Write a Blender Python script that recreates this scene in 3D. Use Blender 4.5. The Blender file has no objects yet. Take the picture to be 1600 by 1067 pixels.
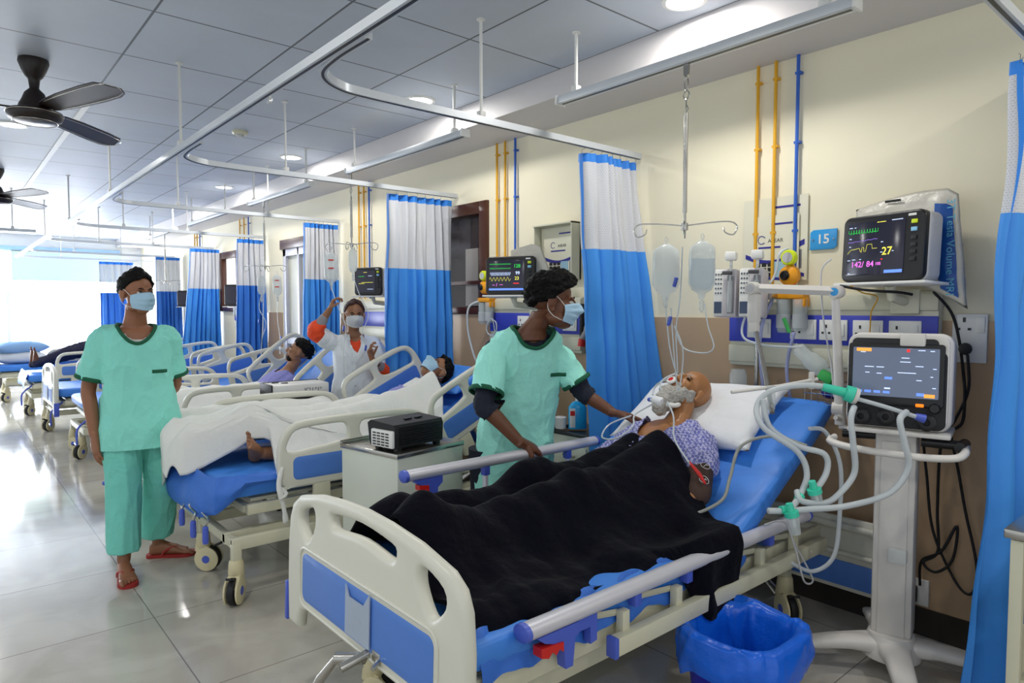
import bpy, bmesh, math, random
from mathutils import Vector, Matrix, noise, Quaternion
from mathutils.bvhtree import BVHTree
random.seed(7)
V = Vector
PI = math.pi
sc = bpy.context.scene
COL = sc.collection

# ------------------------------------------------------------------ camera
cam_d = bpy.data.cameras.new('camera'); cam = bpy.data.objects.new('camera', cam_d); COL.objects.link(cam)
cam_d.sensor_width = 36.0; cam_d.lens = 1048.0/1600.0*36.0
cam.location = (0, 0, 1.5)
cam.rotation_euler = (math.radians(90) - math.atan(52/1048), 0, -math.atan(896/1048))
cam_d.clip_start = 0.05
sc.camera = cam
# ------------------------------------------------------------------ world, exposure
w = bpy.data.worlds.new('world'); sc.world = w; w.use_nodes = True
bg = w.node_tree.nodes['Background']; bg.inputs[0].default_value = (0.90, 0.96, 1.0, 1); bg.inputs[1].default_value = 0.85
sc.view_settings.view_transform = 'Standard'
sc.view_settings.look = 'None'
sc.view_settings.gamma = 1
sc.view_settings.exposure = 0.0
sc.view_settings.use_curve_mapping = False

# ------------------------------------------------------------------ materials
def lin(c):
    c /= 255.0
    return c/12.92 if c <= 0.04045 else ((c+0.055)/1.055)**2.4
def hx(s):
    return (lin(int(s[0:2], 16)), lin(int(s[2:4], 16)), lin(int(s[4:6], 16)), 1)
MATS = {}
def mat(name, col, rough=0.5, metal=0.0, var=0.06, scale=12.0, bump=0.0, bscale=60.0, coat=0.0, trans=0.0, alpha=1.0,
        emit=None, es=0.0, sheen=0.0, sub=0.0, spec=0.5):
    if name in MATS: return MATS[name]
    m = bpy.data.materials.new(name); m.use_nodes = True
    nt = m.node_tree; b = nt.nodes['Principled BSDF']
    c = hx(col) if isinstance(col, str) else col
    if var > 0:
        tc = nt.nodes.new('ShaderNodeTexCoord'); nz = nt.nodes.new('ShaderNodeTexNoise')
        nz.inputs['Scale'].default_value = scale; nz.inputs['Detail'].default_value = 4
        mx = nt.nodes.new('ShaderNodeMix'); mx.data_type = 'RGBA'
        mx.inputs[6].default_value = tuple(x*(1-var) for x in c[:3])+(1,)
        mx.inputs[7].default_value = tuple(min(1, x*(1+var)) for x in c[:3])+(1,)
        nt.links.new(tc.outputs['Object'], nz.inputs['Vector']); nt.links.new(nz.outputs['Fac'], mx.inputs[0])
        nt.links.new(mx.outputs[2], b.inputs['Base Color'])
    else:
        b.inputs['Base Color'].default_value = c
    b.inputs['Roughness'].default_value = rough; b.inputs['Metallic'].default_value = metal
    b.inputs['Specular IOR Level'].default_value = spec
    if coat: b.inputs['Coat Weight'].default_value = coat
    if trans: b.inputs['Transmission Weight'].default_value = trans
    if alpha < 1: b.inputs['Alpha'].default_value = alpha
    if sheen: b.inputs['Sheen Weight'].default_value = sheen
    if sub:
        b.inputs['Subsurface Weight'].default_value = sub; b.inputs['Subsurface Radius'].default_value = (0.02, 0.008, 0.004)
    if emit:
        b.inputs['Emission Color'].default_value = hx(emit); b.inputs['Emission Strength'].default_value = es
    if bump > 0:
        tc2 = nt.nodes.new('ShaderNodeTexCoord'); n2 = nt.nodes.new('ShaderNodeTexNoise'); n2.inputs['Scale'].default_value = bscale
        n2.inputs['Detail'].default_value = 5
        bp = nt.nodes.new('ShaderNodeBump'); bp.inputs['Strength'].default_value = bump; bp.inputs['Distance'].default_value = 0.02
        nt.links.new(tc2.outputs['Object'], n2.inputs['Vector']); nt.links.new(n2.outputs['Fac'], bp.inputs['Height'])
        nt.links.new(bp.outputs['Normal'], b.inputs['Normal'])
    MATS[name] = m
    return m

def tile_mat(name, base, line, px, py, ox, oy, width, rough, marble=0.0, axis='XY', coat=0.0):
    m = bpy.data.materials.new(name); m.use_nodes = True; nt = m.node_tree; b = nt.nodes['Principled BSDF']
    N = nt.nodes.new; L = nt.links.new
    tc = N('ShaderNodeTexCoord'); sp = N('ShaderNodeSeparateXYZ'); L(tc.outputs['Object'], sp.inputs[0])
    outs = []
    for ax, p, o in ((axis[0], px, ox), (axis[1], py, oy)):
        a = N('ShaderNodeMath'); a.operation = 'SUBTRACT'; a.inputs[1].default_value = o; L(sp.outputs[ax], a.inputs[0])
        d = N('ShaderNodeMath'); d.operation = 'DIVIDE'; d.inputs[1].default_value = p; L(a.outputs[0], d.inputs[0])
        fr = N('ShaderNodeMath'); fr.operation = 'FRACT'; L(d.outputs[0], fr.inputs[0])
        pp = N('ShaderNodeMath'); pp.operation = 'PINGPONG'; pp.inputs[1].default_value = 0.5; L(fr.outputs[0], pp.inputs[0])
        lt = N('ShaderNodeMath'); lt.operation = 'LESS_THAN'; lt.inputs[1].default_value = width/p/2; L(pp.outputs[0], lt.inputs[0])
        fl = N('ShaderNodeMath'); fl.operation = 'FLOOR'; L(d.outputs[0], fl.inputs[0])
        outs.append((lt, fl))
    mxm = N('ShaderNodeMath'); mxm.operation = 'MAXIMUM'; L(outs[0][0].outputs[0], mxm.inputs[0]); L(outs[1][0].outputs[0], mxm.inputs[1])
    cb = N('ShaderNodeCombineXYZ'); L(outs[0][1].outputs[0], cb.inputs[0]); L(outs[1][1].outputs[0], cb.inputs[1])
    wn = N('ShaderNodeTexWhiteNoise'); L(cb.outputs[0], wn.inputs['Vector'])
    nz = N('ShaderNodeTexNoise'); nz.inputs['Scale'].default_value = 2.2; nz.inputs['Detail'].default_value = 7; nz.inputs['Distortion'].default_value = 1.2
    L(tc.outputs['Object'], nz.inputs['Vector'])
    c = hx(base)
    m1 = N('ShaderNodeMix'); m1.data_type = 'RGBA'
    m1.inputs[6].default_value = tuple(x*0.95 for x in c[:3])+(1,); m1.inputs[7].default_value = tuple(min(1, x*1.04) for x in c[:3])+(1,)
    L(wn.outputs['Value'], m1.inputs[0])
    m2 = N('ShaderNodeMix'); m2.data_type = 'RGBA'; m2.blend_type = 'MULTIPLY'; m2.inputs[0].default_value = marble
    rp = N('ShaderNodeValToRGB'); rp.color_ramp.elements[0].position = 0.38; rp.color_ramp.elements[0].color = (0.72, 0.70, 0.66, 1)
    rp.color_ramp.elements[1].position = 0.6; rp.color_ramp.elements[1].color = (1, 1, 1, 1)
    L(nz.outputs['Fac'], rp.inputs[0]); L(m1.outputs[2], m2.inputs[6]); L(rp.outputs[0], m2.inputs[7])
    m3 = N('ShaderNodeMix'); m3.data_type = 'RGBA'; m3.inputs[7].default_value = hx(line)
    L(mxm.outputs[0], m3.inputs[0]); L(m2.outputs[2], m3.inputs[6]); L(m3.outputs[2], b.inputs['Base Color'])
    b.inputs['Roughness'].default_value = rough
    if coat: b.inputs['Coat Weight'].default_value = coat; b.inputs['Coat Roughness'].default_value = 0.06
    MATS[name] = m
    return m

M_floor = tile_mat('floor marble tiles', 'C2BEB4', '7E7A72', 0.80, 0.80, 0.75, 0.35, 0.005, 0.10, 0.55)
M_ceil = tile_mat('ceiling panels', 'BEC5D0', '5E6268', 0.69, 0.73, 0.85, 0.04, 0.012, 0.55, 0.12)
M_white = mat('white paint', 'E4E4E0', 0.5, var=0.03)
M_cream = mat('cream wall paint', 'EDE6CC', 0.6, var=0.02, scale=2, bump=0.02, bscale=200)
M_tan = mat('tan laminate', 'BDA080', 0.35, var=0.10, scale=3)
M_dark = mat('dark skirting', '2A2420', 0.5)
M_soff = mat('soffit paint', 'CFCBCB', 0.5, var=0.02)
M_alu = mat('aluminium', 'D2D2DA', 0.38, metal=0.25, var=0.03)
M_track = mat('white track', 'D2D7DC', 0.35, metal=0.2, var=0.02)
M_steel = mat('stainless steel', 'B8B6B0', 0.22, metal=0.95, var=0.08)
M_chrome = mat('chrome', 'D8D8D8', 0.12, metal=1.0, var=0.0)
M_plastic = mat('ivory bed plastic', 'D9D8CA', 0.38, var=0.02)
M_cremet = mat('cream enamel', 'D2CFB6', 0.4, var=0.03)
M_caster = mat('cream caster plastic', 'D9CFA8', 0.4, var=0.03)
M_bluebed = mat('blue insert', '4F7FD0', 0.4, var=0.04)
M_blueclip = mat('violet blue plastic', '4C62C8', 0.4, var=0.03)
M_red = mat('red plastic', 'D02018', 0.4, var=0.03)
M_redsl = mat('red rubber sandal', '9E2420', 0.6)
M_rubber = mat('black rubber', '17171A', 0.6)
M_black = mat('black plastic', '0E0E12', 0.35, var=0.03)
M_blackm = mat('matt black', '15151A', 0.6, var=0.03)
M_matt = mat('blue vinyl mattress', '3F88E6', 0.45, var=0.08, scale=5, bump=0.25, bscale=7)
M_mattd = mat('deep blue sheet', '3470D0', 0.55, var=0.12, scale=4, bump=0.5, bscale=9)
M_sheet = mat('white cotton sheet', 'E6E7E2', 0.8, var=0.02, bump=0.35, bscale=14)
M_pillow = mat('white pillowcase', 'E3E5E8', 0.8, var=0.03, bump=0.3, bscale=16)
M_navy = mat('navy fleece blanket', '070813', 0.95, var=0.35, scale=18, bump=0.5, bscale=22, sheen=0.04, spec=0.1)
M_teal = mat('teal scrub cotton', '8CE2D2', 0.8, var=0.05, scale=9, bump=0.7, bscale=13)
M_tealp = mat('teal trouser cotton', '76D0C0', 0.8, var=0.05, scale=9, bump=0.7, bscale=13)
M_mint = mat('mint gown cotton', 'A2F0E0', 0.8, var=0.05, scale=9, bump=0.7, bscale=13)
M_green = mat('dark green binding', '0E5A3E', 0.8)
M_mask = mat('pale blue mask fabric', 'A9CDE4', 0.8, var=0.03, bump=0.2, bscale=50)
M_maskw = mat('white mask fabric', 'C9CDD0', 0.8, var=0.03, bump=0.2, bscale=50)
M_hair = mat('black hair', '070606', 0.6, var=0.3, scale=60, bump=0.8, bscale=70, spec=0.2)
M_hairr = mat('henna brown hair', '3A1512', 0.5, var=0.3, scale=60, bump=0.6, bscale=70)
M_beard = mat('grey beard', 'C2BEB6', 0.9, var=0.3, scale=90, bump=1.0, bscale=90)
M_skin1 = mat('skin brown', '946246', 0.5, var=0.06, scale=25, sub=0.12)
M_skin2 = mat('skin deep brown', '6A4029', 0.5, var=0.06, scale=25, sub=0.1)
M_skin3 = mat('skin tan', 'A87448', 0.45, var=0.08, scale=25, sub=0.12)
M_skin4 = mat('skin light brown', '97694A', 0.5, var=0.06, scale=25, sub=0.12)
M_eyew = mat('eye white', 'D8D4CC', 0.3, var=0); M_eyed = mat('dark iris', '1A100A', 0.2, var=0)
M_lilac = mat('lilac gown cotton', '8E8FD0', 0.8, var=0.06, bump=0.3, bscale=16)
M_coat = mat('white coat cotton', 'E3E9EE', 0.75, var=0.03, bump=0.35, bscale=13)
M_orange = mat('orange cotton', 'E8491C', 0.75, var=0.08, bump=0.3, bscale=20)
M_greyc = mat('grey cotton', '8D8A90', 0.8)
M_sleeve = mat('dark navy sweater', '1A2030', 0.9, var=0.1)
M_hose = mat('milky corrugated tube', 'D6DDE0', 0.35, var=0.04, alpha=0.72)
M_tube = mat('clear thin tube', 'D8E0E4', 0.25, var=0.0, alpha=0.8)
M_clear = mat('clear plastic', 'DDE6E6', 0.15, var=0.0, alpha=0.38)
M_bag = mat('iv fluid bag', 'E4ECEC', 0.2, var=0.03, alpha=0.5)
M_aqua = mat('aqua green plastic', '3FCFAE', 0.35, var=0.04)
M_yellow = mat('yellow paint', 'E2A91C', 0.4, var=0.05)
M_pipeb = mat('blue pipe paint', '2A62C4', 0.4, var=0.05)
M_lime = mat('lime green plastic', 'D6E81A', 0.4, var=0.03)
M_amber = mat('amber plastic', 'F2A20C', 0.4, var=0.04)
M_panel = mat('panel ivory', 'D6D4BE', 0.4, var=0.02)
M_panelb = mat('panel blue', '3440B8', 0.35, var=0.03)
M_socket = mat('socket white', 'E8E8E4', 0.35, var=0.01)
M_grey = mat('device grey', 'C4C4C6', 0.4, var=0.02)
M_ventw = mat('ventilator white', 'DAD6D0', 0.38, var=0.03)
M_cabi = mat('cabinet enamel', 'D3D8CA', 0.3, var=0.02)
M_binb = mat('blue bin plastic', '1212B4', 0.3, var=0.04)
M_liner = mat('blue bin liner', '1268E6', 0.25, var=0.08, alpha=0.93, bump=0.5, bscale=12)
M_wood = mat('dark brown wood', '46220F', 0.35, var=0.25, scale=6)
M_glassd = mat('dark window glass', '30282A', 0.08, var=0.2, scale=2)
M_fan = mat('brown fan enamel', '1C100E', 0.4, var=0.1)
M_fant = mat('silver trim', 'C0BCB4', 0.25, metal=0.8, var=0)
M_lamp = mat('lamp diffuser', 'FFFFFF', 0.5, var=0, emit='FFFFFF', es=9)
M_sky = mat('bright window pane', 'FFFFFF', 0.5, var=0, emit='F0F6FF', es=18)
M_signb = mat('sign blue', '2F9BE0', 0.3, var=0.02)
M_ink = mat('navy print', '26268C', 0.5, var=0); M_inkk = mat('black print', '141414', 0.5, var=0)
M_paper = mat('cream paper', 'E0DDC8', 0.6, var=0.03)
M_brown = mat('brown cuff fabric', '4A352C', 0.8, var=0.08)

def screen_mat(name, col, e, es): return mat(name, col, 0.12, var=0, emit=e, es=es)
M_scr = screen_mat('dark screen glass', '14141C', '26263A', 0.55)
M_scrv = screen_mat('grey screen glass', '3A4254', '6C7890', 0.6)
M_lg = screen_mat('green trace', '20C040', '38D858', .6)
M_ly = screen_mat('yellow trace', 'D8D030', 'F0E868', .8)
M_lp = screen_mat('pink digits', 'D060C8', 'F078E8', .8)
M_lc = screen_mat('pale trace', 'B0C0E0', 'C8D8F8', 1.0)
M_lb = screen_mat('blue screen bar', '5080E0', '6C90F0', 0.9)
M_lo = screen_mat('orange screen button', 'E09030', 'F8A848', 0.9)
M_lr = screen_mat('red screen mark', 'D02020', 'F03030', 0.9)

def net_mat():
    m = bpy.data.materials.new('white curtain netting'); m.use_nodes = True; nt = m.node_tree; b = nt.nodes['Principled BSDF']
    b.inputs['Base Color'].default_value = hx('D2D4DA'); b.inputs['Roughness'].default_value = 0.8
    tc = nt.nodes.new('ShaderNodeTexCoord')
    ck = nt.nodes.new('ShaderNodeTexBrick'); ck.inputs['Scale'].default_value = 1.0
    ck.inputs['Brick Width'].default_value = 0.013; ck.inputs['Row Height'].default_value = 0.010; ck.inputs['Mortar Size'].default_value = 0.003
    ck.inputs['Color1'].default_value = (0.68, 0.68, 0.68, 1); ck.inputs['Color2'].default_value = (0.75, 0.75, 0.75, 1); ck.inputs['Mortar'].default_value = (0.97, 0.97, 0.97, 1)
    nt.links.new(tc.outputs['UV'], ck.inputs['Vector']); nt.links.new(ck.outputs['Color'], b.inputs['Alpha'])
    return m
M_net = net_mat()
def check_mat(name, a, c, s):
    m = bpy.data.materials.new(name); m.use_nodes = True; nt = m.node_tree; b = nt.nodes['Principled BSDF']
    tc = nt.nodes.new('ShaderNodeTexCoord'); ck = nt.nodes.new('ShaderNodeTexChecker'); ck.inputs['Scale'].default_value = s
    ck.inputs[1].default_value = hx(a); ck.inputs[2].default_value = hx(c)
    nt.links.new(tc.outputs['Object'], ck.inputs['Vector']); nt.links.new(ck.outputs[0], b.inputs['Base Color']); b.inputs['Roughness'].default_value = 0.8
    return m
M_check = check_mat('blue checked cotton', '686CB0', 'B4B4D8', 75)
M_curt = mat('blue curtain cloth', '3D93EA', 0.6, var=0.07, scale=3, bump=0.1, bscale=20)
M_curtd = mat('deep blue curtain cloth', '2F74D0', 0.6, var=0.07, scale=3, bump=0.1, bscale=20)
M_curth = mat('blue curtain heading', '2C86E6', 0.6, var=0.05)

# ------------------------------------------------------------------ mesh helpers
class B:
    """collects shapes into one bmesh"""
    def __init__(s, M=None):
        s.bm = bmesh.new(); s.M = M or Matrix(); s.mi = 0
    def _f(s, vs):
        try:
            f = s.bm.faces.new(vs); f.material_index = s.mi; f.smooth = True; return f
        except ValueError: return None
    def v(s, p): return s.bm.verts.new(s.M @ V(p))
    def box(s, c, d, rz=0, bev=0.0, R=None, seg=2):
        t = Matrix.Translation(V(c)) @ (R.to_4x4() if R else Matrix.Rotation(rz, 4, 'Z')) @ Matrix.Diagonal((d[0], d[1], d[2], 1))
        g = bmesh.ops.create_cube(s.bm, size=1, matrix=s.M @ t)
        fs = list({f for v in g['verts'] for f in v.link_faces})
        for f in fs: f.material_index = s.mi
        if bev > 0:
            es = list({e for v in g['verts'] for e in v.link_edges})
            r = bmesh.ops.bevel(s.bm, geom=es, offset=bev, segments=seg, affect='EDGES', profile=0.5)
            for f in r['faces']: f.material_index = s.mi; f.smooth = True
        return s
    def b2(s, a, b, bev=0.0):
        a = V(a); b = V(b); return s.box((a+b)/2, [abs(b[i]-a[i]) for i in range(3)], bev=bev)
    def rings(s, rs, cap=True, closed=False):
        R = [[s.v(p) for p in r] for r in rs]; n = len(R[0])
        K = len(R)
        for i in range(K if closed else K-1):
            a = R[i]; b = R[(i+1) % K]
            for j in range(n):
                s._f([a[j], a[(j+1) % n], b[(j+1) % n], b[j]])
        if cap and not closed:
            s._f(list(reversed(R[0]))); s._f(R[-1])
        return s
    def tube(s, pts, r=0.01, n=10, cap=True, sm=0, flat=1.0, up=None, closed=False):
        pts = [V(p) for p in pts]
        if sm: pts = spl(pts, sm, closed)
        K = len(pts); rr = r if isinstance(r, (list, tuple)) else [r]*K
        if len(rr) != K: rr = [rr[min(len(rr)-1, int(i*(len(rr)-1)/max(1, K-1)+0.5))] for i in range(K)]
        rs = []; pu = up and V(up) or None
        for i, p in enumerate(pts):
            if closed: t = pts[(i+1) % K]-pts[i-1]
            else: t = pts[min(i+1, K-1)]-pts[max(i-1, 0)]
            if t.length < 1e-9: t = V((0, 0, 1))
            t.normalize()
            if pu is None:
                pu = V((0, 0, 1)) if abs(t.z) < 0.9 else V((1, 0, 0))
            u = pu - t*pu.dot(t)
            if u.length < 1e-4: u = V((1, 0, 0)) - t*t.x
            u.normalize(); w_ = t.cross(u)
            if up is None: pu = u
            rs.append([p + u*(math.cos(2*PI*k/n)*rr[i]) + w_*(math.sin(2*PI*k/n)*rr[i]*flat) for k in range(n)])
        return s.rings(rs, cap, closed)
    def cyl(s, a, b, r, r2=None, n=16, cap=True):
        return s.tube([a, b], [r, r if r2 is None else r2], n=n, cap=cap)
    def lathe(s, c, prof, n=24, ax='z', R=None):
        """prof: list of (radius, height)"""
        c = V(c); rs = []
        if R is None:
            R = {'z': Matrix(), 'x': Matrix.Rotation(PI/2, 4, 'Y'), 'y': Matrix.Rotation(-PI/2, 4, 'X')}[ax]
        R = R.to_3x3()
        for (r, h) in prof:
            r = max(r, 1e-4)
            rs.append([c + R @ V((r*math.cos(2*PI*k/n), r*math.sin(2*PI*k/n), h)) for k in range(n)])
        return s.rings(rs)
    def ell(s, c, r, R=None, n=16, m=10):
        t = Matrix.Translation(V(c)) @ (R.to_4x4() if R else Matrix()) @ Matrix.Diagonal((r[0], r[1], r[2], 1))
        g = bmesh.ops.create_uvsphere(s.bm, u_segments=n, v_segments=m, radius=1, matrix=s.M @ t)
        for f in {f for v in g['verts'] for f in v.link_faces}: f.material_index = s.mi; f.smooth = True
        return s
    def loft(s, secs, n=20, cap=True, sub=0, pw=2.0):
        """secs: (centre, rx, ry, xaxis, yaxis) ellipses joined into one closed shape, optional interpolation"""
        S = [(V(c), rx, ry, V(x), V(y)) for c, rx, ry, x, y in secs]
        if sub:
            C = spl([q[0] for q in S], sub); K = len(C); out = []
            for i, c in enumerate(C):
                t = i/(K-1)*(len(S)-1); a = min(int(t), len(S)-2); f = t-a; f = f*f*(3-2*f)*0.5+f*0.5
                out.append((c, S[a][1]*(1-f)+S[a+1][1]*f, S[a][2]*(1-f)+S[a+1][2]*f, S[a][3].lerp(S[a+1][3], f), S[a][4].lerp(S[a+1][4], f)))
            S = out
        rs = []
        for c, rx, ry, x, y in S:
            ring = []
            for k in range(n):
                a = 2*PI*k/n; ca, sa = math.cos(a), math.sin(a)
                ca = math.copysign(abs(ca)**(2/pw), ca); sa = math.copysign(abs(sa)**(2/pw), sa)
                ring.append(c + x*(rx*ca) + y*(ry*sa))
            rs.append(ring)
        return s.rings(rs, cap)
    def prism(s, poly, z0, z1, R=None, o=(0, 0, 0)):
        R = (R.to_3x3() if R else Matrix.Identity(3)); o = V(o)
        return s.rings([[o + R @ V((x, y, z0)) for x, y in poly], [o + R @ V((x, y, z1)) for x, y in poly]])
    def grid(s, fn, nu, nv, uv=None, closed=False):
        G = [[s.v(fn(i/nu, j/nv)) for j in range(nv+1)] for i in range(nu+1)]
        lay = s.bm.loops.layers.uv.verify() if uv else None
        for i in range(nu):
            for j in range(nv):
                f = s._f([G[i][j], G[i+1][j], G[i+1][j+1], G[i][j+1]])
                if f and uv:
                    for l, (a, b) in zip(f.loops, ((i, j), (i+1, j), (i+1, j+1), (i, j+1))): l[lay].uv = uv(a/nu, b/nv)
        return s
    def mesh(s, name='m', recalc=True):
        if recalc: bmesh.ops.recalc_face_normals(s.bm, faces=s.bm.faces)
        me = bpy.data.meshes.new(name); s.bm.to_mesh(me); s.bm.free(); return me

def spl(pts, sub, closed=False):
    """Catmull-Rom"""
    pts = [V(p) for p in pts]; n = len(pts); out = []
    if n < 3 and not closed:
        return [pts[0].lerp(pts[-1], i/sub) for i in range(sub+1)]
    rng = n if closed else n-1
    for i in range(rng):
        if closed: p0, p1, p2, p3 = pts[i-1], pts[i], pts[(i+1) % n], pts[(i+2) % n]
        else: p0, p1, p2, p3 = pts[max(i-1, 0)], pts[i], pts[i+1], pts[min(i+2, n-1)]
        for k in range(sub):
            t = k/sub
            out.append(0.5*((2*p1)+(p2-p0)*t+(2*p0-5*p1+4*p2-p3)*t*t+(3*p1-p0-3*p2+p3)*t**3))
    if not closed: out.append(pts[-1])
    return out

def auto_smooth(me, ang=40):
    ca = math.radians(ang)
    bm = bmesh.new(); bm.from_mesh(me)
    for f in bm.faces: f.smooth = True
    for e in bm.edges:
        if len(e.link_faces) == 2:
            e.smooth = e.calc_face_angle(0) < ca
    bm.to_mesh(me); bm.free()

def obj(name, b, mats, parent=None, smooth=40):
    me = b.mesh(name) if isinstance(b, B) else b
    me.name = name
    if isinstance(mats, bpy.types.Material): mats = [mats]
    me.materials.clear()
    for m in mats: me.materials.append(m)
    if smooth: auto_smooth(me, smooth)
    o = bpy.data.objects.new(name, me); COL.objects.link(o)
    if parent is not None:
        o.parent = parent
        o.matrix_parent_inverse = parent.matrix_basis.inverted()
    return o
def tag(o, label, cat, group=None, kind=None):
    o['label'] = label; o['category'] = cat
    if group: o['group'] = group
    if kind: o['kind'] = kind
    return o
def thing(name, label, cat, loc=(0, 0, 0), group=None):
    o = bpy.data.objects.new(name, None); COL.objects.link(o); o.location = loc; o.empty_display_size = 0.1
    return tag(o, label, cat, group)
def struct(name, b, m, parent=None, smooth=30):
    o = obj(name, b, m, parent, smooth)
    if parent is None: o['kind'] = 'structure'
    return o
def copy_tree(o, parent=None):
    c = o.copy(); COL.objects.link(c); c.parent = parent
    for ch in list(o.children): copy_tree(ch, c)
    return c

def remesh(b, vox, smooth=6, fac=0.5, disp=None):
    me = b.mesh('tmp') if isinstance(b, B) else b
    o = bpy.data.objects.new('tmp', me); COL.objects.link(o)
    r = o.modifiers.new('r', 'REMESH'); r.mode = 'VOXEL'; r.voxel_size = vox; r.adaptivity = 0
    if smooth:
        k = o.modifiers.new('s', 'SMOOTH'); k.iterations = smooth; k.factor = fac
    dg = bpy.context.evaluated_depsgraph_get(); dg.update()
    out = bpy.data.meshes.new_from_object(o.evaluated_get(dg), depsgraph=dg)
    bpy.data.objects.remove(o); bpy.data.meshes.remove(me)
    if disp:
        cs = [v.co.copy() for v in out.vertices]; ns = [v.normal.copy() for v in out.vertices]; fl = []
        for c, n_ in zip(cs, ns): fl.extend(c+n_*disp(c))
        out.vertices.foreach_set('co', fl); out.update()
    return out

def thicken(bm, t):
    """gives an open cloth sheet a back face and closed rims"""
    bmesh.ops.recalc_face_normals(bm, faces=bm.faces[:]); bm.normal_update()
    vs = list(bm.verts); fs = list(bm.faces); bd = [e for e in bm.edges if len(e.link_faces) == 1]
    nv = {v: bm.verts.new(v.co-v.normal*t) for v in vs}
    for f in fs:
        try: q = bm.faces.new([nv[v] for v in reversed(f.verts)]); q.smooth = True; q.material_index = f.material_index
        except ValueError: pass
    for e in bd:
        a, c = e.verts
        try: q = bm.faces.new([a, c, nv[c], nv[a]]); q.smooth = True
        except ValueError: pass
    bmesh.ops.recalc_face_normals(bm, faces=bm.faces[:])

def flat_shape(loops, depth, bevel=0.0, res=2, sm=0):
    """2D outline with holes -> solid mesh; loops: list of lists of (x,y); lies in XY, thickness along Z (centred)"""
    cu = bpy.data.curves.new('c', 'CURVE'); cu.dimensions = '2D'; cu.fill_mode = 'BOTH'; cu.extrude = max(depth/2-bevel, 0.0001); cu.bevel_depth = bevel; cu.bevel_resolution = res; cu.offset = -bevel
    for lp in loops:
        if sm: lp = [(p.x, p.y) for p in spl([V((x, y, 0)) for x, y in lp], sm, True)]
        sp = cu.splines.new('POLY'); sp.points.add(len(lp)-1)
        for q, (x, y) in zip(sp.points, lp): q.co = (x, y, 0, 1)
        sp.use_cyclic_u = True
    o = bpy.data.objects.new('c', cu); COL.objects.link(o)
    dg = bpy.context.evaluated_depsgraph_get(); dg.update()
    me = bpy.data.meshes.new_from_object(o.evaluated_get(dg), depsgraph=dg)
    bpy.data.objects.remove(o); bpy.data.curves.remove(cu)
    bm = bmesh.new(); bm.from_mesh(me); bmesh.ops.remove_doubles(bm, verts=bm.verts, dist=1e-5); bm.to_mesh(me); bm.free()
    return me
def text_mesh(txt, size, depth=0.0006, align='CENTER', spacing=1.0, bold=0.0):
    cu = bpy.data.curves.new('t', 'FONT'); cu.body = txt; cu.size = size; cu.extrude = depth; cu.align_x = align; cu.align_y = 'CENTER'; cu.space_character = spacing
    cu.offset = bold; cu.resolution_u = 3
    o = bpy.data.objects.new('t', cu); COL.objects.link(o)
    dg = bpy.context.evaluated_depsgraph_get(); dg.update()
    me = bpy.data.meshes.new_from_object(o.evaluated_get(dg), depsgraph=dg)
    bpy.data.objects.remove(o); bpy.data.curves.remove(cu)
    return me
def place(me, M):
    me.transform(M); return me
def join_meshes(ms):
    bm = bmesh.new()
    for m in ms: bm.from_mesh(m)
    out = bpy.data.meshes.new('j'); bm.to_mesh(out); bm.free(); return out
def frame(o, x, y):
    """matrix with origin o and x, y axes (z = x cross y)"""
    x = V(x).normalized(); y = V(y); y = (y-x*y.dot(x)).normalized(); z = x.cross(y)
    M = Matrix((x, y, z)).transposed().to_4x4(); M.translation = V(o); return M
def rrect(w_, h, r, n=5, cx=0, cy=0):
    out = []
    for (sx, sy, a0) in ((1, 1, 0), (-1, 1, 90), (-1, -1, 180), (1, -1, 270)):
        for k in range(n+1):
            a = math.radians(a0+90*k/n)
            out.append((cx+sx*(w_/2-r)+r*math.cos(a), cy+sy*(h/2-r)+r*math.sin(a)))
    return out
def nz(p, s=1.0, seed=0): return noise.noise(V(p)*s+V((seed*7.3, seed*3.1, seed*1.7)))
# ================================================================== ROOM
X0, X1, Y0, Y1, ZC = -3.2, 3.4, -3.0, 16.4, 2.95
struct('floor', B().b2((X0, Y0, -0.06), (X1+0.2, Y1+0.3, 0)), M_floor)
struct('ceiling', B().b2((X0, Y0, ZC), (X1+0.2, Y1+0.3, ZC+0.06)), M_ceil)
# right wall with two window openings (y ranges)
WIN = [(4.26, 5.10, 1.45, 2.37), ]
DOOR = (7.55, 8.50, 0.0, 2.36)
WIN2 = (10.15, 11.0, 1.45, 2.36)
def wall_pieces(b, z0, z1):
    ys = [(Y0, 4.26), (5.10, 7.55), (8.50, 10.15), (11.0, Y1)]
    for a, c in ys: b.b2((X1, a, z0), (X1+0.14, c, z1))
b = B(); wall_pieces(b, 0, ZC)
b.b2((X1, 4.26, 2.37), (X1+0.14, 5.10, ZC)); b.b2((X1, 4.26, 0), (X1+0.14, 5.10, 1.45))
b.b2((X1, 7.55, 2.36), (X1+0.14, 8.50, ZC))
b.b2((X1, 10.15, 2.36), (X1+0.14, 11.0, ZC)); b.b2((X1, 10.15, 0), (X1+0.14, 11.0, 1.45))
struct('wall_right', b, M_cream)
b = B()
for a, c in [(Y0, 7.5), (8.55, 9.4)]: b.b2((X1-0.012, a, 0.12), (X1+0.001, c, 1.575 if c < 4.2 else 1.445))
struct('trim_1', b, M_tan)       # tan laminate wainscot
b = B()
for a, c in [(Y0, 7.5), (8.55, Y1)]: b.b2((X1-0.02, a, 0), (X1+0.001, c, 0.13))
struct('baseboard_right', b, M_dark)
# dropped soffit along the right wall
struct('trim_2', B().b2((2.92, Y0, 2.79), (X1, Y1, ZC)), M_soff)
# shallow fixed beam strip above the beds / white ceiling runners
b = B()
for x in (0.16, 0.85):
    b.b2((x-0.02, 5.3, ZC-0.012), (x+0.02, Y1, ZC+0.001))
struct('trim_3', b, M_white)
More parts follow.
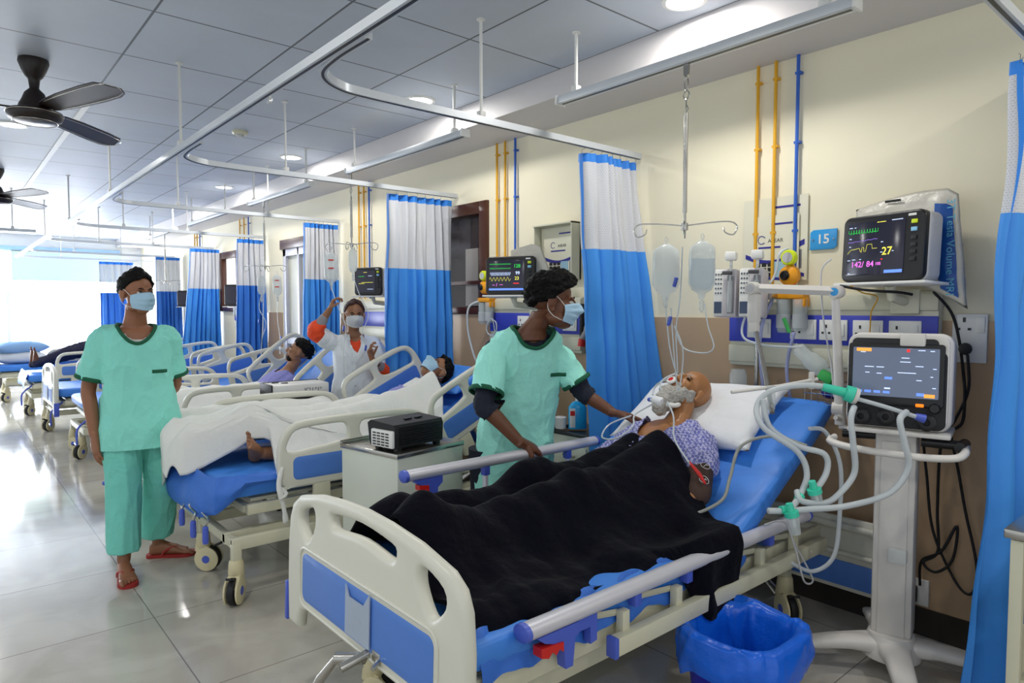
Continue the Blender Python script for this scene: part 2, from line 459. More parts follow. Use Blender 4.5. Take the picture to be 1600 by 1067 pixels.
# far wall with a wide window
b = B()
b.b2((X0, Y1, 2.62), (X1+0.14, Y1+0.15, ZC)); b.b2((X0, Y1, 0), (X1+0.14, Y1+0.15, 0.42)); b.b2((3.0, Y1, 0.42), (X1+0.14, Y1+0.15, 2.62))
struct('wall_far', b, M_white)
b = B()
b.b2((1.12, Y1-0.06, 2.05), (3.0, Y1+0.02, 2.62))
struct('trim_4', b, mat('pale green pelmet', 'C9DFCB', 0.6, var=0.03))
b = B(); b.b2((X0, Y1-0.05, 2.64), (3.0, Y1-0.01, 2.72)); struct('trim_5', b, mat('pale blue band', '9CBFE6', 0.6))
w1 = struct('window_1', B().b2((X0, Y1+0.06, 0.42), (3.0, Y1+0.09, 2.62)), M_sky)
b = B()
for x in (-2.2, -0.9, 1.05, 2.98): b.b2((x-0.03, Y1, 0.42), (x+0.03, Y1+0.05, 2.62))
b.b2((X0, Y1, 0.42), (3.0, Y1+0.05, 0.48))
obj('window_frame', b, M_white, w1)
b = B(); b.b2((X0, Y1-0.3, 0), (1.4, Y1, 0.40)); struct('trim_6', b, mat('dark plinth', '4A4440', 0.5))
# windows / door in right wall
def side_window(name, y0, y1, z0, z1, pane):
    w_ = struct(name, B().b2((X1+0.05, y0, z0), (X1+0.07, y1, z1)), pane)
    f = B(); t = 0.10
    f.b2((X1-0.03, y0, z0), (X1+0.1, y0+t, z1), bev=0.006); f.b2((X1-0.03, y1-t, z0), (X1+0.1, y1, z1), bev=0.006)
    f.b2((X1-0.03, y0+t, z1-t), (X1+0.1, y1-t, z1), bev=0.006); f.b2((X1-0.03, y0+t, z0), (X1+0.1, y1-t, z0+0.06), bev=0.006)
    f.b2((X1+0.02, y0+t, z0+0.25), (X1+0.055, y1-t, z0+0.28))
    obj('window_frame', f, M_wood, w_)
    return w_
w2 = side_window('window_2', 4.26, 5.10, 1.45, 2.37, M_glassd)
obj('blind', B().b2((X1+0.03, 4.45, 1.52), (X1+0.045, 4.62, 2.0)), mat('grey blind', '8A8480', 0.6), w2)
side_window('window_3', 10.15, 11.0, 1.45, 2.36, mat('bright side pane', 'FFFFFF', 0.4, var=0, emit='FFFFFF', es=1.3))
d = struct('door_1', B().b2((X1+0.03, 7.62, 0), (X1+0.06, 8.43, 2.2)), mat('frosted door glass', 'B9B9A8', 0.3, var=0.03))
b = B()
for a, c in ((7.55, 7.64), (8.41, 8.50), (8.0, 8.05)): b.b2((X1-0.01, a, 0), (X1+0.08, c, 2.25), bev=0.004)
b.b2((X1-0.01, 7.55, 2.16), (X1+0.08, 8.5, 2.25), bev=0.004); b.b2((X1+0.0, 7.6, 1.05), (X1+0.07, 8.45, 1.12))
obj('door_frame', b, M_alu, d)
obj('header', B().b2((X1-0.03, 7.5, 2.25), (X1+0.1, 8.55, 2.37), bev=0.005), M_wood, d)

# ---- ceiling lights
def downlight(x, y, z, e=26, label='', g='round ceiling downlights'):
    t = thing('ceiling_light', label, 'ceiling light', (x, y, z), g)
    b = B(); b.lathe((x, y, z-0.012), [(0.085, 0.009), (0.085, 0.012), (0.108, 0.012), (0.106, 0.004), (0.088, 0.0), (0.085, 0.003), (0.085, 0.009)], n=32)
    obj('trim_ring', b, M_white, t)
    obj('diffuser', B().lathe((x, y, z-0.008), [(0.0, 0.0), (0.086, 0.0), (0.086, 0.006), (0.0, 0.006)], n=32), M_lamp, t)
    ld = bpy.data.lights.new('downlight', 'AREA'); ld.shape = 'DISK'; ld.size = 0.16; ld.energy = e; ld.color = (1.0, 0.97, 0.92)
    lo = bpy.data.objects.new('downlight_lamp', ld); COL.objects.link(lo); lo.parent = t; lo.matrix_parent_inverse = Matrix.Translation(-V((x, y, z)))
    lo.location = (x, y, z-0.016)
rows = [(2.62, -0.4, ''), (2.72, 1.93, 'round ceiling light at the top edge above the bed with the navy blanket'), (2.6, 4.03, 'large bright round ceiling light just left of the nearest overhead infusion rail'),
        (2.62, 6.33, 'mid-distance round ceiling light beside the soffit over the third bed'), (2.65, 8.4, 'ceiling light above the gap between the third and fourth infusion rails'), (2.69, 10.36, 'small distant round ceiling light, farthest of the row along the soffit')]
for x, y, l in rows:
    downlight(x, y, ZC, 13, l or 'added round ceiling light out of view, continuing the soffit row', None if l else 'added unseen soffit row lights')  # the entry with an empty label is an added lamp outside the view
for x, y, l in [(0.2, 2.2, 0), (0.496, 6.64, 1), (0.3, 10.6, 2), (-1.8, 4.2, 0), (-1.8, 0.0, 0), (0.3, -1.4, 0)]:  # zero entries: unseen lamps added over the aisle, they help highlight the blanket
    downlight(x, y, ZC, 13, ['added round ceiling light out of view over the aisle', 'round ceiling light behind the nearest brown ceiling fan', 'small far round ceiling light beyond the second brown fan'][l], None if l else 'added unseen aisle lights')
# ---- smoke detector
t = thing('smoke_detector', 'cream round smoke detector on the ceiling panels', 'smoke detector', (1.93, 5.69, ZC))
obj('base', B().lathe((1.93, 5.69, ZC-0.03), [(0.0, 0), (0.05, 0), (0.062, 0.012), (0.062, 0.03), (0, 0.03)]), M_cremet, t)
obj('sensor_head', B().lathe((1.93, 5.69, ZC-0.05), [(0.0, 0), (0.02, 0), (0.03, 0.01), (0.03, 0.022), (0, 0.022)]), M_grey, t)

# ---- curtain tracks
def track(name, label, pts, sm=6, z=2.45, rods=(), w_=0.017, h=0.034, grp=None, hooks=()):
    t = thing(name, label, 'curtain track', pts[0], grp)
    P = spl(pts, sm) if sm else [V(p) for p in pts]
    def prof(bb, hw, zl, zh):
        rs = []
        for i, p in enumerate(P):
            d_ = (P[min(i+1, len(P)-1)]-P[max(i-1, 0)]); d_.z = 0; d_.normalize(); n_ = V((-d_.y, d_.x, 0))
            rs.append([p+n_*hw+V((0, 0, zl)), p+n_*hw+V((0, 0, zh)), p-n_*hw+V((0, 0, zh)), p-n_*hw+V((0, 0, zl))])
        bb.rings(rs)
    b = B(); prof(b, w_, -h/2, h/2); obj('rail', b, M_track, t)
    b = B(); prof(b, w_*0.35, -h/2-0.0015, -h/2+0.002); obj('glide_slot', b, M_black, t)
    for (x, y) in rods:
        r = B(); r.cyl((x, y, z+h/2), (x, y, ZC), 0.008, n=8); r.box((x, y, z+h/2+0.012), (0.035, 0.035, 0.03), bev=0.004); r.lathe((x, y, ZC-0.006), [(0.022, 0), (0.022, 0.006)], n=12)
        obj('hanger_rod', r, M_white, t)
    for p in hooks:
        hk = B()
        for k in (-1, 0, 1): hk.tube([V(p)+V((0.0, k*0.012, -0.01)), V(p)+V((0.006, k*0.012, -0.03)), V(p)+V((0.0, k*0.012, -0.045)), V(p)+V((-0.006, k*0.012, -0.03))], 0.0018, n=5)
        obj('glide_hook', hk, M_steel, t)
    return t
TX = 1.13; TZ = 2.45
track('curtain_track', 'long straight white ceiling curtain track running the length of the aisle', [(TX, -0.6, TZ), (TX, 15.4, TZ)], 0, rods=[(TX, 1.3), (TX, 4.35), (TX, 6.5), (TX, 8.8), (TX, 11.0)], hooks=[(TX, 2.95, TZ-0.017)])
def crosstrack(y, label, x1=3.38, rods=(), r=0.34):
    pts = [(TX+0.035, y-r-0.25, TZ), (TX+0.035, y-r, TZ), (TX+0.035+r*0.1, y-r*0.45, TZ), (TX+0.035+r*0.45, y-r*0.1, TZ), (TX+0.035+r, y, TZ), (2.2, y, TZ), (x1, y, TZ)]
    return track('curtain_track', label, pts, 8, rods=rods)
crosstrack(0.64, 'curved curtain track end cutting the top right corner', rods=[])
crosstrack(2.72, 'nearest curved curtain track crossing to the wall past the bed with the navy blanket', rods=[(2.12, 2.72)])
crosstrack(4.68, 'second curved curtain track, crossing above the bed with the bare foot', rods=[(1.9, 4.68), ])
crosstrack(6.88, 'third curved curtain track, ending at the curtain beside the aluminium door', rods=[(1.75, 6.88), (2.6, 6.88)])
crosstrack(9.05, 'fourth curved curtain track in the mid-distance', rods=[(1.7, 9.05), (2.4, 9.05)])
crosstrack(11.27, 'distant curved curtain track, second from the far window', rods=[(1.8, 11.27), (2.5, 11.27)])
crosstrack(13.6, 'farthest curved curtain track near the bright window', rods=[(1.8, 13.6), (2.5, 13.6)])
crosstrack(15.2, 'last curtain track, right in front of the bright window', rods=[(1.8, 15.2)])
track('curtain_track', 'short curtain track across the aisle at the left edge', [(-1.4, 10.3, TZ), (0.95, 10.15, TZ)], 4, rods=[(0.72, 10.17)])
# IV rails (hung under the ceiling)
def ivrail(y0, y1, label, z=2.62, x=2.6):
    t = thing('iv_rail', label, 'rail', (x, y0, z), None)
    obj('rail', B().b2((x-0.03, y0, z-0.02), (x+0.03, y1, z+0.02), bev=0.003), M_track, t)
    obj('glide_slot', B().b2((x-0.008, y0+0.02, z-0.0215), (x+0.008, y1-0.02, z-0.018)), M_black, t)
    for yy in (y0+0.001, y1-0.001):
        obj('end_cap', B().box((x, yy, z), (0.07, 0.012, 0.05), bev=0.003), M_socket, t)
    for yy in (y0+0.12, y1-0.12):
        r = B(); r.cyl((x, yy, z+0.02), (x, yy, ZC), 0.009, n=8); r.box((x, yy, z+0.035), (0.04, 0.04, 0.035), bev=0.004); r.lathe((x, yy, ZC-0.006), [(0.022, 0), (0.022, 0.006)], n=12)
        obj('hanger_rod', r, M_white, t)
ivrail(1.09, 2.64, 'nearest overhead infusion rail, above the bed with the navy blanket')
ivrail(3.5, 5.12, 'second overhead infusion rail, above the bed with the bare foot')
ivrail(5.82, 7.4, 'third overhead infusion rail, above the patient in the lilac gown facing left')
ivrail(8.1, 9.7, 'fourth overhead infusion rail in the mid-distance')
ivrail(10.4, 12.0, 'farthest overhead infusion rail near the bright window')

# ---- ceiling fans
def fan(x, y, label, ang, zb=2.585):
    t = thing('ceiling_fan', label, 'ceiling fan', (x, y, ZC))
    b = B(); b.lathe((x, y, zb), [(0, 0.365), (0.075, 0.365), (0.078, 0.345), (0.062, 0.30), (0.045, 0.265), (0.03, 0.25), (0.028, 0.235), (0.024, 0.2), (0.026, 0.195), (0.05, 0.17), (0.065, 0.13), (0.08, 0.10), (0.085, 0.07)], n=32)
    obj('canopy', b, M_fan, t)
    b = B(); b.lathe((x, y, zb), [(0.05, 0.09), (0.10, 0.075), (0.138, 0.062), (0.142, 0.045), (0.132, 0.02), (0.10, 0.002), (0, -0.004)], n=40)
    mo = obj('motor_housing', b, M_fan, t)
    b = B()
    for r, z in ((0.143, 0.052), (0.112, 0.004)):
        b.tube([(x+r*math.cos(k*PI/20), y+r*math.sin(k*PI/20), zb+z) for k in range(40)], 0.0025, n=6, closed=True)
    obj('trim_ring', b, M_fant, mo)
    for k in range(3):
        a = ang+k*2*PI/3
        M = Matrix.Translation((x, y, zb+0.075)) @ Matrix.Rotation(a, 4, 'Z') @ Matrix.Rotation(math.radians(-13), 4, 'X')
        bl = B(M)
        pts = []
        prof = [(0.13, 0.045), (0.20, 0.060), (0.35, 0.075), (0.60, 0.082), (0.74, 0.078), (0.80, 0.06), (0.83, 0.02)]
        up_ = [(x_, h) for x_, h in prof]; lo_ = [(x_-(0.035 if i > 4 else 0), -h) for i, (x_, h) in enumerate(prof)]
        bl.prism([(p[0], p[1]) for p in up_]+[(p[0], p[1]) for p in reversed(lo_)], -0.003, 0.003)
        o_ = obj('blade', bl, M_fan, t)
        tr = B(M); tr.tube([(x_, h*0.8, -0.0035) for x_, h in prof[1:]]+[(x_, -h*0.8, -0.0035) for x_, h in reversed(prof[1:])], 0.0022, n=5)
        obj('blade_trim', tr, M_fant, o_)
        ar = B(M); ar.prism([(0.06, 0.02), (0.2, 0.03), (0.2, -0.03), (0.06, -0.02)], 0.003, 0.008)
        obj('blade_arm', ar, M_fan, o_)
fan(0.47, 4.85, 'nearest dark brown three-bladed ceiling fan', math.radians(-70))
fan(0.50, 8.85, 'second dark brown ceiling fan, cut by the left edge', math.radians(-66))

# ---- medical gas pipes
for i, (ys, zb, lb) in enumerate([([(1.92, 'y'), (1.82, 'y'), (1.70, 'b')], 1.62, 'by the sign 15'), ([(4.13, 'y'), (4.03, 'y'), (3.91, 'b')], 1.6, 'left of the calendar holder'),
                                 ([(6.41, 'y'), (6.30, 'y'), (6.19, 'b')], 1.6, 'above the woman in the white coat'), ([(10.04, 'y'), (9.86, 'y'), (9.68, 'b')], 1.6, 'above the dark square monitor'),
                                 ([(12.3, 'y'), (12.15, 'y'), (12.0, 'b')], 1.6, 'in the farthest bay')]):
    for k, (y, c) in enumerate(ys):
        b = B(); b.cyl((3.375, y, zb), (3.375, y, 2.79), 0.009, n=10)
        for zz in (1.9, 2.35, 2.7): b.box((3.385, y, zz), (0.03, 0.03, 0.012))
        o = obj('gas_pipe', b, M_yellow if c == 'y' else M_pipeb)
        nm = ['left yellow', 'right yellow', 'blue'][k]
        tag(o, '%s gas pipe on the wall %s' % (nm, lb), 'pipe')

# ---- curtains hanging in pleats (run along x at constant y)
def curtain(y, x0, x1, xb0, xb1, ztop, zmid, zbot, label, folds=7, amp=0.035, deep=False, seed=0, head=0.05, skew=0.0):
    t = thing('curtain', label, 'curtain', ((x0+x1)/2, y, zbot))
    def P(u, z):
        f = (ztop-z)/(ztop-zbot); f2 = f**1.3
        a = x0+(xb0-x0)*f2; c = x1+(xb1-x1)*f2
        uu = u + 0.02*nz((u*5, z*1.3, 0), 1, seed)
        x = a+(c-a)*uu
        A = amp*(0.8+0.5*nz((u*3, z*0.8, 2), 1, seed))*(0.75+0.5*f)
        yy = y + A*math.sin(2*PI*folds*u+0.8*nz((u*2, z*0.9, 5), 1, seed)) + 0.012*math.sin(2*PI*folds*2.3*u+z*2) + 0.02*nz((u*4, z*3, 1), 1.0, seed)
        x += 0.4*A*math.cos(2*PI*folds*u+1.0); yy += skew*u*f2
        return V((min(x, 3.385), yy, z))
    L = (x1-x0)*2.2
    n = folds*12
    b = B(); b.grid(lambda u, v_: P(u, zmid+(ztop-head-zmid)*v_), n, 14, uv=lambda u, v_: (u*L*1.6, (ztop-head-zmid)*v_)); obj('netting', b, M_net, t, smooth=180)
    b = B(); b.grid(lambda u, v_: P(u, zbot+(zmid-zbot)*v_), n, 34); obj('cloth', b, M_curtd if deep else M_curt, t, smooth=180)
    b = B(); b.grid(lambda u, v_: P(u, ztop-head+(head)*v_)+V((0, 0.001, 0)), n, 2); obj('heading_band', b, M_curth, t, smooth=180)
    b = B(); b.grid(lambda u, v_: P(u*0.02, zmid+(ztop-head-zmid)*v_)+V((-0.004, -0.003, 0)), 1, 14); obj('edge_binding', b, M_curth, t, smooth=180)
    for k in range(folds+1):
        p = P(k/folds*0.98+0.01, ztop); h = B(); h.tube([p+V((0, 0, -0.012)), p+V((0.004, 0, 0.02)), V((p.x, y, TZ-0.016))], 0.0016, n=5); obj('curtain_hook', h, M_steel, t)
curtain(0.70, 3.04, 3.36, 2.72, 3.37, 2.41, 1.85, 0.16, 'blue curtain with white netting top at the right edge of the picture', 5, 0.04, seed=1, skew=-.35)
curtain(2.74, 2.90, 3.36, 3.0, 3.38, 2.41, 1.85, 0.35, 'blue curtain beside the infusion hanger and the wall switch box', 6, 0.05, seed=2, skew=-.30)
curtain(4.72, 2.74, 3.33, 2.68, 3.37, 2.41, 1.82, 0.3, 'wide bright blue curtain behind the patient lying with a mask', 7, 0.05, seed=3)
curtain(6.90, 2.99, 3.36, 2.93, 3.38, 2.41, 1.81, 0.3, 'blue curtain left of the woman in the white coat', 7, 0.04, seed=4)
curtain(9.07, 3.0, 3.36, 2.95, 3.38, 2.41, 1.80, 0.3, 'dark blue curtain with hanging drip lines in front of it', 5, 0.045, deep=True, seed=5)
curtain(11.0, 2.95, 3.36, 2.72, 3.36, 2.41, 1.80, 0.3, 'blue curtain flaring out left of the dark square monitor', 7, 0.05, seed=6)
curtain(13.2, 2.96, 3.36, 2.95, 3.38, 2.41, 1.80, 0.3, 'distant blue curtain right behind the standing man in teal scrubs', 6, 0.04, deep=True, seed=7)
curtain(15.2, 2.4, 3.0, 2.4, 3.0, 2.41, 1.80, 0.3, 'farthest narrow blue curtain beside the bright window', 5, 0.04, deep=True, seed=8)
# ================================================================== BEDS
FB_OUT = [(-.565, .30), (-.575, .45), (-.575, .60), (-.562, .71), (-.535, .765), (-.48, .80), (-.32, .835), (-.15, .852), (0, .858), (.15, .852), (.32, .835), (.48, .80), (.535, .765), (.562, .71), (.575, .60), (.575, .45), (.565, .30),
          (.475, .30), (.47, .345), (.45, .375), (.41, .385), (-.41, .385), (-.45, .375), (-.47, .345), (-.475, .30)]
FB_H = [[(.46, .745), (.38, .775), (.345, .765), (.345, .72), (.385, .66), (.42, .65), (.47, .70)], [(-.46, .745), (-.38, .775), (-.345, .765), (-.345, .72), (-.385, .66), (-.42, .65), (-.47, .70)],
        [(.215, .775), (.19, .795), (0, .81), (-.19, .795), (-.215, .775), (-.20, .75), (-.15, .748), (0, .762), (.15, .748), (.20, .75)]]
def ring_smooth(lp, k=3): return [(p.x, p.y) for p in spl([V((a, c, 0)) for a, c in lp], k, True)]
def footboard(parent, x, yc, holder=True, name='footboard', zoff=0.0, lean=0.0):
    me = flat_shape([FB_OUT]+[ring_smooth(h) for h in FB_H], 0.046, 0.020, 3)
    M = frame((x, yc, zoff), (0, 1, 0), (0.03+lean, 0, 1))
    o = obj(name, place(me, M), M_plastic, parent, 50)
    ins = flat_shape([rrect(.86, .175, .03, 5, 0, .515)], 0.050, 0.002, 1)
    obj('inset_panel', place(ins, M), M_bluebed, o)
    # raised bead round the inset and along the lower edge
    b = B(M)
    b.tube([(a, c, s_) for s_ in (0.0235,) for a, c in rrect(.90, .215, .045, 5, 0, .515)], 0.006, n=6, closed=True)
    b.tube([(a, c, -0.0235) for a, c in rrect(.90, .215, .045, 5, 0, .515)], 0.006, n=6, closed=True)
    obj('bead', b, M_plastic, o)
    for s_ in (-1, 1):
        b = B(M); b.box((s_*.578, .375, 0), (.022, .15, .052), bev=.005); obj('corner_bumper', b, M_blueclip, o)
    if holder:
        b = B(M); b.prism([(-.09, .44), (.07, .44), (.07, .60), (.045, .565), (-.05, .565), (-.09, .615)], -0.034, -0.030)
        b.mi = 1; b.prism([(-.035, .50), (.02, .50), (.02, .512), (-.035, .512)], -0.0345, -0.0338)
        obj('chart_holder', b, [mat('frosted holder', 'B9C6D8', 0.3, alpha=0.75, var=0), M_bluebed], o)
    return o
def caster(parent, x, y, zleg, lab=None, a=0.0):
    leg = obj('leg', B().box((x, y, (0.20+zleg)/2), (0.045, 0.045, zleg-0.20), bev=0.004), M_cremet, parent)
    M = Matrix.Translation((x, y, 0)) @ Matrix.Rotation(a, 4, 'Z')
    c = B(M)
    c.lathe((0, 0, 0.15), [(0.0, 0.07), (0.03, 0.07), (0.036, 0.055), (0.04, 0.0), (0.03, -0.02), (0, -0.02)], n=20)
    for s_ in (-1, 1):
        c.lathe((-0.03, s_*0.030-0.008, 0.072), [(0.0, 0.0), (0.058, 0.0), (0.068, 0.004), (0.068, 0.012), (0.058, 0.016), (0, 0.016)], n=28, ax='y')
    c.prism([(-0.075, 0.09), (-0.04, 0.145), (0.03, 0.16), (0.035, 0.12), (0.0, 0.10), (-0.05, 0.10)], -0.03, 0.03, R=frame((0, 0, 0), (1, 0, 0), (0, 0, 1)))
    o = obj('caster', c, M_caster, leg)
    wv = B(M); wv.lathe((-0.03, -0.016, 0.072), [(0.0, 0), (0.068, 0), (0.0715, 0.006), (0.0715, 0.026), (0.068, 0.032), (0, 0.032)], n=28, ax='y')
    wv.box((-0.085, 0, 0.15), (0.05, 0.03, 0.012), R=Matrix.Rotation(0.4, 3, 'Y'), bev=0.003)
    obj('wheel', wv, M_rubber, leg)
    bd = B(M)
    for s_ in (-1, 1): bd.lathe((-0.03, s_*0.038-0.001, 0.072), [(0, 0), (0.022, 0), (0.022, 0.002), (0, 0.002)], n=18, ax='y')
    obj('hub_disc', bd, M_blueclip if True else M_black, leg)
    return leg
AR_OUT = [(0.0, .06), (0.0, .20), (.02, .28), (.07, .335), (.16, .36), (.45, .37), (.75, .365), (.90, .34), (.97, .28), (1.0, .18), (1.0, .06), (.97, .015), (.93, 0), (.07, 0), (.03, .015)]
AR_H = [[(.055, .20), (.07, .275), (.13, .315), (.34, .325), (.40, .31), (.41, .25), (.38, .225), (.2, .205)], [(.50, .24), (.50, .315), (.60, .325), (.80, .32), (.88, .30), (.92, .25), (.91, .20), (.85, .19), (.6, .205)]]
def abs_rail(parent, x0, L, y, z0, ang=0.0, hinge=None, side=-1, name='side_rail', h=1.0):
    me = flat_shape([[(a*L, c*h) for a, c in ring_smooth(AR_OUT, 3)]]+[[(a*L, c*h) for a, c in ring_smooth(hh, 3)] for hh in AR_H], 0.04, 0.016, 3)
    M = Matrix.Translation((x0, y, z0)) @ Matrix.Rotation(-ang, 4, 'Y') @ frame((0, 0, 0), (1, 0, 0), (0, 0, 1))
    o = obj(name, place(me, M), M_plastic, parent, 50)
    ins = flat_shape([rrect(.84*L, .125*h, .03, 5, .5*L, .105*h)], 0.044, 0.002, 1)
    obj('inset_panel', place(ins, M), M_bluebed, o)
    for a in (.25, .68):
        b = B(M); b.box((a*L, -.05, 0.0), (.10, .16, .035), bev=.012)
        obj('rail_bracket', b, M_cremet, o)
    b = B(M); b.box((.46*L, -.05, 0.004), (.11, .10, .05), bev=.012); obj('release_box', b, M_cremet, o)
    return o
def mattress_shape(x0, xh, x1, zt, ang, hw, yc, th=.10, foot_in=0.0, y_foot=0.0, pl=0.0):
    """closed shape swept from the foot, bent at the hinge"""
    b = B(); secs = []
    th2 = th/2; L = x1-xh
    def sec(x, z, w_, nx, nz_, hh):
        return ((x, yc, z), hh, w_, (nx, 0, nz_), (0, 1, 0))
    secs.append(sec(x0, zt-th2, hw*0.95, 0, 1, th2*0.6)); secs.append(sec(x0+.02, zt-th2, hw*0.99, 0, 1, th2*0.9)); secs.append(sec(x0+.06, zt-th2, hw, 0, 1, th2))
    for k in range(1, 9): secs.append(sec(x0+.06+(xh-.08-x0-.06)*k/8, zt-th2, hw, 0, 1, th2))
    for k in range(1, 5):
        a = ang*k/4; secs.append(sec(xh-.08+.16*k/4-0.0, zt-th2+.16*k/4*math.tan(a)*.45, hw, -math.sin(a), math.cos(a), th2))
    xb, zb = secs[-1][0][0], secs[-1][0][2]
    for k in range(1, 7):
        d = L*k/6; secs.append(sec(xb+d*math.cos(ang), zb+d*math.sin(ang), hw*(1 if k < 6 else .985), -math.sin(ang), math.cos(ang), th2*(1 if k < 6 else .8)))
    b.loft(secs, n=40, pw=7)
    return b, (xb, zb+th2)
def chassis(t, x0, x1, yc, zt, hw, casters, deckz, mesh_end=True):
    """deck frame, lower frame, lifting arms"""
    b = B()
    for s_ in (-1, 1):
        b.b2((x0+.05, yc+s_*hw-.02, deckz-.075), (x1-.05, yc+s_*hw+.02, deckz-.02), bev=.004)
    for xx in (x0+.06, x0+.75, x1-.08): b.b2((xx-.02, yc-hw+.02, deckz-.07), (xx+.02, yc+hw-.02, deckz-.03), bev=.003)
    obj('deck_frame', b, M_cremet, t)
    b = B(); b.b2((x0+.08, yc-hw+.03, deckz-.02), (x0+1.45, yc+hw-.03, deckz), bev=.004)
    obj('deck_panel', b, M_cremet, t)
    ys = sorted({c[1] for c in casters})
    b = B()
    xs = [c[0] for c in casters]
    for y in ys: b.b2((min(xs)-.02, y-.02, .27), (max(xs)+.02, y+.02, .33), bev=.004)
    for x in (min(xs), (min(xs)+max(xs))/2-.3, max(xs)): b.b2((x-.02, min(ys), .275), (x+.02, max(ys), .325), bev=.004)
    obj('lower_frame', b, M_cremet, t)
    b = B()
    for y in (min(ys)+.08, max(ys)-.08):
        for xa in (x0+.55, x1-.75): b.tube([(xa, y, .31), (xa+.28, y, deckz-.05)], .018, n=4)
        b.tube([(x0+.3, y, .42), (x0+.95, y, .30)], .012, n=8)
    obj('lifting_arm', b, M_grey, t)
    for c in casters: caster(t, c[0], c[1], .30, a=c[2] if len(c) > 2 else 0)

# ------------------------------------------------------------------ bed with the navy blanket (nearest)
bed1 = thing('hospital_bed', 'nearest hospital bed with aluminium side rails, footboard facing the viewer, under the navy blanket', 'hospital bed', (2.0, 1.92, 0))
Y1c = 1.92
footboard(bed1, 1.0, Y1c)
mb, hp = mattress_shape(1.05, 2.38, 3.27, .585, math.radians(30), .50, Y1c, .10)
obj('mattress', mb, M_matt, bed1, 60)
BACK = (hp[0], hp[1], math.radians(30))
chassis(bed1, 1.02, 3.2, Y1c, .585, .47, [(1.2, 1.62, .4), (1.2, 2.2, 2.0), (3.05, 1.55, 1.0), (3.05, 2.3, .3)], .475)
b = B(); b.b2((1.6, 1.355, .395), (3.05, 1.39, .455), bev=.003); ob_ = obj('side_beam', b, M_cremet, bed1)
b = B(); b.b2((1.585, 1.352, .392), (1.603, 1.393, .458), bev=.003); obj('beam_cap', b, M_blueclip, ob_)
b = B(); b.b2((1.04, 1.43, .405), (3.15, 1.455, .475), bev=.003); b.b2((1.04, 2.39, .405), (3.15, 2.42, .475), bev=.003)
for xx in (1.2, 2.0, 2.9): b.cyl((xx, 1.353, .425), (xx, 1.36, .425), .007, n=8)
obj('deck_rail', b, M_cremet, bed1)
# blue drawsheet bunched along the near side
b = B()
def sh(u, v_):
    x = 1.10+1.35*u; f = v_
    y = 1.475-.060*math.sin(min(f, 1)*PI*.5)-.012*nz((u*16, f*2, 0)); z = .582-.120*f**1.4+.018*nz((u*20, f*4, 3))+.012*math.sin(u*40+f*5)
    return (x, y, z)
b.grid(sh, 90, 12); o = obj('bunched_sheet', b, M_mattd, bed1, 180)
# headboard (mostly hidden)
def alu_rail(parent, x0, x1, y, z, side, lowered):
    b = B(); b.tube([(x0+.012, y, z), (x1-.012, y, z)], .0255, n=20, flat=1.25, up=(0, 0, 1))
    r = obj('side_rail', b, M_alu, parent, 60)
    for xe, s_ in ((x0, -1), (x1, 1)):
        c = B(); c.tube([(xe+.012*-s_, y, z), (xe+s_*.004, y, z), (xe+s_*.012, y, z)], [.028, .0265, .014], n=20, flat=1.25, up=(0, 0, 1)); obj('end_cap', c, M_blueclip, r)
    hx_ = x0+.11
    if lowered:
        c = B(frame((0, y-.004, 0), (1, 0, 0), (0, 0, 1)))
        c.prism([(hx_-.07, z-.022), (hx_+.10, z-.022), (hx_+.10, z-.06), (hx_+.085, z-.065), (hx_+.075, z-.15), (hx_+.045, z-.15), (hx_+.035, z-.07), (hx_-.04, z-.045)], -.018, .018)
        obj('latch_housing', c, M_blueclip, r)
        c = B(frame((0, y-.004, 0), (1, 0, 0), (0, 0, 1))); c.prism([(hx_-.06, z-.052), (hx_+.03, z-.06), (hx_+.03, z-.09), (hx_+.015, z-.075), (hx_, z-.09), (hx_-.015, z-.075), (hx_-.03, z-.09), (hx_-.06, z-.08)], -.012, .024); obj('latch_trigger', c, M_red, r)
        c = B(frame((0, y, 0), (1, 0, 0), (0, 0, 1)));  c.prism([(x0+.20, z-.022), (x0+.30, z-.022), (x0+.30, z-.11), (x0+.27, z-.115), (x0+.27, z-.06), (x0+.20, z-.06)], -.014, .014); obj('clip', c, M_blueclip, r)
        for xb, xc in ((1.67, 1.50), (1.96, 1.73), (2.25, 2.02), (2.53, 2.30), (2.81, 2.60)):
            c = B(); c.box((xb, y-.0, .475), (.035, .03, .085), bev=.003); obj('pivot_bracket', c, M_cremet, r)
            c = B(); c.tube([(xb-.01, y+.018, .505), (xc+.02, y+.018, .53)], .011, n=4, flat=.5); obj('folding_arm', c, M_cremet, r)
            if xc > 1.6: c = B(); c.box((xc, y, z-.035), (.035, .034, .055), bev=.004); obj('clip', c, M_blueclip, r)
    else:
        c = B(frame((0, y-.004, 0), (1, 0, 0), (0, 0, 1)))
        c.prism([(hx_-.07, z-.022), (hx_+.08, z-.022), (hx_+.08, z-.05), (hx_+.055, z-.07), (hx_+.055, z-.14), (hx_+.01, z-.14), (hx_+.005, z-.06), (hx_-.05, z-.04)], -.018, .018)
        obj('latch_housing', c, M_blueclip, r)
        c = B(frame((0, y-.004, 0), (1, 0, 0), (0, 0, 1))); c.prism([(hx_-.045, z-.045), (hx_+.005, z-.052), (hx_+.005, z-.085), (hx_-.01, z-.068), (hx_-.025, z-.08), (hx_-.045, z-.068)], -.012, .024); obj('latch_trigger', c, M_red, r)
        for xb in (x0+.13, x0+.45, x0+.75, x0+1.0):
            c = B(); c.box((xb, y, z-.04), (.035, .032, .05), bev=.004); obj('clip', c, M_blueclip, r)
            c = B(); c.b2((xb-.009, y-.012, .42), (xb+.009, y+.012, z-.05), bev=.002); obj('rail_post', c, M_alu, r)
    return r
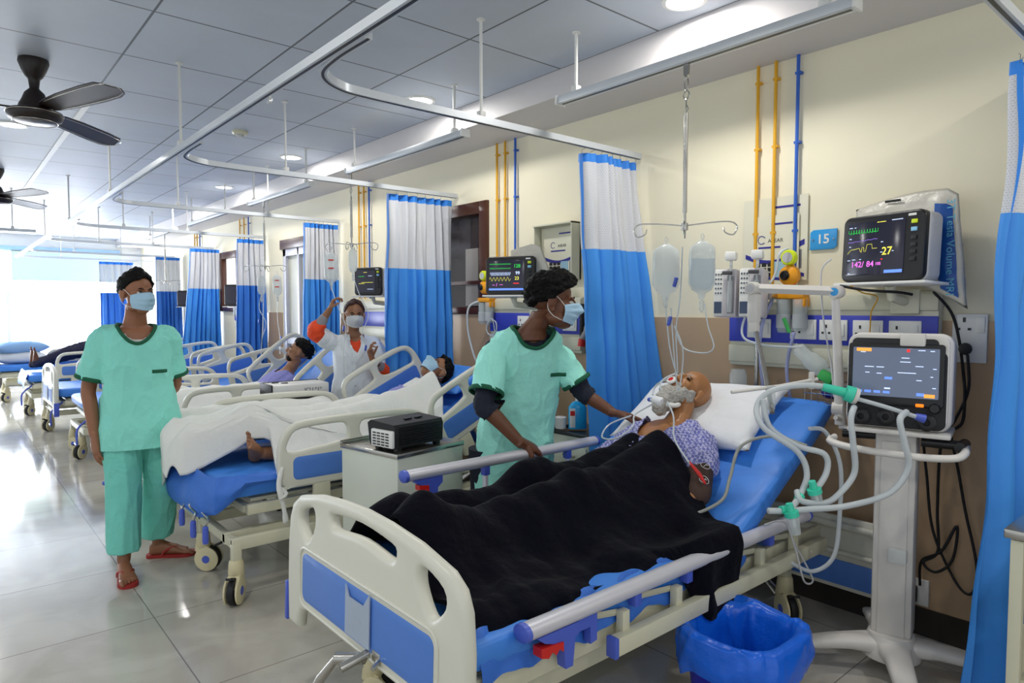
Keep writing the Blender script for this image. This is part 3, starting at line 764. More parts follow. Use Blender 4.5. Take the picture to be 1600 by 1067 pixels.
alu_rail(bed1, 1.23, 2.92, 1.395, .578, -1, True)
alu_rail(bed1, 1.50, 2.72, 2.475, .775, 1, False)
# crank under the footboard
b = B(); b.tube([(1.10, 1.84, .44), (.98, 1.85, .42), (.90, 1.86, .40)], .014, n=10); b.tube([(.98, 1.86, .405), (.93, 1.95, .385)], .019, n=10); b.tube([(.93, 1.95, .385), (.90, 2.0, .31), (.88, 2.05, .22)], [.012, .016, .018], n=10)
b.box((1.03, 1.80, .425), (.09, .05, .045), bev=.006); b.cyl((.99, 1.78, .425), (.955, 1.76, .42), .008, n=8)
obj('crank_handle', b, M_steel, bed1)

# ------------------------------------------------------------------ bed with the bare foot
Y2c = 4.05
bed2 = thing('hospital_bed', 'second hospital bed without a footboard, under the white sheet with a bare foot showing', 'hospital bed', (2.2, Y2c, 0))
mb, hp2 = mattress_shape(1.06, 2.30, 3.15, .62, math.radians(25), .52, Y2c, .12)
obj('mattress', mb, M_matt, bed2, 60)
chassis(bed2, 1.15, 3.2, Y2c, .62, .50, [(1.115, 3.47, .9), (1.115, 4.03, 2.4), (3.05, 3.6, 1.0), (3.05, 4.4, .3)], .49)
# blue sheet wrapped round and hanging over the foot end
b = B()
def fs(u, v_):
    path = [(1.55, 4.585), (1.25, 4.60), (1.07, 4.57), (1.02, 4.45), (1.015, 4.05), (1.02, 3.70), (1.05, 3.54), (1.15, 3.515), (1.35, 3.51), (1.60, 3.515)]
    t_ = u*(len(path)-1); i = min(int(t_), len(path)-2); f = t_-i
    x = path[i][0]*(1-f)+path[i+1][0]*f; y = path[i][1]*(1-f)+path[i+1][1]*f
    dr = .05+.19*math.sin(PI*max(0, min(1, (u-.08)/.72)))**.6
    cx, cy = x-1.5, y-4.05; L = math.hypot(cx, cy); cx /= L; cy /= L
    e = v_**.8; bulge = .045*math.sin(e*PI*.75)+.014*nz((u*9, v_*2.2, 1))-.012
    return (x+cx*bulge, y+cy*bulge, .635-dr*e+.03*(1-e)*0+.008*nz((u*12, v_*3, 4)))
b.grid(fs, 90, 14)
obj('hanging_sheet', b, M_mattd, bed2, 180)
abs_rail(bed2, 1.34, .98, 3.48, .535)
abs_rail(bed2, 1.30, .98, 4.62, .54)
abs_rail(bed2, 2.40, .72, 3.48, .60, math.radians(25))
abs_rail(bed2, 2.38, .72, 4.62, .62, math.radians(25))
for (y, xx) in ((3.66, .99), (3.80, .97), (4.05, .98)):
    b = B(); b.tube([(1.16, y, .47), (xx+.03, y, .46), (xx+.02, y-.01, .44), (xx+.02, y-.1, .43), (xx, y-.12, .40)], .006, n=8, sm=4); b.box((1.12, y, .475), (.09, .035, .035), bev=.004)
    o = obj('crank_handle', b, M_steel, bed2); b = B(); b.lathe((xx, y-.12, .31), [(0, 0), (.013, .002), (.016, .02), (.014, .085), (.009, .09), (0, .09)], n=14); obj('crank_grip', b, M_blueclip, o)
b = B(); b.tube([(1.12, 4.42, .47), (.98, 4.5, .46), (.84, 4.62, .44)], .006, n=8); b.box((1.10, 4.4, .475), (.09, .035, .035), bev=.004)
o = obj('crank_handle', b, M_steel, bed2); b = B(); b.tube([(.84, 4.62, .44), (.83, 4.63, .438), (.79, 4.68, .432), (.74, 4.73, .425)], [.010, .014, .016, .013], n=12); obj('crank_grip', b, M_blueclip, o)
footboard(bed2, 3.28, Y2c, False, 'headboard', -.10)
# white tie strap hanging from the near rail
b = B(); b.tube([(1.36, 3.46, .66), (1.335, 3.45, .58), (1.34, 3.44, .52), (1.36, 3.45, .44), (1.37, 3.45, .36)], [.01, .014, .016, .012, .016], n=8, sm=4, flat=.45)
b.tube([(1.33, 3.45, .56), (1.37, 3.44, .52), (1.33, 3.44, .50)], .012, n=6, sm=3, flat=.5)
tag(obj('bandage_strap', b, M_sheet, None, 180), 'white cloth strap knotted round the rail near the bare foot', 'strap')

# ------------------------------------------------------------------ farther beds
def farbed(yc, label, x0=1.0, ang=25, foot=True, zt=.60, frails=True, hw=.50, cas=None, xh=2.30, pm=None):
    t = thing('hospital_bed', label, 'hospital bed', (2.2, yc, 0))
    mb, _ = mattress_shape(x0+.05, xh, 3.12, zt, math.radians(ang), hw, yc, .11); obj('mattress', mb, pm or M_matt, t, 60)
    chassis(t, x0+.05, 3.15, yc, zt, hw-.02, cas or [(x0+.12, yc-.30, .8), (x0+.12, yc+.30, 2.2), (3.0, yc-.4, 1.0), (3.0, yc+.4, .3)], zt-.12)
    if foot: footboard(t, x0, yc)
    if frails:
        for s_ in (-1, 1):
            abs_rail(t, x0+.35, .90, yc+s_*(hw+.05), zt-.07); abs_rail(t, xh+.08, .70, yc+s_*(hw+.05), zt+.0, math.radians(ang))
    footboard(t, 3.25, yc, False, 'headboard', -.10)
    b = B(); b.tube([(x0+.1, yc-.42, .45), (x0-.02, yc-.42, .34), (x0-.03, yc-.45, .20), (x0-.03, yc-.30, .19)], .010, n=8, sm=4); o = obj('foot_pedal', b, M_blueclip, t)
    return t
farbed(5.92, 'third hospital bed, holding the patient in lilac propped up facing left', foot=False, ang=38, cas=[(1.02, 5.45, .8), (1.10, 6.2, 2.2), (3.0, 5.5, 1), (3.0, 6.3, .3)])
farbed(7.98, 'empty hospital bed whose ivory side rails show just right of the standing man', ang=12, foot=False, cas=[(1.05, 7.85, .8), (1.05, 8.4, 2.2), (3.0, 7.6, 1), (3.0, 8.3, .3)])
farbed(9.45, 'empty hospital bed with an ivory footboard at the left, beside the standing man', x0=.95, ang=8, cas=[(1.0, 9.9, .8), (1.0, 10.3, 2.2), (3.0, 9.2, 1), (3.0, 9.8, .3)])
farbed(11.6, 'distant hospital bed with a blue sheet hanging over its open foot end', x0=.85, ang=10, foot=False, cas=[(.95, 11.5, .8), (.95, 12.0, 2.2), (3.0, 11.2, 1), (3.0, 12, .3)])
farbed(13.7, 'farthest hospital bed, piled with pillows at the left edge', x0=.6, ang=5, foot=True, cas=[(.8, 13.4, .8), (.8, 14.0, 2.2), (3.0, 13.3, 1), (3.0, 14, .3)], frails=False)
b = B()
def fs3(u, v_): return (.90-.05*math.sin(v_*PI*.5), 11.12+.96*u, .625-.24*v_*(.8+.3*nz((u*4, 0, 3)))+.01*nz((u*8, v_*3, 4)))
b.grid(fs3, 30, 8); tag(obj('hanging_sheet', b, M_matt, None, 180), 'blue sheet hanging over the open foot end of a distant bed', 'sheet')

# ------------------------------------------------------------------ blankets and sheets
def navy():
    def sm(a, c, x): t = max(0, min(1, (x-a)/(c-a))); return t*t*(3-2*t)
    def top(x, y):
        d = y-1.93
        base = .60
        leg = .15*math.exp(-((abs(d-.04)-.10)/.13)**2)+.05*math.exp(-(d/.30)**2)
        feet = .09*math.exp(-((x-1.22)/.09)**2)*math.exp(-(d/.22)**2)
        hip = .05*sm(1.7, 2.1, x)*math.exp(-(d/.32)**4)
        tor = sm(1.95, 2.40, x)*(.09*math.exp(-(d/.34)**4))
        knee = .07*math.exp(-((x-1.84)/.12)**2)*math.exp(-((d-.12)/.16)**2)
        back = max(0, (x-2.40))*math.tan(math.radians(29))
        z = base+leg*(1-.3*sm(1.9, 2.3, x))+feet+hip+tor+knee+back*(.7)
        # pile at the near side in front of the chest
        z += .04*sm(2.1, 2.4, x)*math.exp(-((d+.40)/.16)**2)
        n_ = .030*nz((x*4, y*5, 0), 1, 1)+.020*nz((x*9+y*3, y*10, 3), 1, 2)+.018*abs(nz((x*6-y*4, y*3+x*5, 7), 1, 3))
        return z+n_
    b = B()
    def P(u, v_):
        yN = 1.475
        x = 1.10+(1.39-.15*sm(.5, .8, v_))*u
        over = sm(1.98, 2.16, x)
        x2 = x-.12*over*0
        yF = 2.42-.10*math.sin(u*6)*.3-.30*sm(2.35, 2.77, x)*0
        yN2 = yN-.075*over
        drop = (.30*over*(1-.25*sm(2.3, 2.5, x))+.03*(1-over))
        sp = (yF-yN2); tot = sp+drop; s_ = v_*tot
        if s_ < sp:
            y = yF-s_; z = top(x, max(y, 1.45))
            e = (y-yN2)
            if over > 0: 
                k = max(0, 1-e/.14); z = z*(1-k*over)+(.655)*(k*over)
            else: z -= .02*max(0, 1-e/.06)
            if yF-y < .10: z -= (1-(yF-y)/.10)**2*.10
        else:
            d = s_-sp; y = yN2-.012-.03*math.sin(min(1, d/.08)*PI/2)-.025*nz((x*10, d*4, 5)); z = (.655 if over > .5 else top(x, 1.45)-.02)*over+(1-over)*(top(x, 1.45)-.02)-d
            x = x+.05*d*math.sin(x*20)*0-(.12*d*over)+.03*nz((x*7, d*3, 1))
        # upper hem falls round the chest
        return V((x, y, z))
    b.grid(P, 150, 120)
    me = b.mesh('m')
    bm = bmesh.new(); bm.from_mesh(me)
    bmesh.ops.recalc_face_normals(bm, faces=bm.faces)
    thicken(bm, 0.012); bm.to_mesh(me); bm.free()
    o = obj('blanket', me, M_navy, None, 180)
    return tag(o, 'thick dark navy blanket over the nearest bed, hanging down over its side rail', 'blanket')
navy()
def white_sheet():
    def sm(a, c, x): t = max(0, min(1, (x-a)/(c-a))); return t*t*(3-2*t)
    def top(x, y):
        d = y-3.98
        z = .635+.16*math.exp(-((abs(d)-.11)/.12)**2)*(1-sm(2.0, 2.4, x)*.5)+.10*math.exp(-(d/.28)**2)
        z += .09*math.exp(-((x-1.36)/.12)**2)*math.exp(-((d+.05)/.2)**2)
        z += .09*sm(1.95, 2.3, x)*math.exp(-(d/.33)**4)+max(0, x-2.30)*math.tan(math.radians(23))
        z += .22*sm(4.30, 4.56, y)*(1-sm(2.1, 2.35, x))
        z += .022*nz((x*5, y*4, 0), 1, 11)+.018*abs(nz((x*8+y*5, y*6, 0), 1, 12))
        return z
    b = B()
    def P(u, v_):
        # u along the bed from the drooping foot hem, v from the far rail to the near side
        yF, yN = 4.60, 3.54+.05*math.sin(u*9)
        y = yF+(yN-yF)*v_
        cut = sm(.72, .79, v_)          # near third is pulled up over the ankle
        xs = 1.04+.36*cut-.02*math.sin(v_*14)
        drop = (.25-.03*math.sin(v_*10)-.03*math.sin(v_*23))*(1-cut*.75)
        Lx = 2.58-xs-.10*sm(.8, 1, v_); tot = drop+Lx; s_ = u*tot
        if s_ < drop:
            d = drop-s_; z = top(xs, y)-d-.015; x = xs-.03-.075*math.sin(min(1, d/.10)*PI/2)-.012*nz((y*9, d*6, 2)); 
            if cut > .5: x = xs-.01
            z = top(xs+.02, y)-d*(1 if cut < .5 else .9)
        else:
            x = xs+(s_-drop); z = top(x, y)-(.02*max(0, 1-(s_-drop)/.05))
        e = y-yN
        z += .05*sm(2.1, 2.35, x)*(1-sm(3.85, 4.0, y))
        if e < .08: z -= (1-e/.08)**2*.05
        return V((x, y, z))
    b.grid(P, 130, 90)
    me = b.mesh('m'); bm = bmesh.new(); bm.from_mesh(me); thicken(bm, 0.006); bm.to_mesh(me); bm.free()
    tag(obj('bed_sheet', me, M_sheet, None, 180), 'rumpled white sheet over the patient on the second bed, one bare foot sticking out', 'sheet')
white_sheet()
def simple_sheet(x0, x1, yc, hw, base, bulge, mt, label, seed, back=None):
    b = B()
    def P(u, v_):
        x = x0+(x1-x0)*u; d = (v_*2-1)*hw; e = 1-abs(v_*2-1)
        z = base+bulge*math.exp(-((abs(d)-.1)/.14)**2)+bulge*.6*math.exp(-(d/.3)**2)+.025*nz((x*4, d*5, 0), 1, seed)+.02*nz((x*9, d*9, 0), 1, seed+1)
        if back and x > back[0]: z += (x-back[0])*back[1]
        if e < .12: z -= (1-e/.12)**2*.10
        if u < .05: z -= (1-u/.05)**2*.06
        return V((x, yc+d, z))
    b.grid(P, 60, 40); me = b.mesh('m'); bm = bmesh.new(); bm.from_mesh(me); thicken(bm, 0.006); bm.to_mesh(me); bm.free()
    return tag(obj('bed_sheet', me, mt, None, 180), label, 'sheet')
simple_sheet(1.02, 2.32, 5.92, .53, .63, .14, M_sheet, 'white sheet over the legs of the propped up patient in lilac', 21)

def pillow(name, M, sx, sy, th, mt, label, seed=0, cat='pillow'):
    b = B(M)
    def side(s_):
        def f(u, v_):
            a, c = u*2-1, v_*2-1
            e = (1-abs(a)**3.0)*(1-abs(c)**3.0); k = 1-.10*(1-abs(a))**1*abs(c)**4
            h = th*.5*max(0, e)**.55
            return (a*sx/2*(1-.08*(1-abs(c)**2)*abs(a)**6), c*sy/2*(1-.08*(1-abs(a)**2)*abs(c)**6), s_*h+(.012*nz((a*2.5, c*2.5, s_), 1, seed)+.006*nz((a*6, c*6, s_), 1, seed))*e)
        return f
    b.grid(side(1), 30, 30); b.grid(side(-1), 30, 30)
    bmesh.ops.remove_doubles(b.bm, verts=b.bm.verts, dist=.0015)
    return tag(obj(name, b, mt, None, 180), label, cat)
ca, sa = math.cos(BACK[2]), math.sin(BACK[2])
def onback(d, y, h=0.0):
    """point d metres up the nearest bed's backrest, height h off it"""
    return V((BACK[0]+d*ca-h*sa, y, BACK[1]+d*sa+h*ca))
pillow('pillow', frame(onback(.58, 1.98, .055), V((.06, 1, 0)), V((-ca, .0, -sa)))@Matrix.Rotation(math.radians(6), 4, 'Z'), .80, .50, .15, M_pillow, 'white pillow under the head of the old bearded man', 3)
pillow('pillow', Matrix.Translation((2.86, 4.05, .98))@Matrix.Rotation(math.radians(-25), 4, 'Y')@Matrix.Rotation(PI/2, 4, 'Z'), .6, .36, .10, M_matt, 'blue pillow under the head of the masked patient on the second bed', 4)
for k, (x, y, z, l, m_) in enumerate([(1.0, 13.6, .70, 'lower white folded pillow on the farthest bed at the left edge', M_pillow), (1.0, 13.6, .86, 'pale blue pillow topping the pile on the farthest bed', mat('pale blue cotton', '8FB6E0', .8)), ]):
    pillow('pillow', Matrix.Translation((x, y, z))@Matrix.Rotation(.2*k, 4, 'Z'), .75, .5, .20, m_, l, 6+k)
# ================================================================== PEOPLE
def limb(b, pts, rad, n=16, sub=4, flat=1.0, up=None):
    P = spl(pts, sub); K = len(P); R = []
    for i in range(K):
        t = i/(K-1)*(len(rad)-1); a = min(int(t), len(rad)-2); R.append(rad[a]*(1-(t-a))+rad[a+1]*(t-a))
    b.tube(P, R, n=n, flat=flat, up=up)
    b.ell(P[0], (R[0],)*3, n=12, m=8); b.ell(P[-1], (R[-1],)*3, n=12, m=8)
def hand(b, wrist, d, n_, curl=0.5, spread=0.10, side=1, size=1.0, thumb=0.5, curls=None, toff=0.0):
    """wrist point, d finger direction, n_ palm normal (curl direction), side: +1 thumb on d x n_ side"""
    d = V(d).normalized(); n_ = V(n_); n_ = (n_-d*n_.dot(d)).normalized(); t = d.cross(n_)*side
    w_ = V(wrist); s = size
    b.loft([(w_-d*.02*s, .026*s, .020*s, t, n_), (w_+d*.02*s, .030*s, .0185*s, t, n_), (w_+d*.055*s+t*.002*s, .039*s, .0175*s, t, n_), (w_+d*.088*s, .041*s, .014*s, t, n_), (w_+d*.097*s, .037*s, .009*s, t, n_)], n=18, pw=2.6)
    L = [(.040, .026, .020), (.045, .029, .022), (.042, .027, .021), (.033, .021, .018)]
    for k in range(4):
        off = (.0305-.0203*k)*s; sp = spread*(1.5-k)*.7
        base = w_+d*(.088-.004*abs(k-1.3))*s+t*off
        dir_ = (d+t*sp).normalized(); c = (curls[k] if curls else curl); p = base-dir_*.01; pts = [p, base]; q = base; ang = 0
        for j, l in enumerate(L[k]):
            ang += c*(.8 if j == 0 else 1.0)
            q = q+(dir_*math.cos(ang)+n_*math.sin(ang))*l*s; pts.append(q)
        r0 = (.0092 if k < 3 else .0080)*s
        b.tube(pts, [r0*1.05, r0*1.05, r0, r0*.92, r0*.78], n=10); b.ell(pts[-1], (r0*.8,)*3, n=8, m=6)
        for q_ in pts[2:-1]: b.ell(q_, (r0*1.06,)*3, n=8, m=6)
    base = w_+d*.022*s+t*.022*s
    td = (d*.62+t*.80+n_*(.15+thumb*.5)).normalized()
    p1 = base+td*.040*s; td2 = (d*.85+t*.35+n_*(.2+thumb*.6)).normalized(); p2 = p1+td2*.032*s; td3 = (d*.9+t*.1+n_*(.3+thumb*.8)).normalized(); p3 = p2+td3*.024*s
    b.tube([base-td*.012*s, base, p1, p2, p3], [.012*s, .0145*s, .0118*s, .0100*s, .0078*s], n=10); b.ell(p3, (.008*s,)*3, n=8, m=6)
def foot(b, ankle, d, up=(0, 0, 1), L=.25, toes=True):
    d = V(d).normalized(); up = V(up); up = (up-d*up.dot(d)).normalized(); t = d.cross(up)
    a = V(ankle); s = L/.25
    b.loft([(a-d*.045*s-up*.045*s, .022*s, .028*s, t, up), (a-d*.03*s-up*.045*s, .032*s, .040*s, t, up), (a+d*.02*s-up*.038*s, .034*s, .045*s, t, up), (a+d*.08*s-up*.05*s, .037*s, .032*s, t, up), (a+d*.135*s-up*.063*s, .045*s, .019*s, t, up), (a+d*.160*s-up*.067*s, .044*s, .014*s, t, up)], n=18, sub=3)
    for k in range(5):
        off = (.034-.017*k)*s; l = (.048, .042, .036, .030, .024)[k]*s; r = (.0125, .0088, .0085, .008, .0078)[k]*s
        p = a+d*(.150-.005*k)*s-up*.068*s+t*off
        b.tube([p, p+d*l*.55+up*.003, p+d*l-up*.003], [r, r, r*.85], n=9); b.ell(p+d*l-up*.003, (r*.9,)*3, n=8, m=6)
def head(b, c, face, up, s=1.0, beard=False):
    up = V(up).normalized(); f = V(face); f = (f-up*f.dot(up)).normalized(); r = f.cross(up)
    M = Matrix((r, f, up)).transposed().to_4x4(); M.translation = V(c)
    M = M @ Matrix.Scale(s, 4)
    o = b.M; b.M = M
    b.ell((0, -.018, .032), (.0765, .096, .084), n=24, m=16)
    b.ell((0, .022, -.028), (.063, .068, .082), n=24, m=16)
    b.ell((0, .052, -.090), (.034, .034, .026)); b.ell((0, .072, -.093), (.018, .018, .016))
    for s_ in (-1, 1):
        b.ell((s_*.040, .020, -.072), (.026, .045, .028), n=14, m=8)      # jaw
        b.ell((s_*.040, .060, -.022), (.020, .024, .020), n=14, m=8)      # cheek bone
        b.ell((s_*.030, .078, .018), (.020, .010, .007), n=14, m=8)       # brow
        b.ell((s_*.014, .092, -.031), (.009, .011, .008), n=10, m=6)      # nostril
        b.ell((s_*.077, -.008, -.012), (.010, .019, .032), R=Matrix.Rotation(-.25*1, 3, 'X'), n=14, m=8)
        b.ell((s_*.084, -.014, -.004), (.007, .016, .025), n=14, m=8); b.ell((s_*.079, -.002, -.038), (.007, .010, .012), n=10, m=6)
    b.loft([((0, .080, .022), .010, .010, (1, 0, 0), (0, 1, 0)), ((0, .090, .002), .009, .014, (1, 0, 0), (0, 1, 0)), ((0, .098, -.018), .011, .016, (1, 0, 0), (0, 1, 0)), ((0, .098, -.030), .013, .016, (1, 0, 0), (0, 1, 0)), ((0, .092, -.038), .009, .008, (1, 0, 0), (0, 1, 0))], n=12)
    b.ell((0, .084, -.060), (.025, .014, .0065)); b.ell((0, .082, -.070), (.021, .014, .0065))
    b.M = o
    return M
def eyes(M, parent, closed=False, brow=M_hair):
    for s_ in (-1, 1):
        b = B(M); b.ell((s_*.031, .0765, .001), (.0125, .0125, .0085 if not closed else .003), n=16, m=10)
        e = obj('eye', b, M_eyew if not closed else M_eyed, parent)
        b = B(M); b.lathe((s_*.031, .0888, .001), [(0, 0.0008), (.0055, 0), (.0055, -.003), (0, -.003)], n=14, ax='y')
        if not closed: obj('iris', b, M_eyed, e)
        b = B(M)
        b.tube([(s_*.012, .0875, .018), (s_*.028, .0895, .0245), (s_*.048, .076, .018)], [.002, .0035, .002], n=6, sm=3, flat=.6)
        b.tube([(s_*.019, .0855, .004), (s_*.031, .0895, .0098), (s_*.043, .082, .004)], [.001, .0022, .001], n=5, sm=3)
        obj('eyebrow', b, brow, parent)
def hair(M, parent, mt, front=50, side=88, back=118, amp=.008, seed=0, thick=.010, lift=0.0, tuft=0.0, name='hair'):
    b = B(M)
    def f(u, v_):
        az = 2*PI*u                       # 0 = face direction
        c = math.cos(az)
        lim = (side+(front-side)*max(0, c)**1.2) if c > 0 else (side+(back-side)*(-c)**.7)
        lim += 4*math.sin(az*5)+6*nz((math.cos(az)*2, math.sin(az)*2, 1), 1, seed)
        th = math.radians(lim)*v_
        s_, k = math.sin(th), math.cos(th)
        px = (.0765+thick*.8)*s_*math.sin(az); py = -.018+(.096+thick)*s_*math.cos(az); pz = .032+(.084+thick+lift*max(0, c+.3)*.5)*k
        n_ = amp*nz((px*45, py*22, pz*45), 1, seed)+amp*.7*nz((px*90, py*60, pz*90), 1, seed+1)+tuft*max(0, c)*s_*(.5+.5*nz((px*60, py*20, 0), 1, seed+3))
        e = 1.0 if v_ < .92 else 1-(v_-.92)/.08*.10
        return V((px, py+.018, pz-.032))*(e)+V((px, py+.018, pz-.032)).normalized()*n_*(1 if v_ > .02 else 0)+V((0, -.018, .032))
    b.grid(f, 96, 44)
    me = b.mesh('h')
    bm = bmesh.new(); bm.from_mesh(me); bmesh.ops.remove_doubles(bm, verts=bm.verts, dist=.0004); bmesh.ops.recalc_face_normals(bm, faces=bm.faces)
    thicken(bm, 0.009); bm.to_mesh(me); bm.free()
    return obj(name, me, mt, parent, 180)
def mask(M, parent, mt, cone=False):
    b = B(M)
    def f(u, v_):
        a = (u*2-1); az = a*math.radians(70)
        z = .004-.102*v_
        g = math.sin(PI*min(1, v_*1.1))
        ry = .082+.030*math.exp(-(a/.28)**2)*math.exp(-((v_-.26)/.28)**2)+.012*g
        rx = .0700+.004*g-.016*max(0, v_-.55)
        if cone: ry += .018*math.exp(-(a/.5)**2)*g
        z += .030*abs(a)**1.5*(v_-.5)*1.1
        y = .018+(ry)*math.cos(az)-.016*max(0, v_-.8)*5*.2
        fold = 0 if cone else .0022*math.sin(v_*PI*7)*(1-abs(a)**4)
        return V((rx*math.sin(az), y+fold, z))
    b.grid(f, 36, 34)
    me = b.mesh('k'); bm = bmesh.new(); bm.from_mesh(me); bmesh.ops.recalc_face_normals(bm, faces=bm.faces); thicken(bm, 0.002); bm.to_mesh(me); bm.free()
    m = obj('face_mask', me, mt, parent, 180)
    l = B(M)
    for s_ in (-1, 1):
        l.tube([f(.5+.5*s_, .04), (s_*.078, .010, .018), (s_*.084, -.020, .014), (s_*.080, -.026, -.03), (s_*.076, .0, -.062), f(.5+.5*s_, .96)], .0014, n=6, sm=4)
    obj('ear_loop', l, M_socket, m)
    return m
def torso(b, secs, l, f, n=28, pw=2.4, sub=3):
    b.loft([(c, w_, d_, l, V(l).cross(V((0, 0, 1))) if f is None else f) for c, w_, d_ in secs], n=n, pw=pw, sub=sub)
def cutmesh(me, pred):
    bm = bmesh.new(); bm.from_mesh(me)
    g = [v for v in bm.verts if pred(v.co)]
    bmesh.ops.delete(bm, geom=g, context='VERTS'); bm.to_mesh(me); bm.free(); return me
def bvh(me):
    bm = bmesh.new(); bm.from_mesh(me); t = BVHTree.FromBMesh(bm); bm.free(); return t
def neckline(me, c, ax, u_, rx, ry, mt, parent, r=.008, drop=0.0, name='neck_binding', flat=1.8):
    """cut the scoop around axis ax through c, add a binding tube on the rim; returns cut mesh"""
    ax = V(ax).normalized(); u_ = V(u_); u_ = (u_-ax*u_.dot(ax)).normalized(); w_ = ax.cross(u_); c = V(c)
    T = bvh(me); pts = []
    for k in range(48):
        a = 2*PI*k/48
        o = c+u_*(rx*math.cos(a))+w_*(ry*math.sin(a))+ax*.35
        h = T.ray_cast(o, -ax, .7)
        if h[0]: pts.append(h[0]+h[1]*.002)
    for _ in range(3):
        pts = [(pts[i-1]+pts[i]*2+pts[(i+1) % len(pts)])/4 for i in range(len(pts))]
    def pred(p):
        q = p-c; t = q.dot(ax); q = q-ax*t
        return t > -.12 and (q.dot(u_)/rx)**2+(q.dot(w_)/ry)**2 < .97
    cutmesh(me, pred)
    return pts
def cloth_disp(seed, a=.006, s=6.0, st=(1, 1, .5)):
    def f(p):
        q = (p.x*s*st[0], p.y*s*st[1], p.z*s*st[2])
        w_ = V(q)+V((seed, 0, 0)); w2 = noise.noise(w_*.6)*1.2
        r1 = (1-abs(noise.noise(V((q[0]*1.7+w2, q[1]*1.7, q[2]*1.5+w2))+V((0, seed, 0)))))**5
        r2 = (1-abs(noise.noise(V((q[0]*3.1, q[1]*3.1+w2, q[2]*3.6+w2*2))+V((seed, seed, 0)))))**6
        return a*.7*noise.noise(w_)+a*1.1*(r1-.25)+a*.45*(r2-.2)
    return f
def Z(*p): return V(p)

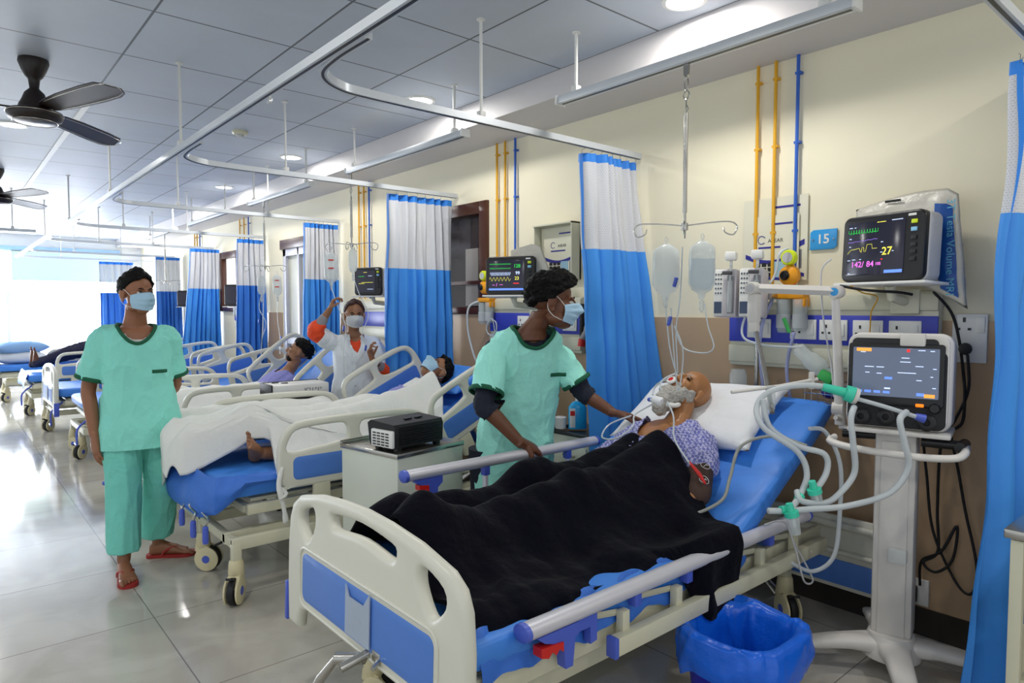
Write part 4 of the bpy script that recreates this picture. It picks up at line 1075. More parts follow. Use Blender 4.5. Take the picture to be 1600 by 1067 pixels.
# ------------------------------------------------------------------ standing man in teal scrubs
def man_scrubs():
    t = thing('person', 'man standing at the left in teal scrubs, pale blue mask and red flip-flops', 'person', (.87, 4.28, 0))
    f = V((-.12, -1, 0)).normalized(); l = V((1, -.12, 0)).normalized()   # l: towards picture right (his left)
    b = B(); vox = .0036
    HC = V((.865, 4.29, 1.585)); fd = V((.30, -.95, -.02))
    M = head(b, HC, fd, (0, 0, 1), 1.02)
    b.loft([(HC+V((0, .02, -.06)), .058, .060, l, f), (Z(.862, 4.335, 1.46), .056, .056, l, f), (Z(.86, 4.35, 1.40), .066, .06, l, f), (Z(.86, 4.36, 1.375), .10, .07, l, f)], n=20, sub=2)
    S = [(Z(.86, 4.36, 1.40), .07, .055), (Z(.86, 4.36, 1.36), .165, .085), (Z(.862, 4.355, 1.28), .165, .102), (Z(.865, 4.35, 1.10), .145, .10), (Z(.87, 4.34, .95), .15, .10)]
    torso(b, S, l, f)
    SR, SL = Z(.705, 4.375, 1.335), Z(1.02, 4.335, 1.335)
    ER, EL = Z(.630, 4.41, 1.04), Z(1.075, 4.40, 1.04)
    WR, WL = Z(.640, 4.33, .80), Z(.95, 4.50, .90)
    limb(b, [SR, (SR+ER)/2+V((-.008, 0, 0)), ER, ER.lerp(WR, .35), WR], [.052, .045, .038, .038, .026])
    limb(b, [SL, (SL+EL)/2, EL, EL.lerp(WL, .4), WL], [.052, .045, .038, .037, .026])
    hand(b, WR+V((0, -.005, -.01)), (.03, -.15, -1), (.95, .2, 0), curl=.28, side=-1, thumb=.5)
    hand(b, WL, (-.9, .1, -.25), (0, 1, 0), curl=.3, side=1)
    AR, AL = Z(.745, 4.21, .095), Z(.965, 4.42, .095)
    limb(b, [Z(.79, 4.33, .5), AR], [.055, .034]); limb(b, [Z(.96, 4.36, .5), AL], [.055, .034])
    foot(b, AR, (-.05, -1, 0)); foot(b, AL, (.86, -.45, 0))
    body = obj('body', remesh(b, vox, 3), M_skin1, t, 180)
    eyes(M, body); hair(M, body, M_hair, front=62, side=107, back=132, amp=.006, seed=3, thick=.013, lift=.030)
    mask(M, body, M_mask)
    # undershirt
    b = B(); torso(b, [(c, w_+.004, d_+.006) for c, w_, d_ in S[1:4]], l, f)
    u_ = remesh(b, .006, 3); ax = (f*.55+V((0, 0, 1))).normalized()
    neckline(u_, Z(.86, 4.31, 1.40), ax, l, .078, .085, M_white, t)
    obj('undershirt', u_, mat('white vest', 'D2D3D0', .8), t, 180)
    # shirt
    b = B()
    G = [(Z(.86, 4.36, 1.405), .085, .065), (Z(.86, 4.36, 1.375), .170, .095), (Z(.862, 4.355, 1.29), .190, .118), (Z(.865, 4.35, 1.10), .182, .118), (Z(.87, 4.34, .95), .196, .128), (Z(.87, 4.335, .82), .212, .148), (Z(.87, 4.33, .70), .218, .156)]
    torso(b, G, l, f, pw=2.7)
    cR = SR.lerp(ER, .80); cL = SL.lerp(EL, .78)
    limb(b, [SR+V((.03, 0, .0)), SR+V((-.005, 0, -.02)), SR.lerp(ER, .4), cR], [.068, .074, .078, .084], n=18); limb(b, [SL-V((.03, 0, 0)), SL+V((.005, 0, -.02)), SL.lerp(EL, .4), cL], [.068, .074, .076, .082], n=18)
    sh = remesh(b, .007, 5, disp=cloth_disp(3, .009, 5, (1, 1, .45)))
    dR = (ER-SR).normalized(); dL = (EL-SL).normalized()
    cutmesh(sh, lambda p: (p-cR).dot(dR) > 0.0 and (p-cR).length < .11); cutmesh(sh, lambda p: (p-cL).dot(dL) > 0.0 and (p-cL).length < .12)
    cutmesh(sh, lambda p: p.z < .705)
    pts = neckline(sh, Z(.86, 4.318, 1.40), ax, l, .098, .118, M_green, t)
    o = obj('scrub_shirt', sh, M_teal, t, 180)
    obj('neck_binding', B().tube(pts, .010, n=8, closed=True, flat=1.0), M_green, o)
    for c, d_, nm, nn in ((cR, dR, 'sleeve_binding', 1), (cL, dL, 'sleeve_binding', 1)):
        x = d_.cross(f).normalized(); y = d_.cross(x)
        T = bvh(sh); ring = []
        for k in range(32):
            a = 2*PI*k/32; di = x*math.cos(a)+y*math.sin(a); ring.append(c-d_*.008+di*.082)
        obj(nm, B().tube(ring, .012, n=8, closed=True, flat=.5, up=d_), M_green, o)
    T = bvh(sh)
    ring = []
    for k in range(9):
        p = Z(.935, 4.2, 1.14-.0*k)+l*(.010*k-.02); h = T.ray_cast(p-V((0, .3, 0)), V((0, 1, 0)), 1); 
        if h[0]: ring.append(h[0]+V((0, -.002, 0)))
    if len(ring) > 2: obj('pocket_binding', B().tube(ring, .010, n=6, flat=.35, up=(0, 0, 1)), M_green, o)
    # trousers
    b = B()
    for hx_, kn, an, w0 in (((.775, 4.33, .92), (.765, 4.29, .50), (.748, 4.225, .145), 0), ((.965, 4.325, .92), (.972, 4.35, .50), (.965, 4.43, .13), 1)):
        b.loft([(V(hx_), .090, .098, l, f), (V(hx_).lerp(V(kn), .4), .100, .105, l, f), (V(kn), .092, .098, l, f), (V(kn).lerp(V(an), .5), .088, .092, l, f), (V(an), .085, .086, l, f)], n=22, sub=3)
    b.loft([(Z(.87, 4.335, .78), .15, .09, l, f), (Z(.87, 4.335, .9), .15, .09, l, f), (Z(.87, 4.335, .98), .145, .09, l, f)], n=24)
    tr = remesh(b, .007, 4, disp=cloth_disp(9, .008, 5, (1, 1, .3)))
    cutmesh(tr, lambda p: p.z < .105 or p.z > .78)
    obj('trousers', tr, M_tealp, t, 180)
    # flip flops
    for A, d_ in ((AR, V((-.05, -1, 0)).normalized()), (AL, V((.86, -.45, 0)).normalized())):
        s_ = V((0, 0, 1)).cross(d_)*-1; c = B()
        pr_ = [(-.065, .0), (-.058, .026), (-.03, .034), (.05, .036), (.12, .048), (.17, .046), (.20, .026), (.208, 0), (.20, -.03), (.17, -.05), (.12, -.05), (.05, -.038), (-.03, -.034), (-.058, -.026)]
        Mx = frame((A.x, A.y, 0), d_, V((0, 0, 1)).cross(d_))
        c = B(Mx); c.prism(ring_smooth(pr_, 3), .001, .020)
        fl = obj('flip_flop', c, M_redsl, t, 50)
        c = B(Mx)
        for q in (-1, 1): c.tube([(.135, 0, .03), (.10, q*.022, .058), (.05, q*.040, .045), (.03, q*.042, .018)], [.005, .008, .008, .006], n=8, sm=4, flat=.5)
        obj('strap', c, M_redsl, fl)
    # feet sit on the soles: small lift already in the ankle height
    return t
man_scrubs()

# ------------------------------------------------------------------ attendant in mint gown
def attendant():
    t = thing('person', 'young man in a mint gown leaning over the raised rail beside the old patient', 'person', (2.31, 2.72, 0))
    f = V((-.42, -.91, 0)).normalized(); l = V((.91, -.42, 0)).normalized()
    b = B()
    HC = V((2.395, 2.48, 1.535)); fd = V((.74, -.60, -.20))
    M = head(b, HC, fd, (.10, -.04, 1), 1.18)
    NB = Z(2.335, 2.575, 1.385)
    b.loft([(HC+V((-.03, .03, -.05)), .066, .068, l, f), (HC.lerp(NB, .6), .064, .064, l, f), (NB, .076, .068, l, f), (NB-V((.01, -.02, .05)), .12, .08, l, f)], n=20, sub=2)
    T0 = [(Z(2.340, 2.600, 1.36), .12, .075), (Z(2.340, 2.620, 1.30), .18, .10), (Z(2.345, 2.650, 1.18), .17, .115), (Z(2.345, 2.680, 1.0), .15, .11), (Z(2.345, 2.710, .85), .16, .11)]
    torso(b, [(c, w_-.018, d_-.016) for c, w_, d_ in T0], l, f)
    SR, SL = Z(2.175, 2.68, 1.285), Z(2.505, 2.535, 1.245)
    ER, EL = Z(2.055, 2.62, 1.02), Z(2.585, 2.44, 1.05)
    WR, WL = Z(2.185, 2.49, .828), Z(2.665, 2.31, .955)
    limb(b, [SR, (SR+ER)/2, ER, ER.lerp(WR, .35), WR], [.052, .047, .040, .040, .027]); limb(b, [SL, (SL+EL)/2, EL, EL.lerp(WL, .4), WL], [.052, .045, .038, .036, .026])
    hand(b, WR+V((.005, -.005, .004)), (.75, -.05, -.40), (-.25, .45, -.9), side=-1, curls=[.55, .62, .66, .72], thumb=.7, size=1.22)
    hand(b, WL, (.70, -.62, -.22), (-.2, -.15, -1), curl=.22, side=-1, thumb=.2, spread=.16, size=1.12)
    body = obj('body', remesh(b, .0036, 3), M_skin2, t, 180)
    eyes(M, body); hair(M, body, M_hair, front=62, side=104, back=138, amp=.014, seed=8, thick=.016, lift=.02, tuft=.03)
    mask(M, body, M_mask)
    b = B(); torso(b, [(c, w_-.010, d_-.006) for c, w_, d_ in T0[0:4]], l, f)
    limb(b, [SR, SR.lerp(ER, .6), ER, ER.lerp(WR, .18)], [.055, .056, .050, .050], n=16); limb(b, [SL, SL.lerp(EL, .6), EL, EL.lerp(WL, .12)], [.055, .054, .048, .048], n=16)
    u_ = remesh(b, .006, 3, disp=cloth_disp(5, .006, 14)); ax = (f*.85+V((.05, 0, 1))).normalized()
    dR = (WR-ER).normalized(); cr = ER.lerp(WR, .12); dL = (WL-EL).normalized(); cl = EL.lerp(WL, .10)
    cutmesh(u_, lambda p: (p-cr).dot(dR) > .03 and (p-cr).length < .10); cutmesh(u_, lambda p: (p-cl).dot(dL) > .03 and (p-cl).length < .10)
    neckline(u_, Z(2.335, 2.575, 1.37), ax, l, .078, .066, M_sleeve, t)
    obj('sweater', u_, M_sleeve, t, 180)
    b = B()
    G = [(Z(2.340, 2.600, 1.40), .105, .078), (Z(2.340, 2.610, 1.345), .185, .108), (Z(2.345, 2.640, 1.21), .200, .125), (Z(2.345, 2.670, 1.05), .195, .125), (Z(2.345, 2.700, .88), .205, .130), (Z(2.345, 2.720, .72), .215, .135), (Z(2.345, 2.730, .58), .225, .14), (Z(2.345, 2.730, .50), .228, .14)]
    torso(b, G, l, f, pw=2.7)
    cR = SR.lerp(ER, .80); cL = SL.lerp(EL, .72)
    limb(b, [SR+V((.04, 0, .0)), SR+V((0, 0, -.02)), SR.lerp(ER, .4), cR], [.072, .076, .082, .088], n=18); limb(b, [SL-V((.02, 0, 0)), SL.lerp(EL, .4), cL], [.068, .074, .080], n=18)
    sh = remesh(b, .007, 5, disp=cloth_disp(13, .010, 5.5, (1, 1, .45)))
    dR = (ER-SR).normalized(); dL = (EL-SL).normalized()
    cutmesh(sh, lambda p: (p-cR).dot(dR) > 0 and (p-cR).length < .12); cutmesh(sh, lambda p: (p-cL).dot(dL) > 0 and (p-cL).length < .12)
    cutmesh(sh, lambda p: p.z < .50)
    pts = neckline(sh, Z(2.335, 2.575, 1.37), ax, l, .112, .104, M_green, t)
    o = obj('gown', sh, M_mint, t, 180)
    obj('neck_binding', B().tube(pts, .010, n=8, closed=True), M_green, o)
    for c, d_, r_ in ((cR, dR, .087), (cL, dL, .079)):
        x = d_.cross(f).normalized(); y = d_.cross(x)
        obj('sleeve_binding', B().tube([c-d_*.008+(x*math.cos(2*PI*k/32)+y*math.sin(2*PI*k/32))*r_ for k in range(32)], .012, n=8, closed=True, flat=.5, up=d_), M_green, o)
    T = bvh(sh); ring = []
    for k in range(9):
        p = Z(2.40, 2.2, 1.155)+l*(.010*k); h = T.ray_cast(p, V((0, 1, 0)), 1)
        if h[0]: ring.append(h[0]+V((0, -.002, 0)))
    if len(ring) > 2: obj('pocket_binding', B().tube(ring, .010, n=6, flat=.35, up=(0, 0, 1)), M_green, o)
    b = B()
    for x in (-.10, .10):
        c = Z(2.31, 2.76, 0)+l*x
        b.loft([(c+V((0, 0, .75)), .10, .11, l, f), (c+V((0, 0, .4)), .085, .09, l, f), (c+V((0, 0, .09)), .075, .08, l, f)], n=20, sub=2)
    obj('trousers', b, M_sleeve, t)
    for x in (-.10, .10):
        c = Z(2.31, 2.73, 0)+l*x; b = B(); b.loft([(c-f*.08+V((0, 0, .045)), .03, .04, l, V((0, 0, 1))), (c+V((0, 0, .05)), .045, .05, l, V((0, 0, 1))), (c+f*.10+V((0, 0, .035)), .048, .033, l, V((0, 0, 1))), (c+f*.17+V((0, 0, .025)), .03, .022, l, V((0, 0, 1)))], n=16, sub=2); obj('shoe', b, M_rubber, t)
attendant()

# ------------------------------------------------------------------ woman in the white coat
def nurse():
    t = thing('person', 'woman in a white coat with orange sleeves, one hand raised beside a drip bag', 'person', (2.58, 5.0, 0))
    f = V((-.40, -.92, 0)).normalized(); l = V((.92, -.40, 0)).normalized()
    b = B()
    HC = V((2.565, 4.965, 1.445)); M = head(b, HC, (-.35, -.92, -.22), (0, -.06, 1), .98)
    b.loft([(HC+V((0, .02, -.05)), .048, .05, l, f), (Z(2.57, 5.0, 1.31), .047, .048, l, f), (Z(2.575, 5.01, 1.26), .10, .06, l, f)], n=20, sub=2)
    SR, SL = Z(2.415, 5.06, 1.215), Z(2.735, 4.93, 1.205)
    ER, EL = Z(2.245, 5.00, 1.315), Z(2.74, 4.78, .985)
    WR, WL = Z(2.32, 4.90, 1.49), Z(2.575, 4.70, 1.10)
    S = [(Z(2.575, 5.01, 1.27), .08, .06), (Z(2.575, 5.01, 1.235), .15, .08), (Z(2.575, 4.995, 1.1), .14, .11), (Z(2.575, 5.0, .9), .13, .10)]
    torso(b, S, l, f)
    limb(b, [SR, SR.lerp(ER, .5), ER, ER.lerp(WR, .4), WR], [.045, .042, .036, .033, .023]); limb(b, [SL, SL.lerp(EL, .5), EL, EL.lerp(WL, .4), WL], [.045, .040, .034, .032, .023])
    hand(b, WR, (.30, -.25, .90), (.75, -.4, -.2), side=-1, curls=[.75, .85, .9, .9], size=.92, thumb=.7)
    hand(b, WL, (-.35, -.15, .9), (.5, -.8, .2), side=1, curls=[.5, .6, .75, .8], size=.92, thumb=.6)
    body = obj('body', remesh(b, .0042, 3), M_skin4, t, 180)
    eyes(M, body); hair(M, body, M_hairr, front=46, side=104, back=135, amp=.006, seed=18, thick=.013, lift=.01)
    mask(M, body, M_maskw, cone=True)
    b = B(); torso(b, [(c, w_+.005, d_+.008) for c, w_, d_ in S], l, f)
    k_ = remesh(b, .007, 3); neckline(k_, Z(2.57, 4.98, 1.28), (f*.6+V((0, 0, 1))), l, .06, .075, M_orange, t); obj('kurta', k_, M_orange, t, 180)
    b = B(); limb(b, [SR.lerp(ER, .45), ER, ER.lerp(WR, .28)], [.060, .064, .052], n=16); s1 = remesh(b, .006, 3, disp=cloth_disp(2, .006, 12)); obj('orange_sleeve', s1, M_orange, t, 180)
    b = B(); limb(b, [ER.lerp(WR, .22), ER.lerp(WR, .60)], [.050, .038], n=16); obj('grey_cuff', remesh(b, .006, 3), M_greyc, t, 180)
    b = B(); limb(b, [SL.lerp(EL, .75), EL, EL.lerp(WL, .30)], [.058, .060, .050], n=16); obj('orange_sleeve', remesh(b, .006, 3, disp=cloth_disp(2, .006, 12)), M_orange, t, 180)
    b = B(); limb(b, [EL.lerp(WL, .25), EL.lerp(WL, .48)], [.048, .040], n=16); obj('grey_cuff', remesh(b, .006, 3), M_greyc, t, 180)
    b = B()
    G = [(Z(2.575, 5.01, 1.29), .07, .055), (Z(2.575, 5.01, 1.25), .16, .085), (Z(2.575, 4.995, 1.12), .172, .125), (Z(2.575, 5.0, .95), .160, .115), (Z(2.57, 5.0, .75), .195, .135), (Z(2.56, 5.0, .55), .215, .145), (Z(2.56, 5.0, .46), .22, .15)]
    torso(b, G, l, f, pw=2.6)
    limb(b, [SR+l*.03, SR.lerp(ER, .3), SR.lerp(ER, .62)], [.068, .072, .072], n=18); limb(b, [SL-l*.03, SL.lerp(EL, .4), SL.lerp(EL, .80)], [.068, .070, .068], n=18)
    c_ = remesh(b, .007, 4, disp=cloth_disp(33, .005, 8, (1, 1, .45)))
    neckline(c_, Z(2.572, 4.94, 1.27), (f*1.0+V((0, 0, 1))), l, .055, .13, M_coat, t); cutmesh(c_, lambda p: p.z < .46)
    o = obj('coat', c_, M_coat, t, 180)
    # collar flaps and buttons
    T = bvh(c_)
    for s_ in (-1, 1):
        q = []
        for (a, z) in ((.050, 1.28), (.075, 1.22), (.055, 1.16), (.012, 1.07)):
            p = Z(2.575, 5.0, z)+l*(s_*a); h = T.ray_cast(p+f*.5, -f, 1)
            q.append((h[0] if h[0] else p+f*.12)+f*.006)
        obj('lapel', B().tube(q, [.012, .026, .024, .006], n=8, sm=3, flat=.25, up=l), M_coat, o)
    for z in (1.0, .88, .76):
        h = T.ray_cast(Z(2.575, 5.0, z)+f*.5, -f, 1)
        if h[0]: obj('button', B().ell(h[0], (.008, .008, .008), n=10, m=6), M_grey, o)
    h = T.ray_cast(Z(2.575, 5.0, 1.17)+f*.5-l*.11, -f, 1)
    b = B()
    for x in (-.09, .09): b.loft([(Z(2.56, 5.02, .55)+l*x, .08, .09, l, f), (Z(2.56, 5.02, .08)+l*x, .06, .07, l, f)], n=16)
    obj('trousers', b, M_orange, t)
    for x in (-.09, .09): obj('shoe', B().ell(Z(2.56, 5.0, .035)+l*x+f*.04, (.045, .045, .034)).ell(Z(2.56, 5.0, .03)+l*x+f*.11, (.04, .05, .028)), M_rubber, t)
nurse()

# ------------------------------------------------------------------ old bearded patient
def old_man():
    t = thing('person', 'bald old man with a grey beard lying propped up under the navy blanket', 'person', tuple(onback(0, 1.95)))
    a = V((ca, 0, sa)); n_ = V((-sa, 0, ca)); l = V((0, -1, 0))            # along the back, out of the chest, his left (towards the viewer)
    def Q(d, y, h): return V((BACK[0], 0, BACK[1]))+a*d+n_*h+V((0, y, 0))
    b = B()
    HC = Q(.555, 1.955, .215); face = (-.58, .02, .80); upd = (.80, -.22, .56)
    M = head(b, HC, face, upd, 1.0)
    b.loft([(HC-V((.03, 0, .05)), .052, .056, l, n_), (Q(.43, 1.95, .155), .052, .052, l, n_), (Q(.37, 1.95, .13), .07, .06, l, n_), (Q(.32, 1.95, .11), .12, .07, l, n_)], n=20, sub=2)
    S = [(Q(.37, 1.95, .115), .09, .06), (Q(.33, 1.95, .10), .17, .085), (Q(.22, 1.95, .10), .165, .105), (Q(.05, 1.95, .10), .15, .10), (Q(-.12, 1.95, .08), .15, .09)]
    torso(b, S, l, n_)
    SL, SR = Q(.31, 1.77, .10), Q(.31, 2.13, .10)
    EL, ER = Q(.02, 1.63, .08), Q(.03, 2.25, .06)
    WL, WR = Q(-.12, 1.74, .12), Q(-.16, 2.1, .12)
    for s_, e, w_ in ((SL, EL, WL), (SR, ER, WR)): limb(b, [s_, s_.lerp(e, .5), e, e.lerp(w_, .4), w_], [.045, .040, .034, .032, .024])
    hand(b, WL, (-.6, .4, .1), (0, 0, -1), side=1); hand(b, WR, (-.6, -.4, .1), (0, 0, -1), side=-1)
    body = obj('body', remesh(b, .0036, 3), M_skin3, t, 180)
    eyes(M, body, closed=True, brow=M_beard)
    # beard
    b = B(M)
    b.ell((0, .040, -.082), (.064, .056, .036)); b.ell((0, .060, -.115), (.056, .056, .046)); b.ell((0, .052, -.155), (.050, .055, .046)); b.ell((0, .045, -.195), (.036, .045, .036)); b.ell((.0, .084, -.052), (.036, .014, .010))
    for s_ in (-1, 1): b.ell((s_*.060, .016, -.048), (.014, .032, .036)); b.ell((s_*.046, .046, -.062), (.022, .030, .026))
    be = remesh(b, .004, 3, disp=lambda p: .005*noise.noise(p*50)+.004*noise.noise(p*130))
    def mouthcut(p):
        q = M.inverted() @ p; return (q.x/.020)**2+((q.z+.065)/.009)**2 < 1 and q.y > .05
    obj('beard', cutmesh(be, mouthcut), M_beard, body, 180)
    # gown, open at the chest
    b = B()
    torso(b, [(Q(.41, 1.95, .12), .085, .062), (Q(.36, 1.95, .11), .18, .098), (Q(.22, 1.95, .10), .185, .122), (Q(.05, 1.95, .10), .175, .118), (Q(-.12, 1.95, .08), .175, .105)], l, n_)
    limb(b, [SL, SL.lerp(EL, .25), SL.lerp(EL, .42)], [.062, .070, .074], n=18); limb(b, [SR, SR.lerp(ER, .5), SR.lerp(ER, .75)], [.062, .068, .074], n=18)
    g = remesh(b, .006, 4, disp=cloth_disp(51, .010, 9, (1, 1, 1)))
    c0 = Q(.34, 1.97, .2)
    def vcut(p):
        q = p-c0; d = q.dot(a); y = q.dot(l); h = (p-Q(0, 1.95, .10)).dot(n_)
        return h > .0 and d > -.17 and abs(y) < .03+.085*max(0, (d+.17)/.17)**.8
    cutmesh(g, vcut)
    o = obj('gown', g, M_check, t, 180)
    # blood pressure cuff on the upper arm
    b = B(); limb(b, [SL.lerp(EL, .50), SL.lerp(EL, .98)], [.058, .055], n=20)
    cu = obj('arm_cuff', remesh(b, .006, 3), M_brown, t, 180)
    axd = (EL-SL).normalized()
    for k in (.60, .88):
        p = SL.lerp(EL, k); nn = (V((-.55, -.75, .45))); nn = (nn-axd*nn.dot(axd)).normalized(); x = axd; y = nn.cross(x)
        c = B(); r0 = .058
        c.tube([p+nn*(r0+.001)+x*(.021*math.cos(2*PI*q/24))+y*(.021*math.sin(2*PI*q/24))-nn*(.0038*math.sin(2*PI*q/24)**2) for q in range(24)], .0014, n=5, closed=True)
        c.tube([p+nn*(r0+.001)+x*.012-y*.008, p+nn*(r0+.002), p+nn*(r0+.001)-x*.012+y*.006], .0014, n=5); c.tube([p+nn*(r0+.002), p+nn*(r0+.001)+y*.012-x*.004], .0014, n=5)
        obj('cuff_mark', c, M_socket, cu)
    return M, Q, a, n_, l
OM, OQ, Oa, On, Ol = old_man()
# breathing tube and holder on the mouth
t = thing('breathing_tube', 'white breathing tube with red-centred holder taped at the mouth of the old man', 'medical tube', tuple(OM @ V((0, .1, -.065))))
b = B(OM); b.lathe((.012, .106, -.062), [(.010, 0), (.024, .0), (.026, .005), (.022, .012), (.010, .012)], n=24, ax='y'); obj('mouth_flange', b, M_socket, t)
b = B(OM); b.lathe((.012, .108, -.062), [(0, 0), (.013, 0), (.013, .011), (0, .011)], n=20, ax='y'); obj('mouth_plug', b, M_red, t)
b = B(OM); b.tube([(.02, .114, -.066), (.05, .115, -.09), (.07, .10, -.13), (.05, .09, -.17)], .0045, n=8, sm=5); obj('tube', b, M_tube, t)
b = B(OM); b.tube([(.035, .085, -.105), (.065, .075, -.10), (.088, .055, -.095)], [.008, .010, .008], n=10, sm=3); obj('tube_clamp', b, M_socket, t)
b = B(OM); b.lathe((.0, .075, -.185), [(0, -.03), (.020, -.03), (.026, -.02), (.026, .02), (.02, .03), (0, .03)], n=18, ax='x'); obj('filter', b, M_pillow, t)
b = B(OM); b.tube([(-.035, .06, -.175), (-.06, .04, -.15), (-.05, .02, -.12)], .012, n=8, sm=3); b.tube([(.03, .075, -.185), (.075, .055, -.175)], .009, n=8); obj('tube_strap', b, M_socket, t)
b = B(OM); b.tube([(.07, .056, -.175), (.10, .045, -.17)], .011, n=10); obj('connector', b, M_blueclip, t)
b = B(); P0 = OM @ V((.0, .10, -.03)); b.tube([P0, OM @ V((.012, .125, -.03)), OM @ V((.03, .12, -.12)), OQ(.33, 1.90, .24), OQ(.18, 1.80, .235), OQ(.10, 1.70, .20), OQ(.07, 1.64, .17)], .0042, n=8, sm=6)
t = thing('feeding_tube', 'long thin white tube from the old man’s nose down over his gown to a red tip'.replace('’', ' '), 'medical tube', tuple(P0))
t['label'] = 'long thin white tube running from the nose of the old man over his gown'
obj('tube', b, M_tube, t); b = B(); b.tube([OQ(.09, 1.68, .19), OQ(.06, 1.62, .16), OQ(.035, 1.585, .14)], [.006, .009, .005], n=8); obj('red_funnel', b, M_red, t)
b = B(); b.tube([OM @ V((-.02, .10, -.12)), OQ(.40, 2.05, .24), OQ(.31, 2.12, .22), OQ(.20, 2.05, .24), OQ(.12, 2.10, .22), OQ(.14, 2.22, .19), OQ(.25, 2.26, .18), OQ(.32, 2.16, .20)], .0042, n=8, sm=6)
tag(obj('coiled_tube', b, M_tube), 'loop of clear tubing lying on the shoulder of the old man', 'medical tube')

# ------------------------------------------------------------------ masked patient on the second bed
def lying(name_label, bed, d_head, y, face, up, gown, skin, hairmt, shoulder=.36, mask_=None, beard=False, ang=25, hr=(58, 100, 130), foot_=None, lift=.11, arms=True, seed=0):
    xh, zt, an = bed; an = math.radians(an); a = V((math.cos(an), 0, math.sin(an))); n_ = V((-math.sin(an), 0, math.cos(an))); l = V((0, -1, 0))
    def Q(d, yy, h): return V((xh, 0, zt))+a*d+n_*h+V((0, yy, 0))
    t = thing('person', name_label, 'person', tuple(Q(.2, y, 0)))
    b = B(); HC = Q(d_head, y, lift+.07); M = head(b, HC, face, up, 1.0)
    sh = d_head-.25
    b.loft([(HC-a*.04-n_*.03, .052, .056, l, n_), (Q(sh+.09, y, .13), .054, .054, l, n_), (Q(sh+.03, y, .11), .12, .07, l, n_)], n=20, sub=2)
    S = [(Q(sh+.05, y, .10), .09, .06), (Q(sh, y, .10), .17, .085), (Q(sh-.12, y, .10), .165, .105), (Q(sh-.30, y, .10), .15, .10), (Q(sh-.45, y, .09), .15, .09)]
    torso(b, S, l, n_)
    arm = []
    for s_ in (-1, 1):
        S0 = Q(sh-.02, y+s_*.18, .10); E = Q(sh-.26, y+s_*.22, .06); W_ = Q(sh-.42, y+s_*.12, .15); arm.append((S0, E, W_))
        limb(b, [S0, S0.lerp(E, .5), E, E.lerp(W_, .4), W_], [.045, .042, .036, .034, .024]); hand(b, W_, -a-V((0, s_*.4, 0)), -n_, side=-s_)
    if foot_: 
        A, d_, u_ = foot_; limb(b, [V(A)+V((.30, 0, -.04)), V(A)], [.05, .036]); foot(b, A, d_, u_, L=.25)
    body = obj('body', remesh(b, .0042, 3), skin, t, 180)
    eyes(M, body); hair(M, body, hairmt, front=hr[0], side=hr[1], back=hr[2], amp=.014, seed=seed, thick=.014, lift=.016)
    if mask_: mask(M, body, mask_)
    if beard:
        b = B(M); b.ell((0, .034, -.080), (.062, .054, .036)); b.ell((0, .082, -.050), (.030, .010, .007))
        obj('beard', remesh(b, .004, 3, disp=lambda p: .004*noise.noise(p*80)), M_hair, body, 180)
    b = B(); torso(b, [(c, w_+.014, d_+.014) for c, w_, d_ in S], l, n_)
    for S0, E, W_ in arm: limb(b, [S0, S0.lerp(E, .5), E, E.lerp(W_, .15)], [.058, .064, .062, .060], n=16)
    g = remesh(b, .007, 4, disp=cloth_disp(seed, .009, 9, (1, 1, 1)))
    cc = Q(sh+.06, y, .2); cutmesh(g, lambda p: (p-cc).length < .085)
    obj('gown', g, gown, t, 180)
    return M, Q
lying('masked patient in lilac on the second bed, one bare foot out of the sheet', (2.24, .635, 25), .60, 4.0, (-.42, -.10, .90), (.90, .0, .42), M_lilac, M_skin4, M_hair, mask_=M_mask, foot_=((1.385, 3.80, .675), (-.30, -.72, .62), (.9, -.35, .1)), seed=4)
lying('dark-haired bearded patient in lilac propped up on the third bed, facing left', (2.22, .62, 38), .52, 5.95, (-.80, .42, .40), (.42, .0, .90), M_lilac, M_skin4, M_hair, beard=True, ang=38, seed=9, lift=.13)
# person lying far off in dark clothes
t = thing('person', 'person in dark clothes lying on a distant bed at the left', 'person', (1.6, 11.7, .6))
b = B(); limb(b, [(2.4, 11.72, .84), (2.0, 11.66, .93), (1.65, 11.60, .93), (1.3, 11.55, .82), (1.02, 11.52, .72)], [.14, .12, .095, .075, .05]); limb(b, [(2.4, 11.92, .82), (2.0, 11.86, .88), (1.6, 11.8, .86), (1.25, 11.74, .76), (1.0, 11.7, .70)], [.14, .12, .095, .075, .05])
b.ell((2.45, 11.82, .80), (.28, .19, .13)); obj('clothes', remesh(b, .01, 4, disp=cloth_disp(5, .01, 6)), mat('dark indigo cloth', '20203A', .8), t, 180)
b = B(); foot(b, (1.0, 11.52, .73), (-.3, 0, .95), (-.95, 0, -.3)); foot(b, (.98, 11.7, .73), (-.3, 0.1, .95), (-.95, 0, -.3)); b.ell((2.78, 11.82, .82), (.11, .08, .10)); obj('body', b, M_skin2, t, 180)
# ================================================================== WALL EQUIPMENT
def wallM(x, y, z): return frame((x, y, z), (0, -1, 0), (0, 0, 1))     # local x = viewer's right, y = up, z = into the room
def txt(parent, name, s, size, M, mt, depth=.0006, align='CENTER', bold=0.0, spacing=1.0):
    return obj(name, place(text_mesh(s, size, depth, align, spacing, bold), M), mt, parent, 0)
def T3(x, y, z=0): return Matrix.Translation((x, y, z))
